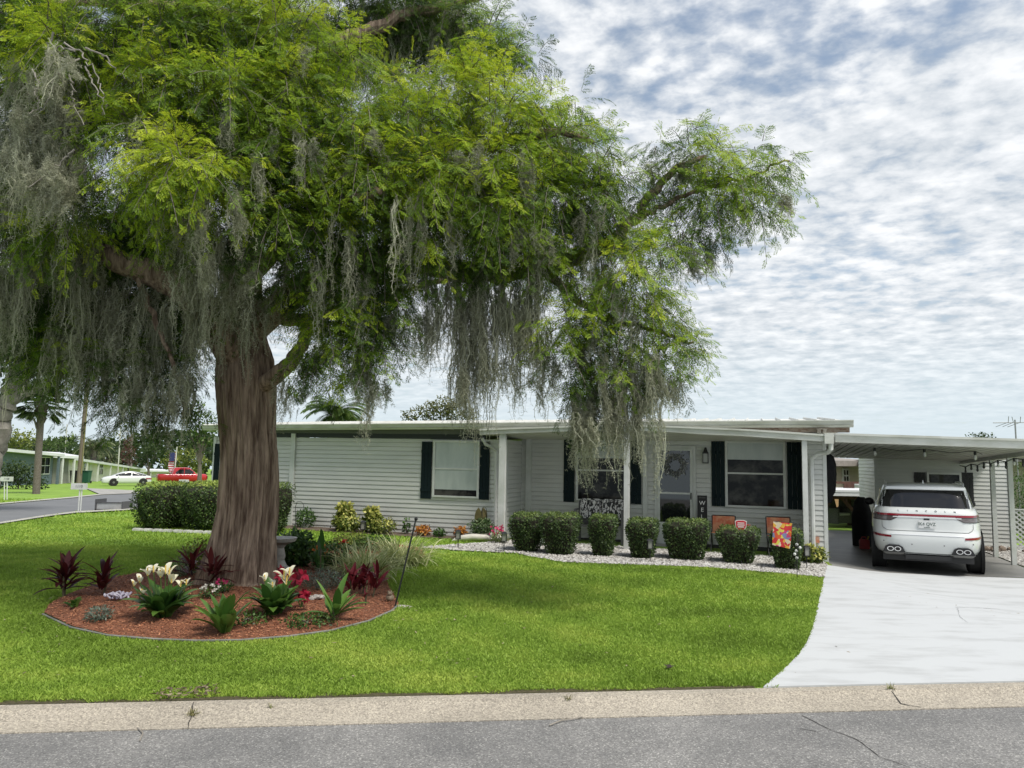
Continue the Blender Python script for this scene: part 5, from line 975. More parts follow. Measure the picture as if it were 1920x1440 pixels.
def bush(name, label, cat, loc, r, h, m, n=1500, lf=.03, flowers=None, group=None, sq=1.0, wl=.6):
    t = thing(name, label, cat, loc, group=group); d = randdir(n); k = .45+.55*rs.rand(n, 1)**.5; lump = 1+.18*np.sin(5*d[:, :1]*2+3*d[:, 2:3])
    P = d*k*lump*np.array([r, r*sq, h/2]); P[:, 2] += h*.5; P[:, 2] = np.maximum(P[:, 2], .01); V, F = cloud(P, nrm(d+np.array([0, 0, .4])), lf, lf*wl, .9)
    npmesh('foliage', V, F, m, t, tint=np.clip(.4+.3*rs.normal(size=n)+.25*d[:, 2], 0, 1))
    q = MB()
    for i in range(6): q.tube([(rnd.gauss(0, .02), rnd.gauss(0, .02), -.02), (rnd.gauss(0, r*.35), rnd.gauss(0, r*.3), h*.6)], .006, 5)
    q.build('stem', TWIG, t)
    if flowers:
        fm, nf, fs, hi = flowers; dd = randdir(nf); dd[:, 2] = np.abs(dd[:, 2])*.8+.2; Pc = dd*np.array([r, r*sq, h/2])*1.0; Pc[:, 2] = h*.5+Pc[:, 2]+hi; Pc = np.repeat(Pc, 6, 0)
        D = nrm(rs.normal(size=(nf*6, 3))+np.array([0, -.4, .5])); S = nrm(np.cross(D, rs.normal(size=(nf*6, 3)))); V, F = leafquads(Pc, D, S, np.full(nf*6, fs), np.full(nf*6, fs*.8)); 
        for k_ in range(nf): npmesh('flower', V[k_*24:(k_+1)*24], F[:6], fm, t)
    return t
GRN = ramp_leaf('green_shrub_leaf', (.022, .055, .014), (.05, .11, .022), (.11, .19, .04))
SIL = ramp_leaf('silver_green_leaf', (.06, .09, .06), (.12, .16, .12), (.22, .26, .21))
bush('hydrangea_bush', 'dark green leafy bush behind the trunk, right of the stone birdbath', 'plant', at_bed(552, 1062), .30, .52, GRN, 1300, .085, sq=.9)
bush('silver_shrub', 'low silvery green shrub beneath the variegated grass', 'plant', at_bed(605, 1108), .30, .24, SIL, 1500, .03, wl=.35)
bush('silver_tuft', 'small grey green herb at the front left of the mulch', 'plant', at_bed(185, 1165), .14, .15, SIL, 500, .04, wl=.3)
bush('ground_cover_plant', 'flat green creeping plant at the front edge of the bed', 'plant', at_bed(582, 1168), .30, .10, GRN, 500, .035)
bush('ground_cover_plant', 'low green creeper around the foot of the pale broad-leaved plant', 'plant', at_bed(455, 1168), .28, .10, GRN, 450, .035)
bush('leafy_shrub', 'loose green shrub rising behind the left side of the trunk', 'plant', at_bed(378, 1078), .30, .46, ramp_leaf('yellow_green_leaf', (.07, .10, .02), (.15, .19, .035), (.28, .30, .06)), 900, .05)
RB = mat('red_flower_petal', (.65, .04, .02), rough=.5, trans=.3); PK = mat('magenta_petal', (.55, .05, .18), rough=.5, trans=.3); WF = mat('white_petal', (.75, .73, .66), rough=.5, trans=.3); OR = mat('orange_petal', (.65, .22, .05), rough=.5, trans=.3)
bush('impatiens', 'small clump of pink flowers at the front foot of the trunk', 'flowers', at_bed(418, 1118), .10, .14, GRN, 250, .03, flowers=(PK, 8, .035, .02))
bush('white_flowers', 'small clump of white flowers left of the pink ones by the trunk', 'flowers', at_bed(392, 1128), .12, .13, GRN, 250, .03, flowers=(WF, 12, .03, .02))
bush('orange_flowers', 'thin clump of orange flowers behind the bed, left of the red bloom', 'flowers', at_bed(604, 1072), .16, .42, GRN, 380, .04, flowers=(OR, 9, .04, -.03))
def caladium(label, loc, r, h, n):
    t = thing('red_caladium', label, 'plant', loc); n_ = n*14; a = rs.rand(n_)*6.28; c = np.repeat(np.column_stack([rs.normal(size=n)*r*.4, rs.normal(size=n)*r*.3, h*(.5+.5*rs.rand(n))]), 14, 0)
    D = nrm(np.column_stack([np.cos(a), -.5+0*a+.3*rs.normal(size=n_), np.sin(a)])); S = nrm(np.cross(D, np.array([0, -1., .3]))); V, F = leafquads(c, D, S, np.full(n_, r*.45)*(.7+.5*rs.rand(n_)), np.full(n_, r*.22)); npmesh('leaves', V, F, ramp_leaf('crimson_leaf', (.10, .01, .02), (.35, .015, .04), (.5, .03, .07)), t, tint=rs.rand(n_))
    q = MB()
    for i in range(5): q.tube([(0, 0, -.02), (rnd.gauss(0, r*.3), rnd.gauss(0, r*.3), h*.8)], .005, 5)
    q.build('stem', MATS['green_stem'], t); return t
caladium('tall crimson leaved caladium touching the right edge of the trunk', at_bed(548, 1120), .24, .34, 9); caladium('small crimson caladium beside the white stones', at_bed(566, 1142), .16, .16, 5)
bush('green_shrub', 'mid green shrub between the canna and the striped grass', 'plant', at_bed(618, 1068), .36, .40, GRN, 1100, .055)
bush('green_shrub', 'low dark green shrub at the back edge of the round bed', 'plant', at_bed(700, 1030), .42, .28, GRN, 900, .05)
bush('green_shrub', 'yellowish green shrub at the back edge nearest the wall climbers', 'plant', at_bed(655, 1028), .36, .34, ramp_leaf('yellow_green_leaf', (.07, .10, .02), (.15, .19, .035), (.28, .30, .06)), 800, .05)
bush('purple_leaf_plant', 'dark purple tuft at the right foot of the rear striped grass', 'plant', at_bed(768, 1052), .16, .18, CORD, 300, .06, wl=.3)
# amaryllis
am = thing('red_amaryllis', 'single bright red bloom standing above the variegated grass', 'flower', at_bed(645, 1085)); q = MB(); zt = zat(642, 1018, am.location.y)-am.location.z; q.tube([(0, 0, 0), (-.02, 0, zt)], .01, 6); q.build('stem', MATS['green_stem'], am)
q = MB()
for k_ in range(9): q.ribbon((-.02, -.01, zt), k_*.7+.2, rnd.uniform(-.2, .9), .085, .06, .6, seg=5, prof=oval, fold=.3)
q.build('petals', RB, am)
cn_ = strap_plant('canna', 'tall dark leaved canna rising right behind the birdbath', 'plant', at_bed(600, 1088), 7, .34, .09, GL, el=(1.0, 1.5), droop=(0, .5), prof=oval, stemh=.45, stems=1)
def rocks(name, label, loc, n, r, s_, m, part='stone'):
    t = thing(name, label, 'stones', loc)
    for i in range(n):
        a = rnd.uniform(0, 6.28); d = r*rnd.random()**.5; q = MB(); q.ball((d*cos(a), d*sin(a)*.6, s_*.4+rnd.random()*s_*.5*(1-d/r)), s_*rnd.uniform(.5, 1), 8, 6, (1, .8, .7)); q.v = [(v[0]+rnd.gauss(0, s_*.07), v[1]+rnd.gauss(0, s_*.07), v[2]+rnd.gauss(0, s_*.06)) for v in q.v]; q.build(part, m, t)
    return t
STN = mat('pale_stone', (.50, .47, .43), (.32, .29, .26), scale=30, rough=.9, bump=.4)
rocks('white_stones', 'heap of whitish stones beside the small caladium', at_bed(592, 1128), 16, .15, .05, STN)
# coral ornament
co = thing('coral_ornament', 'white and violet coral-like ornament lying on the mulch at left', 'ornament', at_bed(222, 1130)); q = MB()
for i in range(16):
    a = rnd.uniform(0, 6.28); p = Vector((rnd.gauss(0, .05), rnd.gauss(0, .04), .03)); P = [p]
    for j in range(5): P.append(P[-1]+Vector((cos(a+j*.7)*.03, sin(a+j*.7)*.02, .018 if j < 3 else -.01)))
    q.tube(P, .012, 6)
q.build('branches', mat('bleached_coral', (.55, .53, .56), (.28, .24, .36), scale=30, rough=.7), co)
# birdbath
bb = thing('birdbath', 'pale carved stone birdbath pedestal showing at the right edge of the trunk', 'birdbath', at_bed(522, 1075)); zt = zat(522, 1008, bb.location.y)-bb.location.z
q = MB(); q.lathe((0, 0, 0), [(.16, -.02), (.16, .05), (.11, .09), (.075, .16), (.09, zt*.45), (.065, zt*.7), (.10, zt-.10)], 18); q.build('pedestal', mat('carved_stone', (.48, .46, .41), (.30, .29, .26), scale=14, bump=.4), bb)
q = MB(); q.lathe((0, 0, 0), [(.10, zt-.099), (.22, zt-.05), (.245, zt), (.225, zt), (.12, zt-.04), (.01, zt-.045)], 24); q.build('basin', MATS['carved_stone'], bb)
# edging and stake
eg = thing('bed_edging', 'grey rubber lawn edging curving round the front of the mulch bed', 'edging', at(440, 1204)); P = []
for i in range(len(mfront)-1):
    for k_ in range(5): t_ = k_/5; a, b = mfront[i], mfront[i+1]; g = G(a[0]+(b[0]-a[0])*t_, a[1]+(b[1]-a[1])*t_); P.append(Vector((g.x, g.y-.02, zg(g.x, g.y)+.022))-eg.location)
q = MB(); q.tube(P, .014, 6); q.build('border_strip', mat('grey_edging_rubber', (.10, .105, .10), (.22, .21, .19), scale=3, rough=.8), eg)
sk = thing('black_stake', 'thin black metal rod leaning at the right tip of the mulch bed', 'stake', at_bed(739, 1135)); tp_ = PY(780, 973, sk.location.y+.05)-sk.location; q = MB(); q.tube([(0, 0, -.05), tp_], .011, 6); q.build('rod', BLACK, sk); q = MB(); q.ball(tuple(tp_), .022, 8, 6); q.build('cap', BLACK, sk)
fr_ = thing('frog_ornament', 'small brown garden ornament at the foot of the black stake', 'ornament', at_bed(731, 1126)); q = MB(); q.ball((0, 0, .045), .05, 12, 8, (1, 1.1, .9)); q.ball((0, -.02, .10), .032, 10, 8); q.ball((-.018, -.035, .125), .011, 8, 6); q.ball((.018, -.035, .125), .011, 8, 6); q.build('body', mat('brown_glaze', (.16, .11, .07), (.3, .25, .18), scale=20), fr_)
flat = thing('stepping_stone', 'flat grey stone lying in the lawn right of the black stake', 'stone', at(752, 1139)); q = MB(); q.ball((0, 0, .0), .13, 12, 6, (1.25, .55, .22)); q.build('slab', STN, flat)
# --- wall bed planting
YEL = ramp_leaf('gold_variegated_leaf', (.05, .085, .015), (.17, .21, .035), (.66, .62, .18)); ORG = ramp_leaf('croton_leaf', (.08, .05, .01), (.42, .14, .03), (.6, .30, .05))
def wp(px, py, v=-.3): u = hu(px, v, py); p = HW(u, v, 0); return Vector((p.x, p.y, zg(p.x, p.y)+.02))
def tower(label, px0, px1, yt, yb, v=-.42, m=YEL, n=900):
    b = wp((px0+px1)/2, yb, v); h = zat((px0+px1)/2, yt, b.y)-b.z; r = (px1-px0)*b.y/2800; t = thing('variegated_climber', label, 'plant', b, group='gold-leaved climbers on the left wall'); zz = rs.rand(n)**.8; a = rs.rand(n)*6.28; rr = r*(.5+.6*rs.rand(n))*(1.1-.5*zz)*(1+.25*np.sin(zz*12+a))
    P = np.column_stack([rr*np.cos(a), rr*np.sin(a)*.8, h*(.02+.98*zz)]); V, F = cloud(P, nrm(np.column_stack([np.cos(a), np.sin(a), .3+0*a])), .10, .055, .8); npmesh('foliage', V, F, m, t, tint=np.clip(.15+.6*zz+.25*rs.normal(size=n), 0, 1)); q = MB(); q.tube([(0, 0, -.02), (0, 0, h*.8)], .02, 6); q.build('stem', TWIG, t)
tower('left and taller of the two gold-leaved climbers on the wall', 628, 662, 945, 1008); tower('right-hand gold-leaved climber on the wall beside a path light', 682, 712, 953, 1010)
bush('variegated_bush', 'gold and green bush filling the foot of the left climber', 'plant', wp(650, 1010, -.5), .34, .36, YEL, 900, .07); bush('variegated_bush', 'gold and green bush at the right foot of the right climber', 'plant', wp(718, 1010, -.5), .30, .34, YEL, 600, .06)
bush('croton', 'low orange croton right of the striped grass', 'plant', wp(792, 1018, -.4), .17, .22, ORG, 320, .06); bush('croton', 'orange croton under the solar light near the white window', 'plant', wp(862, 1020, -.45), .14, .26, ORG, 320, .06)
bush('small_green_plant', 'tiny dark green plant alone on the white gravel', 'plant', wp(823, 1020, -.45), .14, .18, GRN, 320, .05); bush('thin_sprig', 'thin dark sprig against the wall left of the tiny gravel plant', 'plant', wp(762, 1000, -.3), .09, .36, GRN, 90, .07)
# hanging basket on hook
hk = thing('hanging_basket', 'round green plant basket hanging from a crook left on the wall', 'hanging plant', wp(556, 1000, -.35)); Yh = hk.location.y; o = hk.location
q = MB(); q.tube([PY(554, 1000, Yh)-o, PY(554, 950, Yh)-o, PY(557, 941, Yh)-o, PY(564, 940, Yh)-o, PY(569, 945, Yh)-o, PY(570, 953, Yh)-o], .008, 6); q.build('crook', BLACK, hk); c = PY(573, 972, Yh)-o; n = 700; d = randdir(n); V, F = cloud(np.array(c)+d*(.6+.4*rs.rand(n, 1))*.24, d, .07, .028); npmesh('foliage', V, F, GRN, hk, tint=rs.rand(n)); q = MB(); q.lathe((c.x, c.y, c.z-.30), [(.09, 0), (.12, .16)], 14); q.build('pot', WHITE, hk)
# large pot with plant, driftwood, hook
pt = thing('potted_plant', 'bushy plant in a beige pot below the right shutter of the white window', 'potted plant', wp(902, 1022, -.55)); Yp = pt.location.y; h = zat(902, 1001, Yp)-pt.location.z; q = MB(); q.lathe((0, 0, 0), [(.10, 0), (.125, h*.6), (.15, h), (.155, h+.02), (.13, h+.02), (.12, h-.03)], 20); q.build('pot', mat('beige_pot', (.38, .36, .30), (.30, .28, .23), scale=8), pt)
n = 1100; d = randdir(n); V, F = cloud(np.array([0, 0, h+.16])+d*(.5+.5*rs.rand(n, 1))*np.array([.27, .22, .2]), d, .06, .028); npmesh('foliage', V, F, ramp_leaf('pot_leaf', (.03, .06, .02), (.07, .13, .04), (.22, .28, .14)), pt, tint=rs.rand(n)); q = MB(); 
for a_ in (-.08, .05): q.ribbon((a_, 0, h+.15), 1.57+a_*3, 1.5, .42, .16, .15, seg=6, prof=oval)
q.build('tall_leaves', mat('olive_big_leaf', (.07, .06, .015), (.12, .10, .03), scale=5, trans=.2), pt)
ck = thing('shepherds_hook', 'black looped garden hook standing behind the beige pot', 'hook', wp(912, 1020, -.5)); Yp = ck.location.y; o = ck.location; q = MB(); q.tube([(0, 0, -.02), PY(913, 962, Yp)-o, PY(911, 952, Yp)-o, PY(907, 950, Yp)-o, PY(904, 954, Yp)-o, PY(904, 968, Yp)-o], .008, 6); q.build('rod', BLACK, ck)
lg = thing('white_driftwood', 'bleached log lying on the gravel below the beige pot', 'log', wp(885, 1029, -.8)); q = MB(); q.tube([(-.42, -.04, .0), (-.3, -.02, .05), (0, 0, .08), (.3, .01, .07), (.42, .03, .03)], [.02, .06, .075, .065, .03], 10); q.build('trunk', mat('bleached_wood', (.55, .53, .47), (.40, .38, .33), scale=6, stretch=(1, 5, 5)), lg)
pf_ = thing('pink_orchid', 'magenta flowers on thin stems beside the left porch post', 'flowers', wp(932, 1020, -.75)); Yp = pf_.location.y; o = pf_.location; q = MB()
for (x, y) in ((920, 990), (930, 986), (943, 987)): q.tube([(0, 0, 0), (PY(x, y, Yp)-o)*.6+Vector((0, 0, .02)), PY(x, y, Yp)-o], .005, 5)
q.build('stem', MATS['green_stem'], pf_); C = np.array([PY(rnd.uniform(918, 946), rnd.uniform(986, 1003), Yp)-o for _ in range(26)]); C = np.repeat(C, 6, 0); n = len(C); D = randdir(n); V, F = leafquads(C, D, nrm(np.cross(D, randdir(n))), np.full(n, .045), np.full(n, .035)); npmesh('petals', V, F, mat('hot_pink_petal', (.75, .07, .22), trans=.3), pf_)
bush('white_flower_clump', 'pale flowering plant at the foot of the left porch post', 'flowers', wp(936, 1028, -.85), .19, .24, ramp_leaf('pale_leaf', (.08, .12, .04), (.18, .22, .08), (.4, .42, .25)), 500, .045, flowers=(WF, 16, .035, 0))
bush('golden_croton', 'bright yellow green plant at the driveway corner of the porch', 'plant', wp(1524, 1068, -.62), .23, .30, YEL, 650, .075); bush('small_fern', 'small blue green plant between the first two clipped shrubs', 'plant', wp(1016, 1040, -.8), .12, .14, SIL, 200, .04)
# --- solar path lights
LG = 'small black solar path lights'
def solar(label, px, yt, yb, hh=.16, tilt=0):
    b = at(px, yb); t = thing('solar_light', label, 'garden light', b, group=LG); h = zat(px, yt, b.y)-b.z; q = MB(); q.tube([(0, 0, -.03), (0, 0, h-hh)], .008, 6); q.build('stake', BLACK, t); r = .045
    q = MB()
    for a in range(4): x = r*(1 if a % 2 else -1); y = r*(1 if a > 1 else -1); q.box((x-.006, y-.006, h-hh), (x+.006, y+.006, h-.02))
    q.box((-r-.008, -r-.008, h-hh-.012), (r+.008, r+.008, h-hh)); q.hexa([(-r-.015, -r-.015, h-.02), (r+.015, -r-.015, h-.02), (r+.015, r+.015, h-.02), (-r-.015, r+.015, h-.02)], [(-.02, -.02, h+.01), (.02, -.02, h+.01), (.02, .02, h+.01), (-.02, .02, h+.01)]); cg = q.build('cage', BLACK, t)
    q = MB(); q.box((-r+.008, -r+.008, h-hh+.001), (r-.008, r-.008, h-.021)); q.build('lens', mat('milky_lens', (.24, .24, .22), rough=.25), cg)
solar('solar light standing in the orange croton by the wall', 858.5, 994, 1030); solar('solar light beside the magenta flowers', 945, 998, 1037); solar('solar light before the fourth porch shrub', 1219, 1011, 1055); solar('solar light between the garden flag and the corner post', 1513, 1024, 1068); solar('solar light between the two gold-leaved climbers', 680, 977, 1016)
# --- loveseat
def hb(px, v, w0=.036): u = hu(px, v, 1000); return u
lv = .62; u0 = hu(1081, lv, 960); u1 = hu(1172, lv, 960); ls = thing('porch_loveseat', 'two-seat porch glider with black and white patterned cushions', 'loveseat', HW((u0+u1)/2, lv, .036), rot=HROT); W2 = (u1-u0)/2; zt = hw(1126, 936, lv)-.036
PAT = mat('leaf_print_fabric', (.03, .03, .03), (.62, .61, .58), scale=30, rough=.9, lo=.485, hi=.515, detail=1, stretch=(1, 1, .55))
q = MB(); sh_ = zt-.50
for x in (-W2, W2-.05): q.box((x, -.25, .0), (x+.05, -.20, sh_+.25)); q.box((x, .2, 0), (x+.05, .25, zt-.05)); q.box((x, -.25, sh_+.2501), (x+.05, .25, sh_+.28))
q.box((-W2+.05, -.24, sh_-.10), (W2-.05, .25, sh_-.05)); q.box((-W2+.05, .2, sh_), (W2-.05, .235, zt-.06)); child(q, 'frame', mat('grey_resin_frame', (.10, .10, .10), rough=.6), ls)
for sg in (-1, 1):
    x0 = -W2+.06 if sg < 0 else .01; x1 = -.01 if sg < 0 else W2-.06
    q = MB(); q.hexa([(x0, .02, sh_+.03), (x1, .02, sh_+.03), (x1, .19, sh_+.03), (x0, .19, sh_+.03)], [(x0, .10, zt), (x1, .10, zt), (x1, .19, zt), (x0, .19, zt)]); child(q, 'back_cushion', PAT, ls, bevel=.03)
    q = MB(); q.box((x0, -.24, sh_-.045), (x1, .02, sh_+.07)); child(q, 'seat_cushion', mat('charcoal_cushion', (.035, .035, .035), rough=.9), ls, bevel=.02)
# --- folding chairs
FAB = mat('orange_print_fabric', (.55, .13, .06), (.62, .30, .16), scale=9, rough=.8, lo=.4, hi=.6)
def chair(label, px0, px1, yt, yb, v, turn=0):
    u0 = hu(px0, v, 990); u1 = hu(px1, v, 990); W2 = (u1-u0)/2; t = thing('folding_chair', label, 'chair', HW((u0+u1)/2, v, .036), rot=(0, HT, -HA+turn), group='orange folding chairs on the porch'); xm = (px0+px1)/2; zt = hw(xm, yt, v)-.036; zs = .42
    q = MB(); q.hexa([(-W2, .18, zt-.32), (W2, .18, zt-.32), (W2, .20, zt-.32), (-W2, .20, zt-.32)], [(-W2, .24, zt), (W2, .24, zt), (W2, .26, zt), (-W2, .26, zt)]); child(q, 'backrest', FAB, t, bevel=.006)
    q = MB(); q.hexa([(-W2, -.22, zs), (W2, -.22, zs), (W2, .18, zs-.02), (-W2, .18, zs-.02)], [(-W2, -.22, zs+.02), (W2, -.22, zs+.02), (W2, .18, zs), (-W2, .18, zs)]); child(q, 'seat', FAB, t, bevel=.006)
    for sg in (-1, 1):
        x = sg*(W2+.012); q = MB(); q.tube([(x, -.28, 0), (x, .15, zs), (x, .27, zt+.01)], .011, 6); child(q, 'leg', BLACK, t); q = MB(); q.tube([(x*.94, .28, 0), (x*.94, -.22, zs+.03)], .011, 6); child(q, 'leg', BLACK, t)
    q = MB(); q.tube([(-W2, .27, zt+.01), (W2, .27, zt+.01)], .011, 6); child(q, 'top_rail', BLACK, t)
chair('orange folding chair left of the sixth clipped shrub, beside the welcome board', 1335, 1377, 969, 1046, .45); chair('orange folding chair behind the garden flag', 1440, 1484, 972, 1050, .25, .1)
# --- welcome board
wv_ = .75; u0 = hu(1307.5, wv_, 950); u1 = hu(1326, wv_, 950); zt = hw(1316, 929, wv_); wb_ = thing('welcome_board', 'tall black upright board with white WELCOME letters beside the front door', 'sign', HW((u0+u1)/2, wv_, .036), rot=HROT)
q = MB(); q.box((-(u1-u0)/2, 0, 0), ((u1-u0)/2, .02, zt-.036)); child(q, 'board', mat('black_board', (.012, .012, .012), rough=.7), wb_, bevel=.003); H_ = zt-.036
for i, ch in enumerate('WELCOME'): txt(ch, .125, mat('white_lettering', (.75, .75, .72), rough=.6), wb_, (0, -.003, H_-.165-i*.145), (pi/2, 0, 0), 'letter')
q = MB(); q.box((-.07, -.004, H_-.06), (.07, -.0005, H_-.03)); child(q, 'painted_motif', mat('faded_motif', (.10, .10, .09), (.03, .03, .03), scale=40), wb_)
# --- red security sign
g = at(1397, 1062); g.y += .2; ss = thing('red_yard_sign', 'small red shield-shaped sign on a stake above the sixth clipped shrub', 'sign', g, rz=-.15); Ys = g.y; zt = zat(1397, 975, Ys)-g.z; hs = .19; q = MB(); q.tube([(0, .01, -.05), (0, .01, zt-hs*.5)], .008, 6); q.build('stake', mat('grey_stake', (.3, .3, .3)), ss)
pl_ = [(-.105, zt-.02), (-.05, zt), (.05, zt-.0), (.105, zt-.02), (.095, zt-.13), (.05, zt-hs), (-.05, zt-hs), (-.095, zt-.13)]; q = MB(); q.prism(pl_, -.008, 0); pn = q.build('panel', mat('white_sign_edge', (.7, .68, .66)), ss); q = MB(); q.prism([(x*.88, zt-hs*.5+(z-(zt-hs*.5))*.88) for x, z in pl_], -.011, -.0085); q.build('red_field', mat('sign_red', (.45, .01, .025), rough=.4), pn)
for i, wl_ in enumerate((.06, .065, .055)):
    q = MB(); z = zt-.055-i*.035; q.box((-wl_, -.014, z-.008), (wl_, -.0115, z+.008)); q.build('text_line', MATS['white_sign_edge'], pn)
g = at(1415, 1062); g.y += .45; ro = thing('red_flower_ornament', 'small red ornament behind the red shield sign', 'ornament', g); zt = zat(1414, 985, g.y)-g.z; q = MB(); q.tube([(0, 0, -.03), (0, 0, zt)], .006, 5); q.build('stake', BLACK, ro); q = MB()
for k_ in range(8): q.ribbon((0, -.01, zt), k_*.785, .2, .09, .06, .4, seg=4, prof=oval)
q.build('petals', RB, ro)
# --- garden flag
g = at(1488, 1084); gf = thing('garden_flag', 'garden flag printed with red, orange and yellow flowers, on a black stand', 'flag', g, rz=-.12); Yg = g.y; L_ = lambda x, y: Vector(((PY(x, y, Yg)-g).x, 0, (PY(x, y, Yg)-g).z))
q = MB(); a = L_(1494, 1074); b = L_(1494, 984); q.tube([(a.x, 0, -.05), (b.x, 0, b.z), (b.x-.01, 0, b.z+.03), (L_(1452, 978).x, 0, L_(1452, 978).z)], .006, 6); q.tube([(b.x, 0, b.z), (b.x+.04, 0, b.z+.02), (b.x+.05, 0, b.z-.03), (b.x+.01, 0, b.z-.05)], .005, 5); q.build('stand', BLACK, gf)
A, Bq, C, D_ = L_(1451, 978), L_(1485, 981), L_(1481, 1029), L_(1449, 1022); fm_ = mat('flag_print', (.75, .5, .35), rough=.8, trans=.25); t_ = fm_.node_tree; n_ = t_.nodes; l_ = t_.links
vo = n_.new('ShaderNodeTexVoronoi'); vo.inputs['Scale'].default_value = 17; tcn = [x for x in n_ if x.type == 'TEX_COORD'][0]; l_.new(tcn.outputs['Object'], vo.inputs['Vector']); sp = n_.new('ShaderNodeSeparateColor'); l_.new(vo.outputs['Color'], sp.inputs[0]); rp = n_.new('ShaderNodeValToRGB'); rp.color_ramp.interpolation = 'CONSTANT'; e = rp.color_ramp.elements; e[0].color = (.62, .04, .05, 1); e[1].position = .30; e[1].color = (.75, .42, .06, 1)
for p_, c_ in ((.45, (.70, .12, .04, 1)), (.62, (.74, .62, .45, 1)), (.75, (.55, .06, .22, 1)), (.86, (.22, .25, .42, 1)), (.93, (.7, .6, .1, 1))): x = e.new(p_); x.color = c_
l_.new(sp.outputs[0], rp.inputs[0]); l_.new(rp.outputs[0], n_['Principled BSDF'].inputs['Base Color']); tr_ = [x for x in n_ if x.type == 'BSDF_TRANSLUCENT'][0]; l_.new(rp.outputs[0], tr_.inputs[0])
q = MB(); nx_ = 10; vs = []; fs = []
for i in range(nx_+1):
    for j in range(nx_+1):
        s_ = i/nx_; t2 = j/nx_; p = (A*(1-s_)+Bq*s_)*(1-t2)+(D_*(1-s_)+C*s_)*t2; vs.append((p.x, .012*sin(s_*9+t2*3)-.012, p.z))
for i in range(nx_):
    for j in range(nx_): k_ = i*(nx_+1)+j; fs.append((k_, k_+1, k_+nx_+2, k_+nx_+1))
q.add(vs, fs, True); q.build('banner', fm_, gf)
# white ball string by corner shrub
wbp = at(1500, 1072); ws = thing('ball_garland', 'curling stand of small white balls before the corner shrub', 'ornament', wbp); q = MB(); pts_ = [(1494, 1021), (1500, 1027), (1493, 1033), (1490, 1039), (1494, 1046), (1490, 1060)]; P = [PY(x, y, wbp.y-.25)-wbp for x, y in pts_]; q.tube([tuple(p) for p in P]+[(0, 0, 0)], .004, 5); q.build('wire', BLACK, ws)
for p in P[:-1]: q = MB(); q.ball(tuple(p), .026, 10, 8); q.build('ball', WHITE, ws)
# --- carport things
HBk = thing('black_coat', 'long black covering hanging on the carport side wall near the corner', 'cover', HW(.16, 1.2, 0), rot=HROT); z1 = hw(1565, 853, 1.2); z0 = hw(1565, 925, 1.2); q = MB(); nn = 14; 
prof_ = [(z1+.02, .03), (z1-.03, .09), (z1-.2, .13), ((z0+z1)/2, .14), (z0+.05, .12), (z0-.05, .08), (z0-.2, .05)]; vs = []; fs = []
for i, (z, r) in enumerate(prof_):
    for k_ in range(nn): a = 2*pi*k_/nn; vs.append((r*cos(a)*(1+.12*sin(3*a+i)), r*1.6*sin(a)*(1+.1*sin(5*a)), z))
for i in range(len(prof_)-1):
    for k_ in range(nn): fs.append((i*nn+k_, i*nn+(k_+1) % nn, (i+1)*nn+(k_+1) % nn, (i+1)*nn+k_))
fs += [tuple(range(nn)), tuple((len(prof_)-1)*nn+k_ for k_ in range(nn))[::-1]]; q.add(vs, fs, True); CLOTH = mat('black_fabric', (.012, .012, .013), (.02, .02, .022), scale=10, rough=.95); q.build('cover', CLOTH, HBk)
q = MB(); q.box((-.15, -.02, z1+.01), (-.0, .02, z1+.04)); q.build('wall_hook', BLACK, HBk)
g = at(1618, 1024); cg_ = thing('covered_grill', 'tall grill under a black cover standing left of the suv', 'grill', g, rz=-HA); h = zat(1618, 932, g.y)-g.z; q = MB(); vs = []; fs = []; prof_ = [(0, .23), (h*.3, .24), (h*.62, .25), (h*.75, .20), (h*.9, .16), (h, .08)]
for i, (z, r) in enumerate(prof_):
    for k_ in range(20): a = 2*pi*k_/20; vs.append((r*cos(a)*(1+.05*sin(5*a+i)), r*.9*sin(a)*(1+.06*sin(7*a-i)), z))
for i in range(len(prof_)-1):
    for k_ in range(20): fs.append((i*20+k_, i*20+(k_+1) % 20, (i+1)*20+(k_+1) % 20, (i+1)*20+k_))
fs += [tuple(range(20))[::-1], tuple(5*20+k_ for k_ in range(20))]; q.add(vs, fs, True); q.build('cover', CLOTH, cg_)
g = at(1621, 1030); ju = thing('red_fuel_can', 'small red fuel can on the slab between the grill and the suv', 'fuel can', g, rz=-HA); q = MB(); q.box((-.11, -.08, 0), (.11, .08, .24)); q.build('body', mat('red_plastic', (.40, .03, .03), rough=.45), ju, bevel=.02); q = MB(); q.tube([(-.07, 0, .24), (-.05, 0, .29), (.03, 0, .29), (.05, 0, .24)], .012, 6); q.build('can_handle', MATS['red_plastic'], ju); q = MB(); q.tube([(.07, 0, .22), (.10, 0, .31)], .015, 6); q.build('spout', mat('yellow_plastic', (.6, .45, .05)), ju)
g = HW(3.15, 3.6, 0); g = Vector((g.x, g.y, zg(g.x, g.y)+.02)); cb_ = thing('covered_equipment', 'bulky item under a dark tarp beside the right side of the suv', 'cover', g, rz=-HA); q = MB(); vs = []; fs = []; h = zat(1843, 938, g.y)-g.z
prof_ = [(.03, .14, .75), (.3, .15, .8), (.65, .13, .7), (h*.85, .16, .42), (h, .10, .25)]
for i, (z, rx, ry) in enumerate(prof_):
    for k_ in range(24): a = 2*pi*k_/24; vs.append((rx*cos(a)*(1+.1*sin(4*a+i)), ry*sin(a)*(1+.05*sin(6*a-i)), z))
for i in range(4):
    for k_ in range(24): fs.append((i*24+k_, i*24+(k_+1) % 24, (i+1)*24+(k_+1) % 24, (i+1)*24+k_))
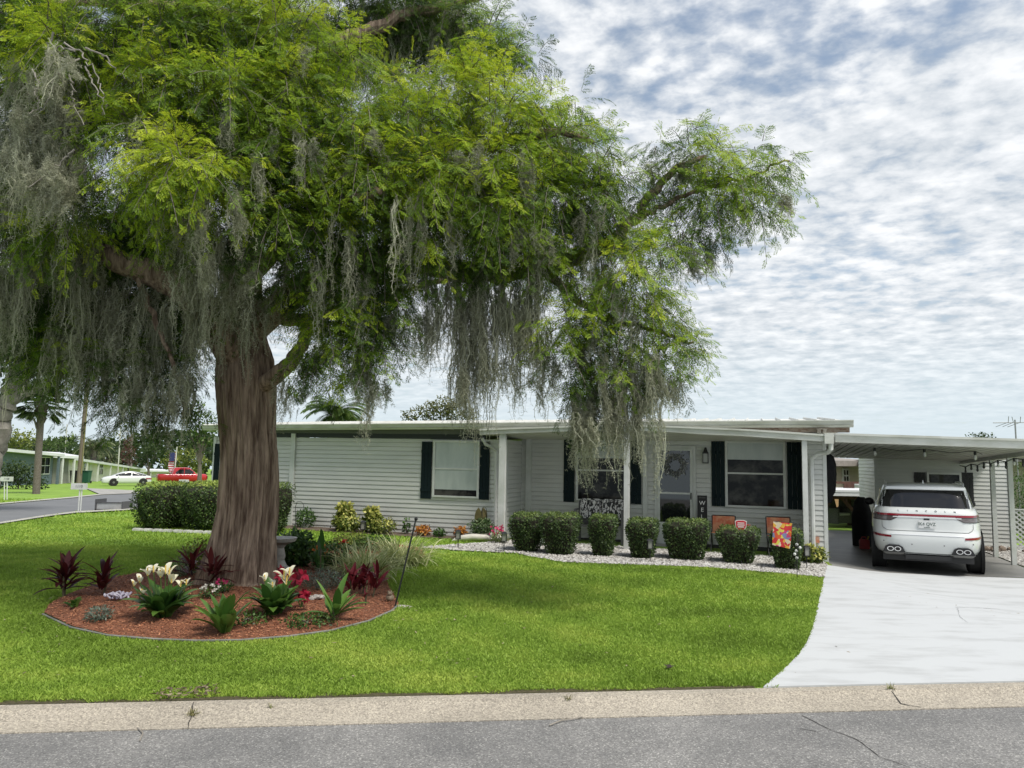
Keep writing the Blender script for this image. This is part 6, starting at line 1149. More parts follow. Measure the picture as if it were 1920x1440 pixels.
fs += [tuple(range(24))[::-1], tuple(96+k_ for k_ in range(24))]; q.add(vs, fs, True); q.build('cover', mat('charcoal_tarp', (.03, .035, .035), (.10, .11, .10), scale=5, rough=.6), cb_)

# ============================================================ surroundings
def gpt(px, py): g = G(px, py); return Vector((g.x, g.y, zg(g.x, g.y)))
def bghouse(name, label, A, Bp, hA, hB, depth, wallm, roofm, wins=(), posts=(), over=.6, cat='house', group=None, doors=()):
    d = Bp-A; L = math.hypot(d.x, d.y); yaw = math.atan2(d.y, d.x); t = thing(name, label, cat, A, rz=yaw, group=group); dz = Bp.z-A.z
    hm = lambda u: hA+(dz+hB-hA)*u/L
    q = MB(); q.hexa([(0, 0, -1.5), (L, 0, -1.5+dz), (L, depth, -1.5+dz), (0, depth, -1.5)], [(0, 0, hm(0)), (L, 0, hm(L)), (L, depth, hm(L)), (0, depth, hm(0))]); q.build('wall', wallm, t)
    q = MB(); q.hexa([(-over, -over, hm(0)), (L+over, -over, hm(L)), (L+over, depth+over, hm(L)), (-over, depth+over, hm(0))], [(-over, -over, hm(0)+.22), (L+over, -over, hm(L)+.22), (L+over, depth+over, hm(L)+.22), (-over, depth+over, hm(0)+.22)])
    q.hexa([(-over, -over, hm(0)+.22), (L+over, -over, hm(L)+.22), (L+over, depth+over, hm(L)+.22), (-over, depth+over, hm(0)+.22)], [(-over, depth*.45, hm(0)+.55), (L+over, depth*.45, hm(L)+.55), (L+over, depth*.55, hm(L)+.55), (-over, depth*.55, hm(0)+.55)]); q.build('roof', roofm, t)
    for (u0, u1, z0, z1) in wins:
        b = dz*(u0/L); q = MB(); q.box((u0, -.06, b+z0), (u1, -.005, b+z1)); fr = q.build('window', WHITE, t); q = MB(); um = (u0+u1)/2; zm = (z0+z1)/2
        for (a_, b_, c_, d_) in ((u0+.07, um-.03, z0+.07, zm-.03), (um+.03, u1-.07, z0+.07, zm-.03), (u0+.07, um-.03, zm+.03, z1-.07), (um+.03, u1-.07, zm+.03, z1-.07)): q.box((a_, -.068, b+c_), (b_, -.061, b+d_))
        q.build('pane', GLASS, fr)
    for u in posts: b = dz*(u/L); q = MB(); q.box((u-.08, -over+.02, b-.6), (u+.08, -over+.18, hm(u))); q.build('post', WHITE if wallm is not BLUEW else BLUEW, t)
    for (u0, u1, z1) in doors: b = dz*(u0/L); q = MB(); q.box((u0, -.05, b-.2), (u1, -.006, b+z1)); q.build('door', WHITE, t)
    return t
BLUEW = mat('slate_blue_siding', (.10, .14, .17), (.13, .17, .20), scale=2, rough=.7, stretch=(.3, .3, 6)); CREAM = mat('cream_siding', (.70, .66, .60), (.63, .59, .54), scale=2, rough=.7, stretch=(.3, .3, 6)); WROOF = mat('white_metal_roof', (.72, .73, .74), (.62, .63, .64), scale=1, rough=.5); TAN = mat('tan_siding', (.56, .50, .41), (.50, .45, .36), scale=1.5, rough=.8, stretch=(.2, .2, 9)); SHING = mat('grey_shingles', (.30, .27, .24), (.22, .20, .18), scale=9, rough=.9)
def Hh(px, yt, P): return zat(px, yt, P.y)-P.z
NG = 'low manufactured homes along the side street'
A = gpt(-90, 914); B_ = gpt(96, 908); bghouse('neighbour_house', 'slate blue home with white roof at the far left edge', A, B_, Hh(-90, 838, A), Hh(96, 856, B_), 8, BLUEW, WROOF, wins=[((B_-A).length-2.0, (B_-A).length-.5, .8, 2.2)], posts=[(B_-A).length-.1], group=NG)
A = gpt(97, 907); B_ = gpt(126, 906.5); bghouse('garden_porch', 'small blue-posted carport porch between the blue and cream homes', A, B_, Hh(97, 858, A), Hh(126, 860, B_), 4, mat('grey_porch_wall', (.25, .25, .23), (.2, .2, .18), scale=2), WROOF, posts=[.2, (B_-A).length-.2], over=.8, cat='porch')  # porch wall in mottled mid grey
A = gpt(124, 906); B_ = gpt(262, 897); L = (B_-A).length; bghouse('neighbour_house', 'cream home with white roof behind the white sedan', A, B_, Hh(124, 862, A), Hh(262, 882, B_), 8, CREAM, WROOF, wins=[(L*.16, L*.16+1.3, .7, 2.1), (L*.34, L*.34+1.5, .6, 2.0)], posts=[L*.13, L*.26, L*.42, L*.6], doors=[(L*.22, L*.22+1, 2.0)], group=NG)
A = gpt(240, 897); B_ = gpt(345, 893); bghouse('neighbour_house', 'farthest white-roofed home at the end of the side street', A, B_, Hh(240, 884, A), Hh(345, 886, B_), 8, CREAM, WROOF, wins=[(3, 4.5, .3, 1.2)], posts=[1, 5, 9], group=NG)
# through the carport and at the right edge
A = gpt(1560, 985); A = PY(1545, 960, 30); A.z = zg(A.x, A.y); B_ = PY(1622, 960, 31); B_.z = zg(B_.x, B_.y)
t = bghouse('tan_house', 'tan sided house seen through the open carport', A, B_, zat(1560, 874, 30)-A.z, zat(1620, 874, 31)-B_.z, 12, TAN, SHING, over=.5, wins=[((B_-A).length*.45, (B_-A).length*.45+.38, zat(1585, 905, 30.4)-A.z, zat(1585, 878, 30.4)-A.z)])
q = MB(); L = (B_-A).length; q.box((L-.1, -.03, 0), (L+.06, .08, zat(1620, 874, 31)-A.z)); q.build('corner_trim', WHITE, t)
A2 = PY(1621, 960, 30.6); A2.z = zg(A2.x, A2.y); B2 = PY(1700, 960, 26); B2.z = zg(B2.x, B2.y); bghouse('tan_house_wing', 'right wing of the tan house angled towards the carport', A2, B2, zat(1621, 873, A2.y)-A2.z, zat(1660, 868, 28)-B2.z, 8, TAN, SHING, over=.3)
A = PY(1898, 960, 25); A.z = zg(A.x, A.y); B_ = PY(2120, 960, 21); B_.z = zg(B_.x, B_.y); bghouse('stucco_house', 'pale stucco house at the right edge behind the lattice fence', A, B_, zat(1898, 866, 25)-A.z, zat(1960, 866, 24)-B_.z, 9, mat('pale_stucco', (.46, .42, .34), (.40, .37, .30), scale=3, rough=.9), SHING)
# timber picnic shelter
sc_ = PY(1590, 985, 24.5); sc_.z = zg(sc_.x, sc_.y); t = thing('wooden_shelter', 'dark brown timber shelter with a flat white roof edge behind the carport', 'shelter', sc_, rz=-.1); BRN = mat('dark_brown_timber', (.055, .022, .014), (.09, .04, .025), scale=6, rough=.8, stretch=(1, 1, .2)); Zs = lambda y: zat(1590, y, 24.5)-sc_.z
for x in (-.95, .35, 1.6): 
    q = MB(); q.box((x-.07, -.07, -.1), (x+.07, .07, Zs(930))); q.build('post', BRN, t)
    for sg in (-1, 1): q = MB(); q.hexa([(x+sg*.05, -.045, Zs(962)), (x+sg*.10, -.045, Zs(966)), (x+sg*.10, .045, Zs(966)), (x+sg*.05, .045, Zs(962))], [(x+sg*.45, -.045, Zs(934)), (x+sg*.58, -.045, Zs(934)), (x+sg*.58, .045, Zs(934)), (x+sg*.45, .045, Zs(934))]); q.build('brace', BRN, t)
q = MB(); q.box((-1.4, -.1, Zs(936)), (2.2, 2.4, Zs(930))); q.build('beam', BRN, t); q = MB(); q.box((-1.6, -.3, Zs(929.5)), (2.4, 2.6, Zs(925))); q.box((-1.6, -.28, Zs(924.9)), (2.4, 2.6, Zs(922.5))); q.box((-1.6, -.3, Zs(922.4)), (2.4, 2.6, Zs(918.5))); q.build('roof', WROOF, t)
q = MB(); q.box((-1.3, 4.3, Zs(972)), (2.6, 4.36, Zs(938))); q.build('back_panel', mat('orange_tan_panel', (.62, .40, .20), (.5, .32, .16), scale=2), t)
b0 = PY(1590, 985, 26.5); b0.z = zg(b0.x, b0.y); t = thing('brown_pergola', 'low brown pergola beam with a hanging post beyond the shelter roof', 'pergola', b0); q = MB(); Zp = lambda y: zat(1590, y, 26.5)-b0.z; q.box((-1.2, -.05, Zp(907)), (.55, .05, Zp(903))); q.box((-.1, -.05, Zp(916)), (.25, .05, Zp(907))); q.build('beam', BRN, t)
for x in (-1.1, .05): q = MB(); q.box((x-.06, -.06, -.1), (x+.06, .06, Zp(907)-.002)); q.build('post', BRN, t)
b0 = PY(1626, 985, 27.5); b0.z = zg(b0.x, b0.y); t = thing('golf_cart', 'golf cart with a long white roof behind the shelter', 'golf cart', b0, rz=.1); Zp = lambda y: zat(1626, y, 27.5)-b0.z; q = MB(); q.box((-.55, -.6, Zp(914)), (1.2, .6, Zp(908))); q.build('roof', WHITE, t, bevel=.03); q = MB(); q.box((-.4, -.5, .25), (1.3, .5, .75)); q.box((.1, -.5, .75), (.5, .5, 1.1)); q.build('body', mat('dark_green_body', (.02, .05, .03)), t, bevel=.04)
for x in (-.4, 1.1):
    for y in (-.5, .5): q = MB(); q.tube([(x, y, .7), (x, y, Zp(914))], .02, 5); q.build('roof_post', BLACK, t); q = MB(); q.disc((x+.05, y*1.1, .2), .2, .12, 'y', 16); q.build('wheel', RUBBER, t)
WICK = mat('grey_wicker', (.10, .10, .10), (.16, .16, .155), scale=30, rough=.8)
def wicker(label, px, py, rz):
    g = gpt(px, py); t = thing('wicker_chair', label, 'chair', g, rz=rz, group='wicker chairs on the grass behind the carport')
    q = MB(); q.box((-.33, -.3, .12), (.33, .3, .38)); q.box((-.36, -.3, .1), (-.28, .32, .62)); q.box((.28, -.3, .1), (.36, .32, .62)); q.hexa([(-.33, .22, .38), (.33, .22, .38), (.33, .32, .38), (-.33, .32, .38)], [(-.30, .34, .95), (.30, .34, .95), (.30, .42, .95), (-.30, .42, .95)]); q.build('frame', WICK, t, bevel=.03); q = MB(); q.box((-.27, -.28, .381), (.27, .21, .46)); q.build('cushion', mat('pale_cushion', (.5, .5, .5)), t, bevel=.02)
wicker('left grey wicker armchair on the grass beyond the carport', 1572, 987, .5); wicker('right grey wicker armchair on the grass beyond the carport', 1592, 984, -.4)
# lattice fence and shrub at right edge
a = HW(3.80, 4.0, 0); g = gpt(1904, 1034); t = thing('lattice_fence', 'white diagonal lattice fence panel at the right edge', 'fence', g, rz=-HA); h = zat(1904, 954, g.y)-g.z; q = MB(); Wf = 3.0
for sg in (-1, 1):
    x = -h
    while x < Wf:
        x0, x1 = (x, x+h); z0, z1 = (.05, h-.03); 
        a0 = max(0, -x0)/h; a1 = min(1, (Wf-x0)/h)
        if a1 > a0+.02:
            pa = (x0+h*a0, z0+(z1-z0)*a0); pb = (x0+h*a1, z0+(z1-z0)*a1)
            if sg < 0: pa, pb = (pa[0], z0+z1-pa[1]), (pb[0], z0+z1-pb[1])
            y = .006*sg; q.hexa([(pa[0]-.024, y-.004, pa[1]), (pa[0]+.024, y-.004, pa[1]), (pa[0]+.024, y+.004, pa[1]), (pa[0]-.024, y+.004, pa[1])], [(pb[0]-.024, y-.004, pb[1]), (pb[0]+.024, y-.004, pb[1]), (pb[0]+.024, y+.004, pb[1]), (pb[0]-.024, y+.004, pb[1])])
        x += .125
q.build('lattice', WHITE, t); q = MB(); q.box((-.04, -.025, 0), (0, .025, h)); q.box((0, -.022, h-.03), (Wf, .022, h)); q.box((0, -.022, 0.01), (Wf, .022, .05)); q.box((Wf, -.025, 0), (Wf+.05, .025, h)); q.build('frame', WHITE, t)
bush('evergreen_shrub', 'dark green shrub rising above the lattice fence at the right edge', 'shrub', gpt(1922, 1012), .75, 2.1, GRN, 2600, .06)
rk = rocks('garden_rocks', 'brown rocks at the foot of the shed beside the carport posts', gpt(1880, 1036), 10, .5, .12, mat('brown_rock', (.20, .16, .12), (.12, .09, .07), scale=8, rough=.9))
# ------------------------------------------------------------ trees
FG = {}
def lm(k): 
    d = {'dark': ((.018, .035, .012), (.045, .075, .022), (.09, .13, .035)), 'mid': ((.03, .065, .016), (.075, .13, .028), (.15, .21, .05)), 'yel': ((.07, .10, .02), (.16, .20, .035), (.33, .34, .08)), 'pale': ((.08, .11, .05), (.16, .19, .09), (.28, .30, .16)), 'rust': ((.05, .025, .018), (.11, .05, .035), (.17, .09, .06)), 'olive': ((.045, .06, .018), (.11, .125, .035), (.24, .20, .07))}[k]
    return leafmat('foliage_'+k, *d, tr=.3)
def bgtree(name, label, Y, lobes, kind, lf, dens=1.0, trunk=None, tw=.18, cat='tree', group=None, drop=0):
    bx = trunk[0] if trunk else sum(l[0] for l in lobes)/len(lobes); base = PY(bx, 900, Y); base.z = zg(base.x, base.y); t = thing(name, label, cat, base, group=group); P = []; Nn = []; T_ = []
    q = MB(); lb = min(PY(l[0], l[1]+l[2], Y).z-base.z for l in lobes); fork = Vector((0, 0, max(.3, lb*.75))); q.tube([(0, 0, -.3), (tw*.3, 0, fork.z*.5), fork], [tw*1.2, tw, tw*.8], 8)
    for l in lobes: 
        c = PY(l[0], l[1], Y+(l[3] if len(l) > 3 else 0))-base; r = l[2]*Y/1400; q.tube([fork, fork.lerp(c, .5)+Vector((0, 0, r*.2)), c], [tw*.55, tw*.35, tw*.12], 6)
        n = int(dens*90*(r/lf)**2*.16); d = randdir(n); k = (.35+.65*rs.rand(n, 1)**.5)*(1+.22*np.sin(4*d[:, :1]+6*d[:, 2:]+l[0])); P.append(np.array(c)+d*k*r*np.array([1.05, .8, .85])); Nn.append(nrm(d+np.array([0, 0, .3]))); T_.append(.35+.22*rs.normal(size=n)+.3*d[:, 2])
    q.build('trunk', TWIG, t); P = np.concatenate(P); V, F = cloud(P, np.concatenate(Nn), lf, lf*.6, .9); npmesh('crown', V, F, lm(kind), t, tint=np.clip(np.concatenate(T_), 0, 1)); return t
bgtree('background_tree', 'yellow green bushy tree behind the blue home at the far left', 85, [(10, 825, 34), (45, 828, 24), (-30, 820, 40)], 'yel', .30)
bgtree('background_tree', 'mid green round tree just left of the utility pole', 85, [(105, 836, 22), (128, 830, 20), (85, 838, 16)], 'mid', .28)
bgtree('background_tree', 'dark round tree between the pale palm and the rusty conifer', 100, [(205, 842, 16), (222, 850, 14)], 'dark', .3)
bgtree('background_tree', 'reddish brown conical tree behind the cream home', 90, [(240, 862, 15), (240, 848, 13), (239, 835, 9), (239, 826, 6)], 'rust', .24)
bgtree('background_tree', 'tall thin-stemmed pine behind the rusty conical tree', 110, [(243, 785, 17), (235, 798, 11), (252, 795, 10), (228, 815, 7), (246, 768, 9)], 'olive', .3, dens=.45, trunk=(243,))
bgtree('background_tree', 'dark green tree mass behind the red pickup', 95, [(275, 852, 22), (295, 845, 22), (262, 862, 14)], 'dark', .28)
bgtree('background_tree', 'golden green weeping tree behind the red pickup', 72, [(325, 868, 24), (350, 858, 26), (375, 868, 20), (340, 882, 18), (365, 880, 16)], 'yel', .22)
bgtree('background_tree', 'tall green tree left of the big trunk above the house end', 60, [(365, 775, 24), (390, 785, 22), (350, 790, 15), (375, 810, 26), (395, 815, 22), (355, 815, 16), (380, 835, 22), (372, 755, 12)], 'mid', .24, dens=.7)
bgtree('background_tree', 'round olive tree rising above the middle of the house roof', 44, [(800, 774, 24), (825, 766, 26), (850, 774, 24), (768, 780, 16), (882, 782, 16), (845, 762, 14)], 'olive', .15, dens=1.3)
bgtree('background_tree', 'small green treetop showing above the carport roof', 50, [(1825, 822, 12), (1840, 820, 12), (1856, 822, 11)], 'dark', .16)
bgtree('leafy_bush', 'big dark leafy bush in front of the blue home', 48, [(20, 895, 28), (50, 893, 30), (70, 905, 18), (0, 890, 30), (35, 878, 20)], 'dark', .16, cat='bush', tw=.05)
wd = thing('distant_wood', None, None) if False else None
n = 16000; px_ = rs.rand(n)*1.0; P = []; 
X = -160+230*px_; Yw = 165+12*rs.rand(n); top = 11.5+2.5*np.sin(X*.07)+1.6*np.sin(X*.23+1)+.8*np.sin(X*.6); Z = -3+rs.rand(n)**.6*(top+3)*.62; P = np.column_stack([X, Yw, Z]); V, F = cloud(P, nrm(np.column_stack([0*X, -1+0*X, .6+0*X])), 1.3, .9, .8)
tag(npmesh('distant_wood', V, F, lm('dark'), None, tint=np.clip(.4+.25*rs.normal(size=n), 0, 1)), 'dark belt of far woodland along the horizon', 'woodland', kind='stuff')
# palms
def palm(name, label, px, py, Y, rpx, fan, kind, trunkpx=None, nf=34, group=None, tw=.2):
    base = PY(px if trunkpx is None else trunkpx, 900, Y); base.z = zg(base.x, base.y); c = PY(px, py, Y)-base; R = rpx*Y/1400; t = thing(name, label, 'palm', base, group=group)
    q = MB(); q.tube([(0, 0, -.3), (c.x*.5, 0, c.z*.5), c], [tw*1.1, tw, tw*1.1], 10)
    for k in range(26): a = rnd.uniform(0, 6.28); z = c.z-rnd.uniform(.0, 1.6); q.hexa([(c.x+tw*cos(a)-.04, tw*sin(a)-.04, z), (c.x+tw*cos(a)+.04, tw*sin(a)-.04, z), (c.x+tw*cos(a)+.04, tw*sin(a)+.04, z), (c.x+tw*cos(a)-.04, tw*sin(a)+.04, z)], [(c.x+1.8*tw*cos(a)-.03, 1.8*tw*sin(a)-.03, z+.3), (c.x+1.8*tw*cos(a)+.03, 1.8*tw*sin(a)-.03, z+.3), (c.x+1.8*tw*cos(a)+.03, 1.8*tw*sin(a)+.03, z+.3), (c.x+1.8*tw*cos(a)-.03, 1.8*tw*sin(a)+.03, z+.3)])
    q.build('trunk', TWIG, t); Os = []; Ds = []; Ss = []; Ls = []; Ws = []; st = MB()
    for i in range(nf):
        a = rnd.uniform(0, 6.28); el = rnd.uniform(-.9, 1.35) if fan else rnd.uniform(-.3, 1.3); d = np.array([cos(a)*cos(el), sin(a)*cos(el), sin(el)])
        if fan:
            L1 = R*.55; p = np.array(c)+d*L1+np.array([0, 0, -.1*L1]); st.tube([c, tuple(p)], .02, 4, cap=False); s_ = nrm(np.cross(d, [0, 0, 1.])); 
            for k in range(22):
                b = (k/21-.5)*3.6; dd = nrm(d*cos(b)+s_*sin(b)+np.array([0, 0, -.25])); Os.append(p); Ds.append(dd); Ss.append(nrm(np.cross(dd, d+.2*rs.normal(size=3)))); Ls.append(R*.5*(.6+.4*cos(b*.5))); Ws.append(R*.045)
        else:
            pts = []; p = np.array(c); e_ = el; K = 12
            for k in range(K):
                pts.append(p.copy()); p = p+np.array([cos(a)*cos(e_), sin(a)*cos(e_), sin(e_)])*R*1.1/K; e_ -= 1.7/K
            st.tube([tuple(x) for x in pts], .015, 4, cap=False); s_ = np.array([-sin(a), cos(a), 0])
            for k in range(2, K):
                dd0 = nrm(pts[k]-pts[k-1])
                for j in range(3):
                    for sg in (-1, 1): dd = nrm(dd0*.7+s_*sg+np.array([0, 0, -.35])); Os.append(pts[k-1]+(pts[k]-pts[k-1])*j/3); Ds.append(dd); Ss.append(nrm(np.cross(dd, s_*sg*.3+np.array([0, 0, 1.])))); Ls.append(R*.36*(1-.5*k/K)); Ws.append(R*.03)
    st.build('frond_stems', MATS['green_stem'], t); V, F = leafquads(np.array(Os), np.array(Ds), np.array(Ss), np.array(Ls), np.array(Ws)); npmesh('fronds', V, F, lm(kind), t, tint=rs.rand(len(F))); return t
palm('fan_palm', 'dark shaggy fan palm standing before the blue home at far left', 78, 752, 40, 52, True, 'dark', trunkpx=70, nf=60, tw=.17)
palm('feather_palm', 'pale feathery palm behind the cream home roof', 176, 838, 85, 38, False, 'pale', nf=40); palm('feather_palm', 'small pale palm just left of the rusty conifer', 205, 860, 88, 22, False, 'pale', nf=26)
palm('feather_palm', 'green palm crown showing above the left part of the house roof', 628, 778, 36, 66, False, 'mid', nf=60)
# mossy oak at the left edge
ok_ = PY(-30, 930, 24); ok_.z = zg(ok_.x, ok_.y); oak = thing('mossy_oak', 'pale-limbed mossy oak leaning in at the left edge', 'tree', ok_); OB = mat('pale_oak_bark', (.17, .155, .13), (.27, .25, .215), scale=5, rough=.9, bump=.6)
def OP(px, py, Y): return PY(px, py, Y)-ok_
for pts, r0, r1 in (([(-30, 940), (-22, 880), (-8, 830), (8, 775), (22, 730), (50, 690)], .42, .18), ([(0, 800), (20, 760), (60, 735), (100, 712), (130, 700)], .16, .05), ([(14, 755), (45, 720), (70, 680), (100, 650)], .20, .06), ([(5, 790), (-10, 740), (-30, 680)], .25, .12)):
    limb([OP(x, y, 24) for x, y in pts], r0, r1, m=OB, n=12, parent=oak, jit=.04)
ol = [(30, 640, 24, 60, .35), (80, 640, 24, 55, .4), (-30, 620, 24, 70, .3), (100, 600, 24.5, 50, .25), (20, 560, 24, 70, .3), (60, 690, 23.6, 26, .4), (5, 700, 23.8, 30, .3), (110, 670, 24, 30, .3)]
V, F, ti, TV, TF = foliage(ol, 7, Lb=(.7, 1.2), lf=.12, lw=.045, origin=ok_); npmesh('crown', V, F, lm('mid'), oak, tint=ti)
for a in ((30, 620, 23.6, 40, 170, 90), (90, 640, 23.6, 30, 110, 60), (-10, 600, 23.6, 40, 200, 80)): moss(*a, parent=oak, origin=ok_, thin=2.5)
# ------------------------------------------------------------ poles, signs, bins
g = gpt(147, 916); t = thing('utility_pole', 'tall brown utility pole beside the side street at left', 'pole', g); h = zat(151, 700, g.y)-g.z; q = MB(); q.tube([(0, 0, -.3), (.12, 0, h+1)], [.17, .12], 10); q.build('shaft', mat('pole_wood', (.13, .10, .075), (.19, .16, .12), scale=3, stretch=(1, 1, .1)), t); q = MB(); q.tube([(.19, -.12, 1.0), (.27, -.1, h)], .03, 6); q.build('conduit', mat('yellow_guard', (.22, .20, .08)), t)
def mast(label, px, yt, yb, Y, r, arms=0):
    b = PY(px, 900, Y); b.z = zg(b.x, b.y); t = thing('antenna_mast', label, 'mast', b); h = zat(px, yt, Y)-b.z; q = MB(); q.tube([(0, 0, -.3), (0, 0, h)], r, 6)
    if arms: q.tube([(-arms, 0, h-.3), (arms, 0, h-.3)], r*.6, 5); q.tube([(-arms*.6, 0, h-.8), (arms*.6, 0, h-.8)], r*.6, 5)
    q.build('mast', mat('pale_pole', (.5, .5, .44)), t)
mast('thin white mast with a crossbar behind the cream home', 220, 803, 878, 80, .06, .8); mast('short thin mast right of the fan palm', 118, 795, 850, 90, .05)
g = gpt(325, 906); g = PY(325, 905, 64); g.z = zg(g.x, g.y); t = thing('flag_pole', 'white leaning flagpole with a drooping striped flag beside the red pickup', 'flagpole', g); Yf = g.y; tp = PY(332, 837, Yf)-g; q = MB(); q.tube([(0, 0, -.2), tp], .05, 6); q.build('pole', WHITE, t)
fb_ = thing('drooping_flag', 'small red, white and blue striped flag hanging on the far flagpole', 'flag', g); q = MB(); n_ = 9; vs = []; fs = []
FL = mat('striped_flag', (.5, .05, .06), rough=.8); tt = FL.node_tree; nn = tt.nodes; tcn = [x for x in nn if x.type == 'TEX_COORD'][0]; wv = nn.new('ShaderNodeTexWave'); wv.bands_direction = 'Z'; wv.inputs['Scale'].default_value = 1.6; tt.links.new(tcn.outputs['Object'], wv.inputs['Vector']); rp = nn.new('ShaderNodeValToRGB'); rp.color_ramp.interpolation = 'CONSTANT'; rp.color_ramp.elements[0].color = (.45, .03, .05, 1); rp.color_ramp.elements[1].position = .5; rp.color_ramp.elements[1].color = (.7, .7, .7, 1); tt.links.new(wv.outputs['Fac'], rp.inputs[0]); tt.links.new(rp.outputs[0], nn['Principled BSDF'].inputs['Base Color'])
fa = PY(330.5, 848, Yf)-g; fc = PY(326.5, 884, Yf)-g
for i in range(n_):
    for j in range(4): p = fa.lerp(fc, i/(n_-1)); vs.append((p.x-.06-.22*j*(1-.3*i/n_)/1.2+.02*sin(i), .05*sin(j*2+i), p.z-.05*j))
for i in range(n_-1):
    for j in range(3): k = i*4+j; fs.append((k, k+1, k+5, k+4))
q.add(vs, fs, True); q.build('banner', FL, fb_); q = MB(); p = fa; q.box((p.x-.50, -.09, p.z-.75), (p.x-.07, -.07, p.z-.02)); q.build('canton', mat('navy_cloth', (.03, .04, .14)), fb_)
def sign(name, label, px0, px1, y0, y1, lx, yb, txt_, Yadd=0, lean=0):
    g = gpt((lx[0]+lx[1])/2, yb); t = thing(name, label, 'sign', g); Yg_ = g.y; a = PY(px0, y0, Yg_)-g; b = PY(px1, y1, Yg_)-g; q = MB(); q.box((a.x, -.02, b.z), (b.x, .01, a.z)); q.build('board', WHITE, t)
    for x in lx: c = PY(x, yb, Yg_)-g; d = PY(x+lean, y1, Yg_)-g; q = MB(); q.tube([(c.x, .02, 0), (d.x, .02, d.z+.1)], .022, 6); q.build('leg', WHITE, t)
    txt(txt_, (a.z-b.z)*.62, mat('dark_sign_ink', (.06, .06, .09)), t, ((a.x+b.x)/2, -.022, (a.z+b.z)/2), (pi/2, 0, 0), 'number')
sign('address_sign', 'white address sign on two legs standing before the utility pole', 134, 163.5, 906, 918, (146, 150), 959, '1110', lean=3); sign('address_sign', 'white address sign on two posts at the left frame edge', 1, 24.5, 893.5, 902.5, (7.5, 12.5), 938, '1108')
sign('address_sign', 'small white sign showing just above the left box hedge', 336, 354, 899, 906, (340, 350), 922, '1109')
g = gpt(207, 957); t = thing('low_metal_bench', 'low grey metal framed bench on the verge beside the side street', 'bench', g, rz=0); a = PY(184, 956, g.y)-g; b = PY(232, 943, g.y)-g; q = MB(); q.box((a.x, -.1, .03), (b.x, -.07, b.z)); q.build('side_panel', mat('pale_grey_metal', (.40, .41, .41), (.3, .3, .3), scale=3), t); q = MB(); q.box((a.x-.04, -.13, 0), (b.x+.04, .5, .05)); q.box((a.x-.05, -.13, 0), (a.x, .5, b.z+.12)); q.box((b.x, -.13, 0), (b.x+.05, .5, b.z+.05)); q.box((a.x, -.12, b.z), (b.x, -.06, b.z+.03)); q.build('frame', mat('dark_grey_metal', (.08, .08, .085)), t)
g0 = gpt(155, 906)
for i, (px, c, nm) in enumerate(((140, (.03, .03, .03), 'charcoal'), (152, (.10, .05, .16), 'purple'), (162, (.02, .09, .06), 'dark green'))):
    g = PY(px, 900, g0.y-.5); g.z = zg(g.x, g.y); t = thing('wheelie_bin', nm+' rubbish bin standing against the cream home', 'bin', g, group='rubbish bins by the cream home'); q = MB(); q.hexa([(-.24, -.24, .05), (.24, -.24, .05), (.24, .24, .05), (-.24, .24, .05)], [(-.30, -.3, 1.05), (.3, -.3, 1.05), (.3, .3, 1.05), (-.3, .3, 1.05)]); q.build('body', mat('bin_'+nm.replace(' ', '_'), c, rough=.5), t, bevel=.02); q = MB(); q.box((-.33, -.34, 1.051), (.33, .34, 1.12)); q.build('lid', MATS['bin_'+nm.replace(' ', '_')], t, bevel=.02); q = MB(); q.disc((-.25, .27, .12), .12, .05, 'x', 14); q.build('wheel', RUBBER, t); q = MB(); q.disc((.25, .27, .12), .12, .05, 'x', 14); q.build('wheel', RUBBER, t)
# fallen twigs and clippings on the kerb and in the gutter
def twig(label, pts, zf, cat='twig', r=.005):
    P0 = Vector((pts[0][0], pts[0][1], zf(*pts[0]))); t = MB(); t.tube([Vector((x, y, zf(x, y)+r+.001))-P0 for x, y in pts], r, 5); o = t.build('fallen_twig', MATS['dead_grey_twig']); o.location = P0; tag(o, label, cat); return o
k2 = lambda x, y: zkerb(x, y)
twig('pale forked twig lying in the gutter at the left', [street_pt(262, 1390), street_pt(268, 1376), street_pt(258, 1366)], lambda x, y: -.07); twig('thin pale twig lying on the kerb just right of centre', [street_pt(1030, 1362), street_pt(1052, 1353), street_pt(1075, 1350), street_pt(1092, 1346)], lambda x, y: max(zkerb(x, y), zstreet(x, y)))
x_, y_ = G(1250, 1261).x, G(1250, 1261).y; q = MB()
for k_ in range(3): q.ribbon((.02*k_, 0, 0), .4+k_*.9, .25, .09, .035, .5, seg=4, prof=oval)
lf_ = q.build('fallen_leaf', mat('dark_dead_leaf', (.03, .02, .012), rough=.8)); lf_.location = (x_, y_, zg(x_, y_)+.04); tag(lf_, 'dark curled leaf lying on the lawn near the driveway', 'leaf')
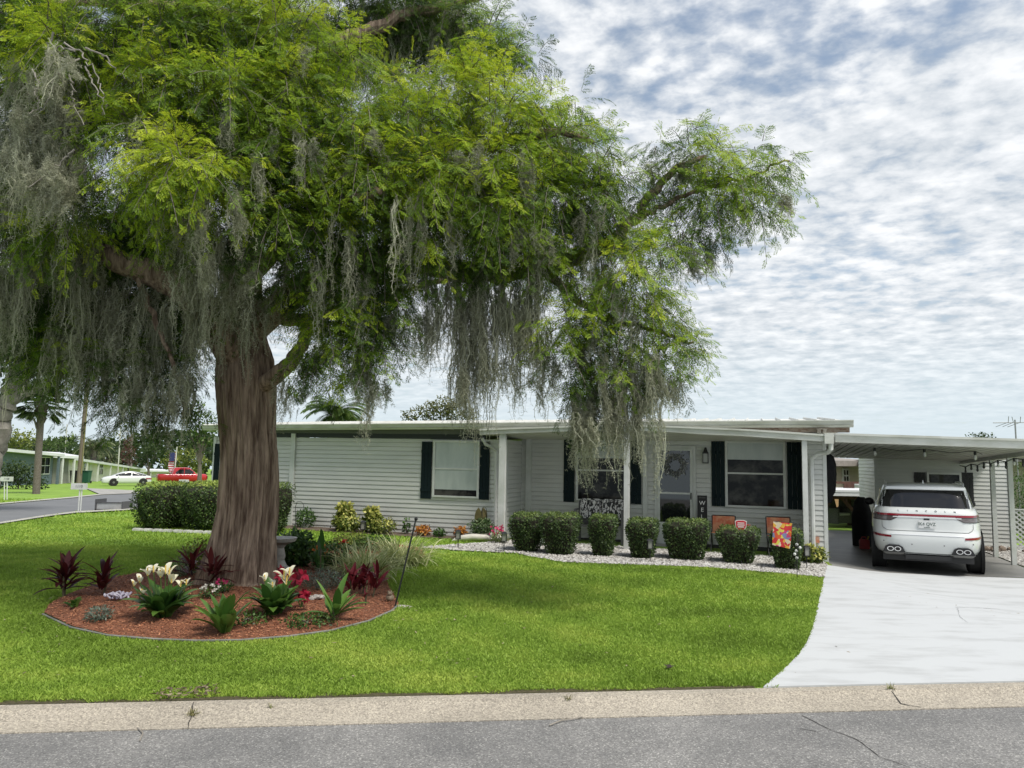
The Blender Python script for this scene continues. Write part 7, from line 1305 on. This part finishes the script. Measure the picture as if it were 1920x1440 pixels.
def tuft(label, px, py, n=40, L=.07):
    x, y = G(px, py).x, G(px, py).y; z = zkerb(x, y); return strap_plant('weed_tuft', label, 'weed', Vector((x, y, z)), n, L, .006, mat('dry_weed', (.12, .14, .03), tint=[(0, (.10, .14, .02)), (.5, (.2, .2, .06)), (1, (.3, .25, .12))]), el=(.2, 1.4), droop=(0, 1.2), prof=lambda t: (1-t)**.5, spread=.03, seg=3)
tuft('weed growing out of the kerb joint at the left', 362, 1330); tuft('small weed in the kerb joint below the driveway', 1671, 1292, 26, .05); tuft('sparse tuft on the kerb edge near the picture centre', 1067, 1308, 20, .06); tuft('weed tuft on the kerb edge in front of the mulch bed', 508, 1322, 14, .05)
# fallen leaves and debris on lawn edge
P = scatter([(G(290, 1312).x, curbY(G(290, 1312).x)+.01), (G(410, 1310).x, curbY(G(410, 1310).x)+.01), (G(400, 1300).x, curbY(0)+.0+.0), (G(300, 1300).x, G(300, 1300).y)], 110)
if len(P):
    n = len(P); O = np.column_stack([P, np.full(n, .03)+.02*rs.rand(n)]); D = nrm(rs.normal(size=(n, 3))*np.array([1, 1, .3])); V, F = leafquads(O, D, nrm(np.cross(D, randdir(n))), .03+.04*rs.rand(n), .01+.01*rs.rand(n)); tag(npmesh('leaf_litter', V, F, mat('dry_leaf', (.2, .15, .08), tint=[(0, (.07, .05, .03)), (.5, (.16, .12, .07)), (1, (.3, .25, .16))]), tint=rs.rand(n)), 'brown leaf litter in the grass above the left kerb joint', 'litter', kind='stuff')

# scattered dry bits under the tree and on the driveway
P = np.concatenate([np.column_stack([-3.2+2.6*rs.normal(size=330), 8.6+1.5*rs.normal(size=330)]), np.column_stack([5.0+1.6*rs.rand(26), 7.2+4.5*rs.rand(26)])]); P = P[P[:, 1] > curbY(P[:, 0])+.1]; n = len(P)
ond = inpoly(P[:, 0], P[:, 1], drive_poly); O = np.column_stack([P, zgn(P[:, 0], P[:, 1])+np.where(ond, .019, .038)]); D = nrm(rs.normal(size=(n, 3))*np.array([1, 1, .12])); V, F = leafquads(O, D, nrm(np.cross(D, np.array([0, 0, 1.])+.2*rs.normal(size=(n, 3)))), .025+.04*rs.rand(n), .008+.012*rs.rand(n))
tag(npmesh('leaf_litter', V, F, MATS['dry_leaf'], tint=.3+.7*rs.rand(n)), 'sparse dry needles and leaves fallen on the lawn under the tree', 'litter', kind='stuff')
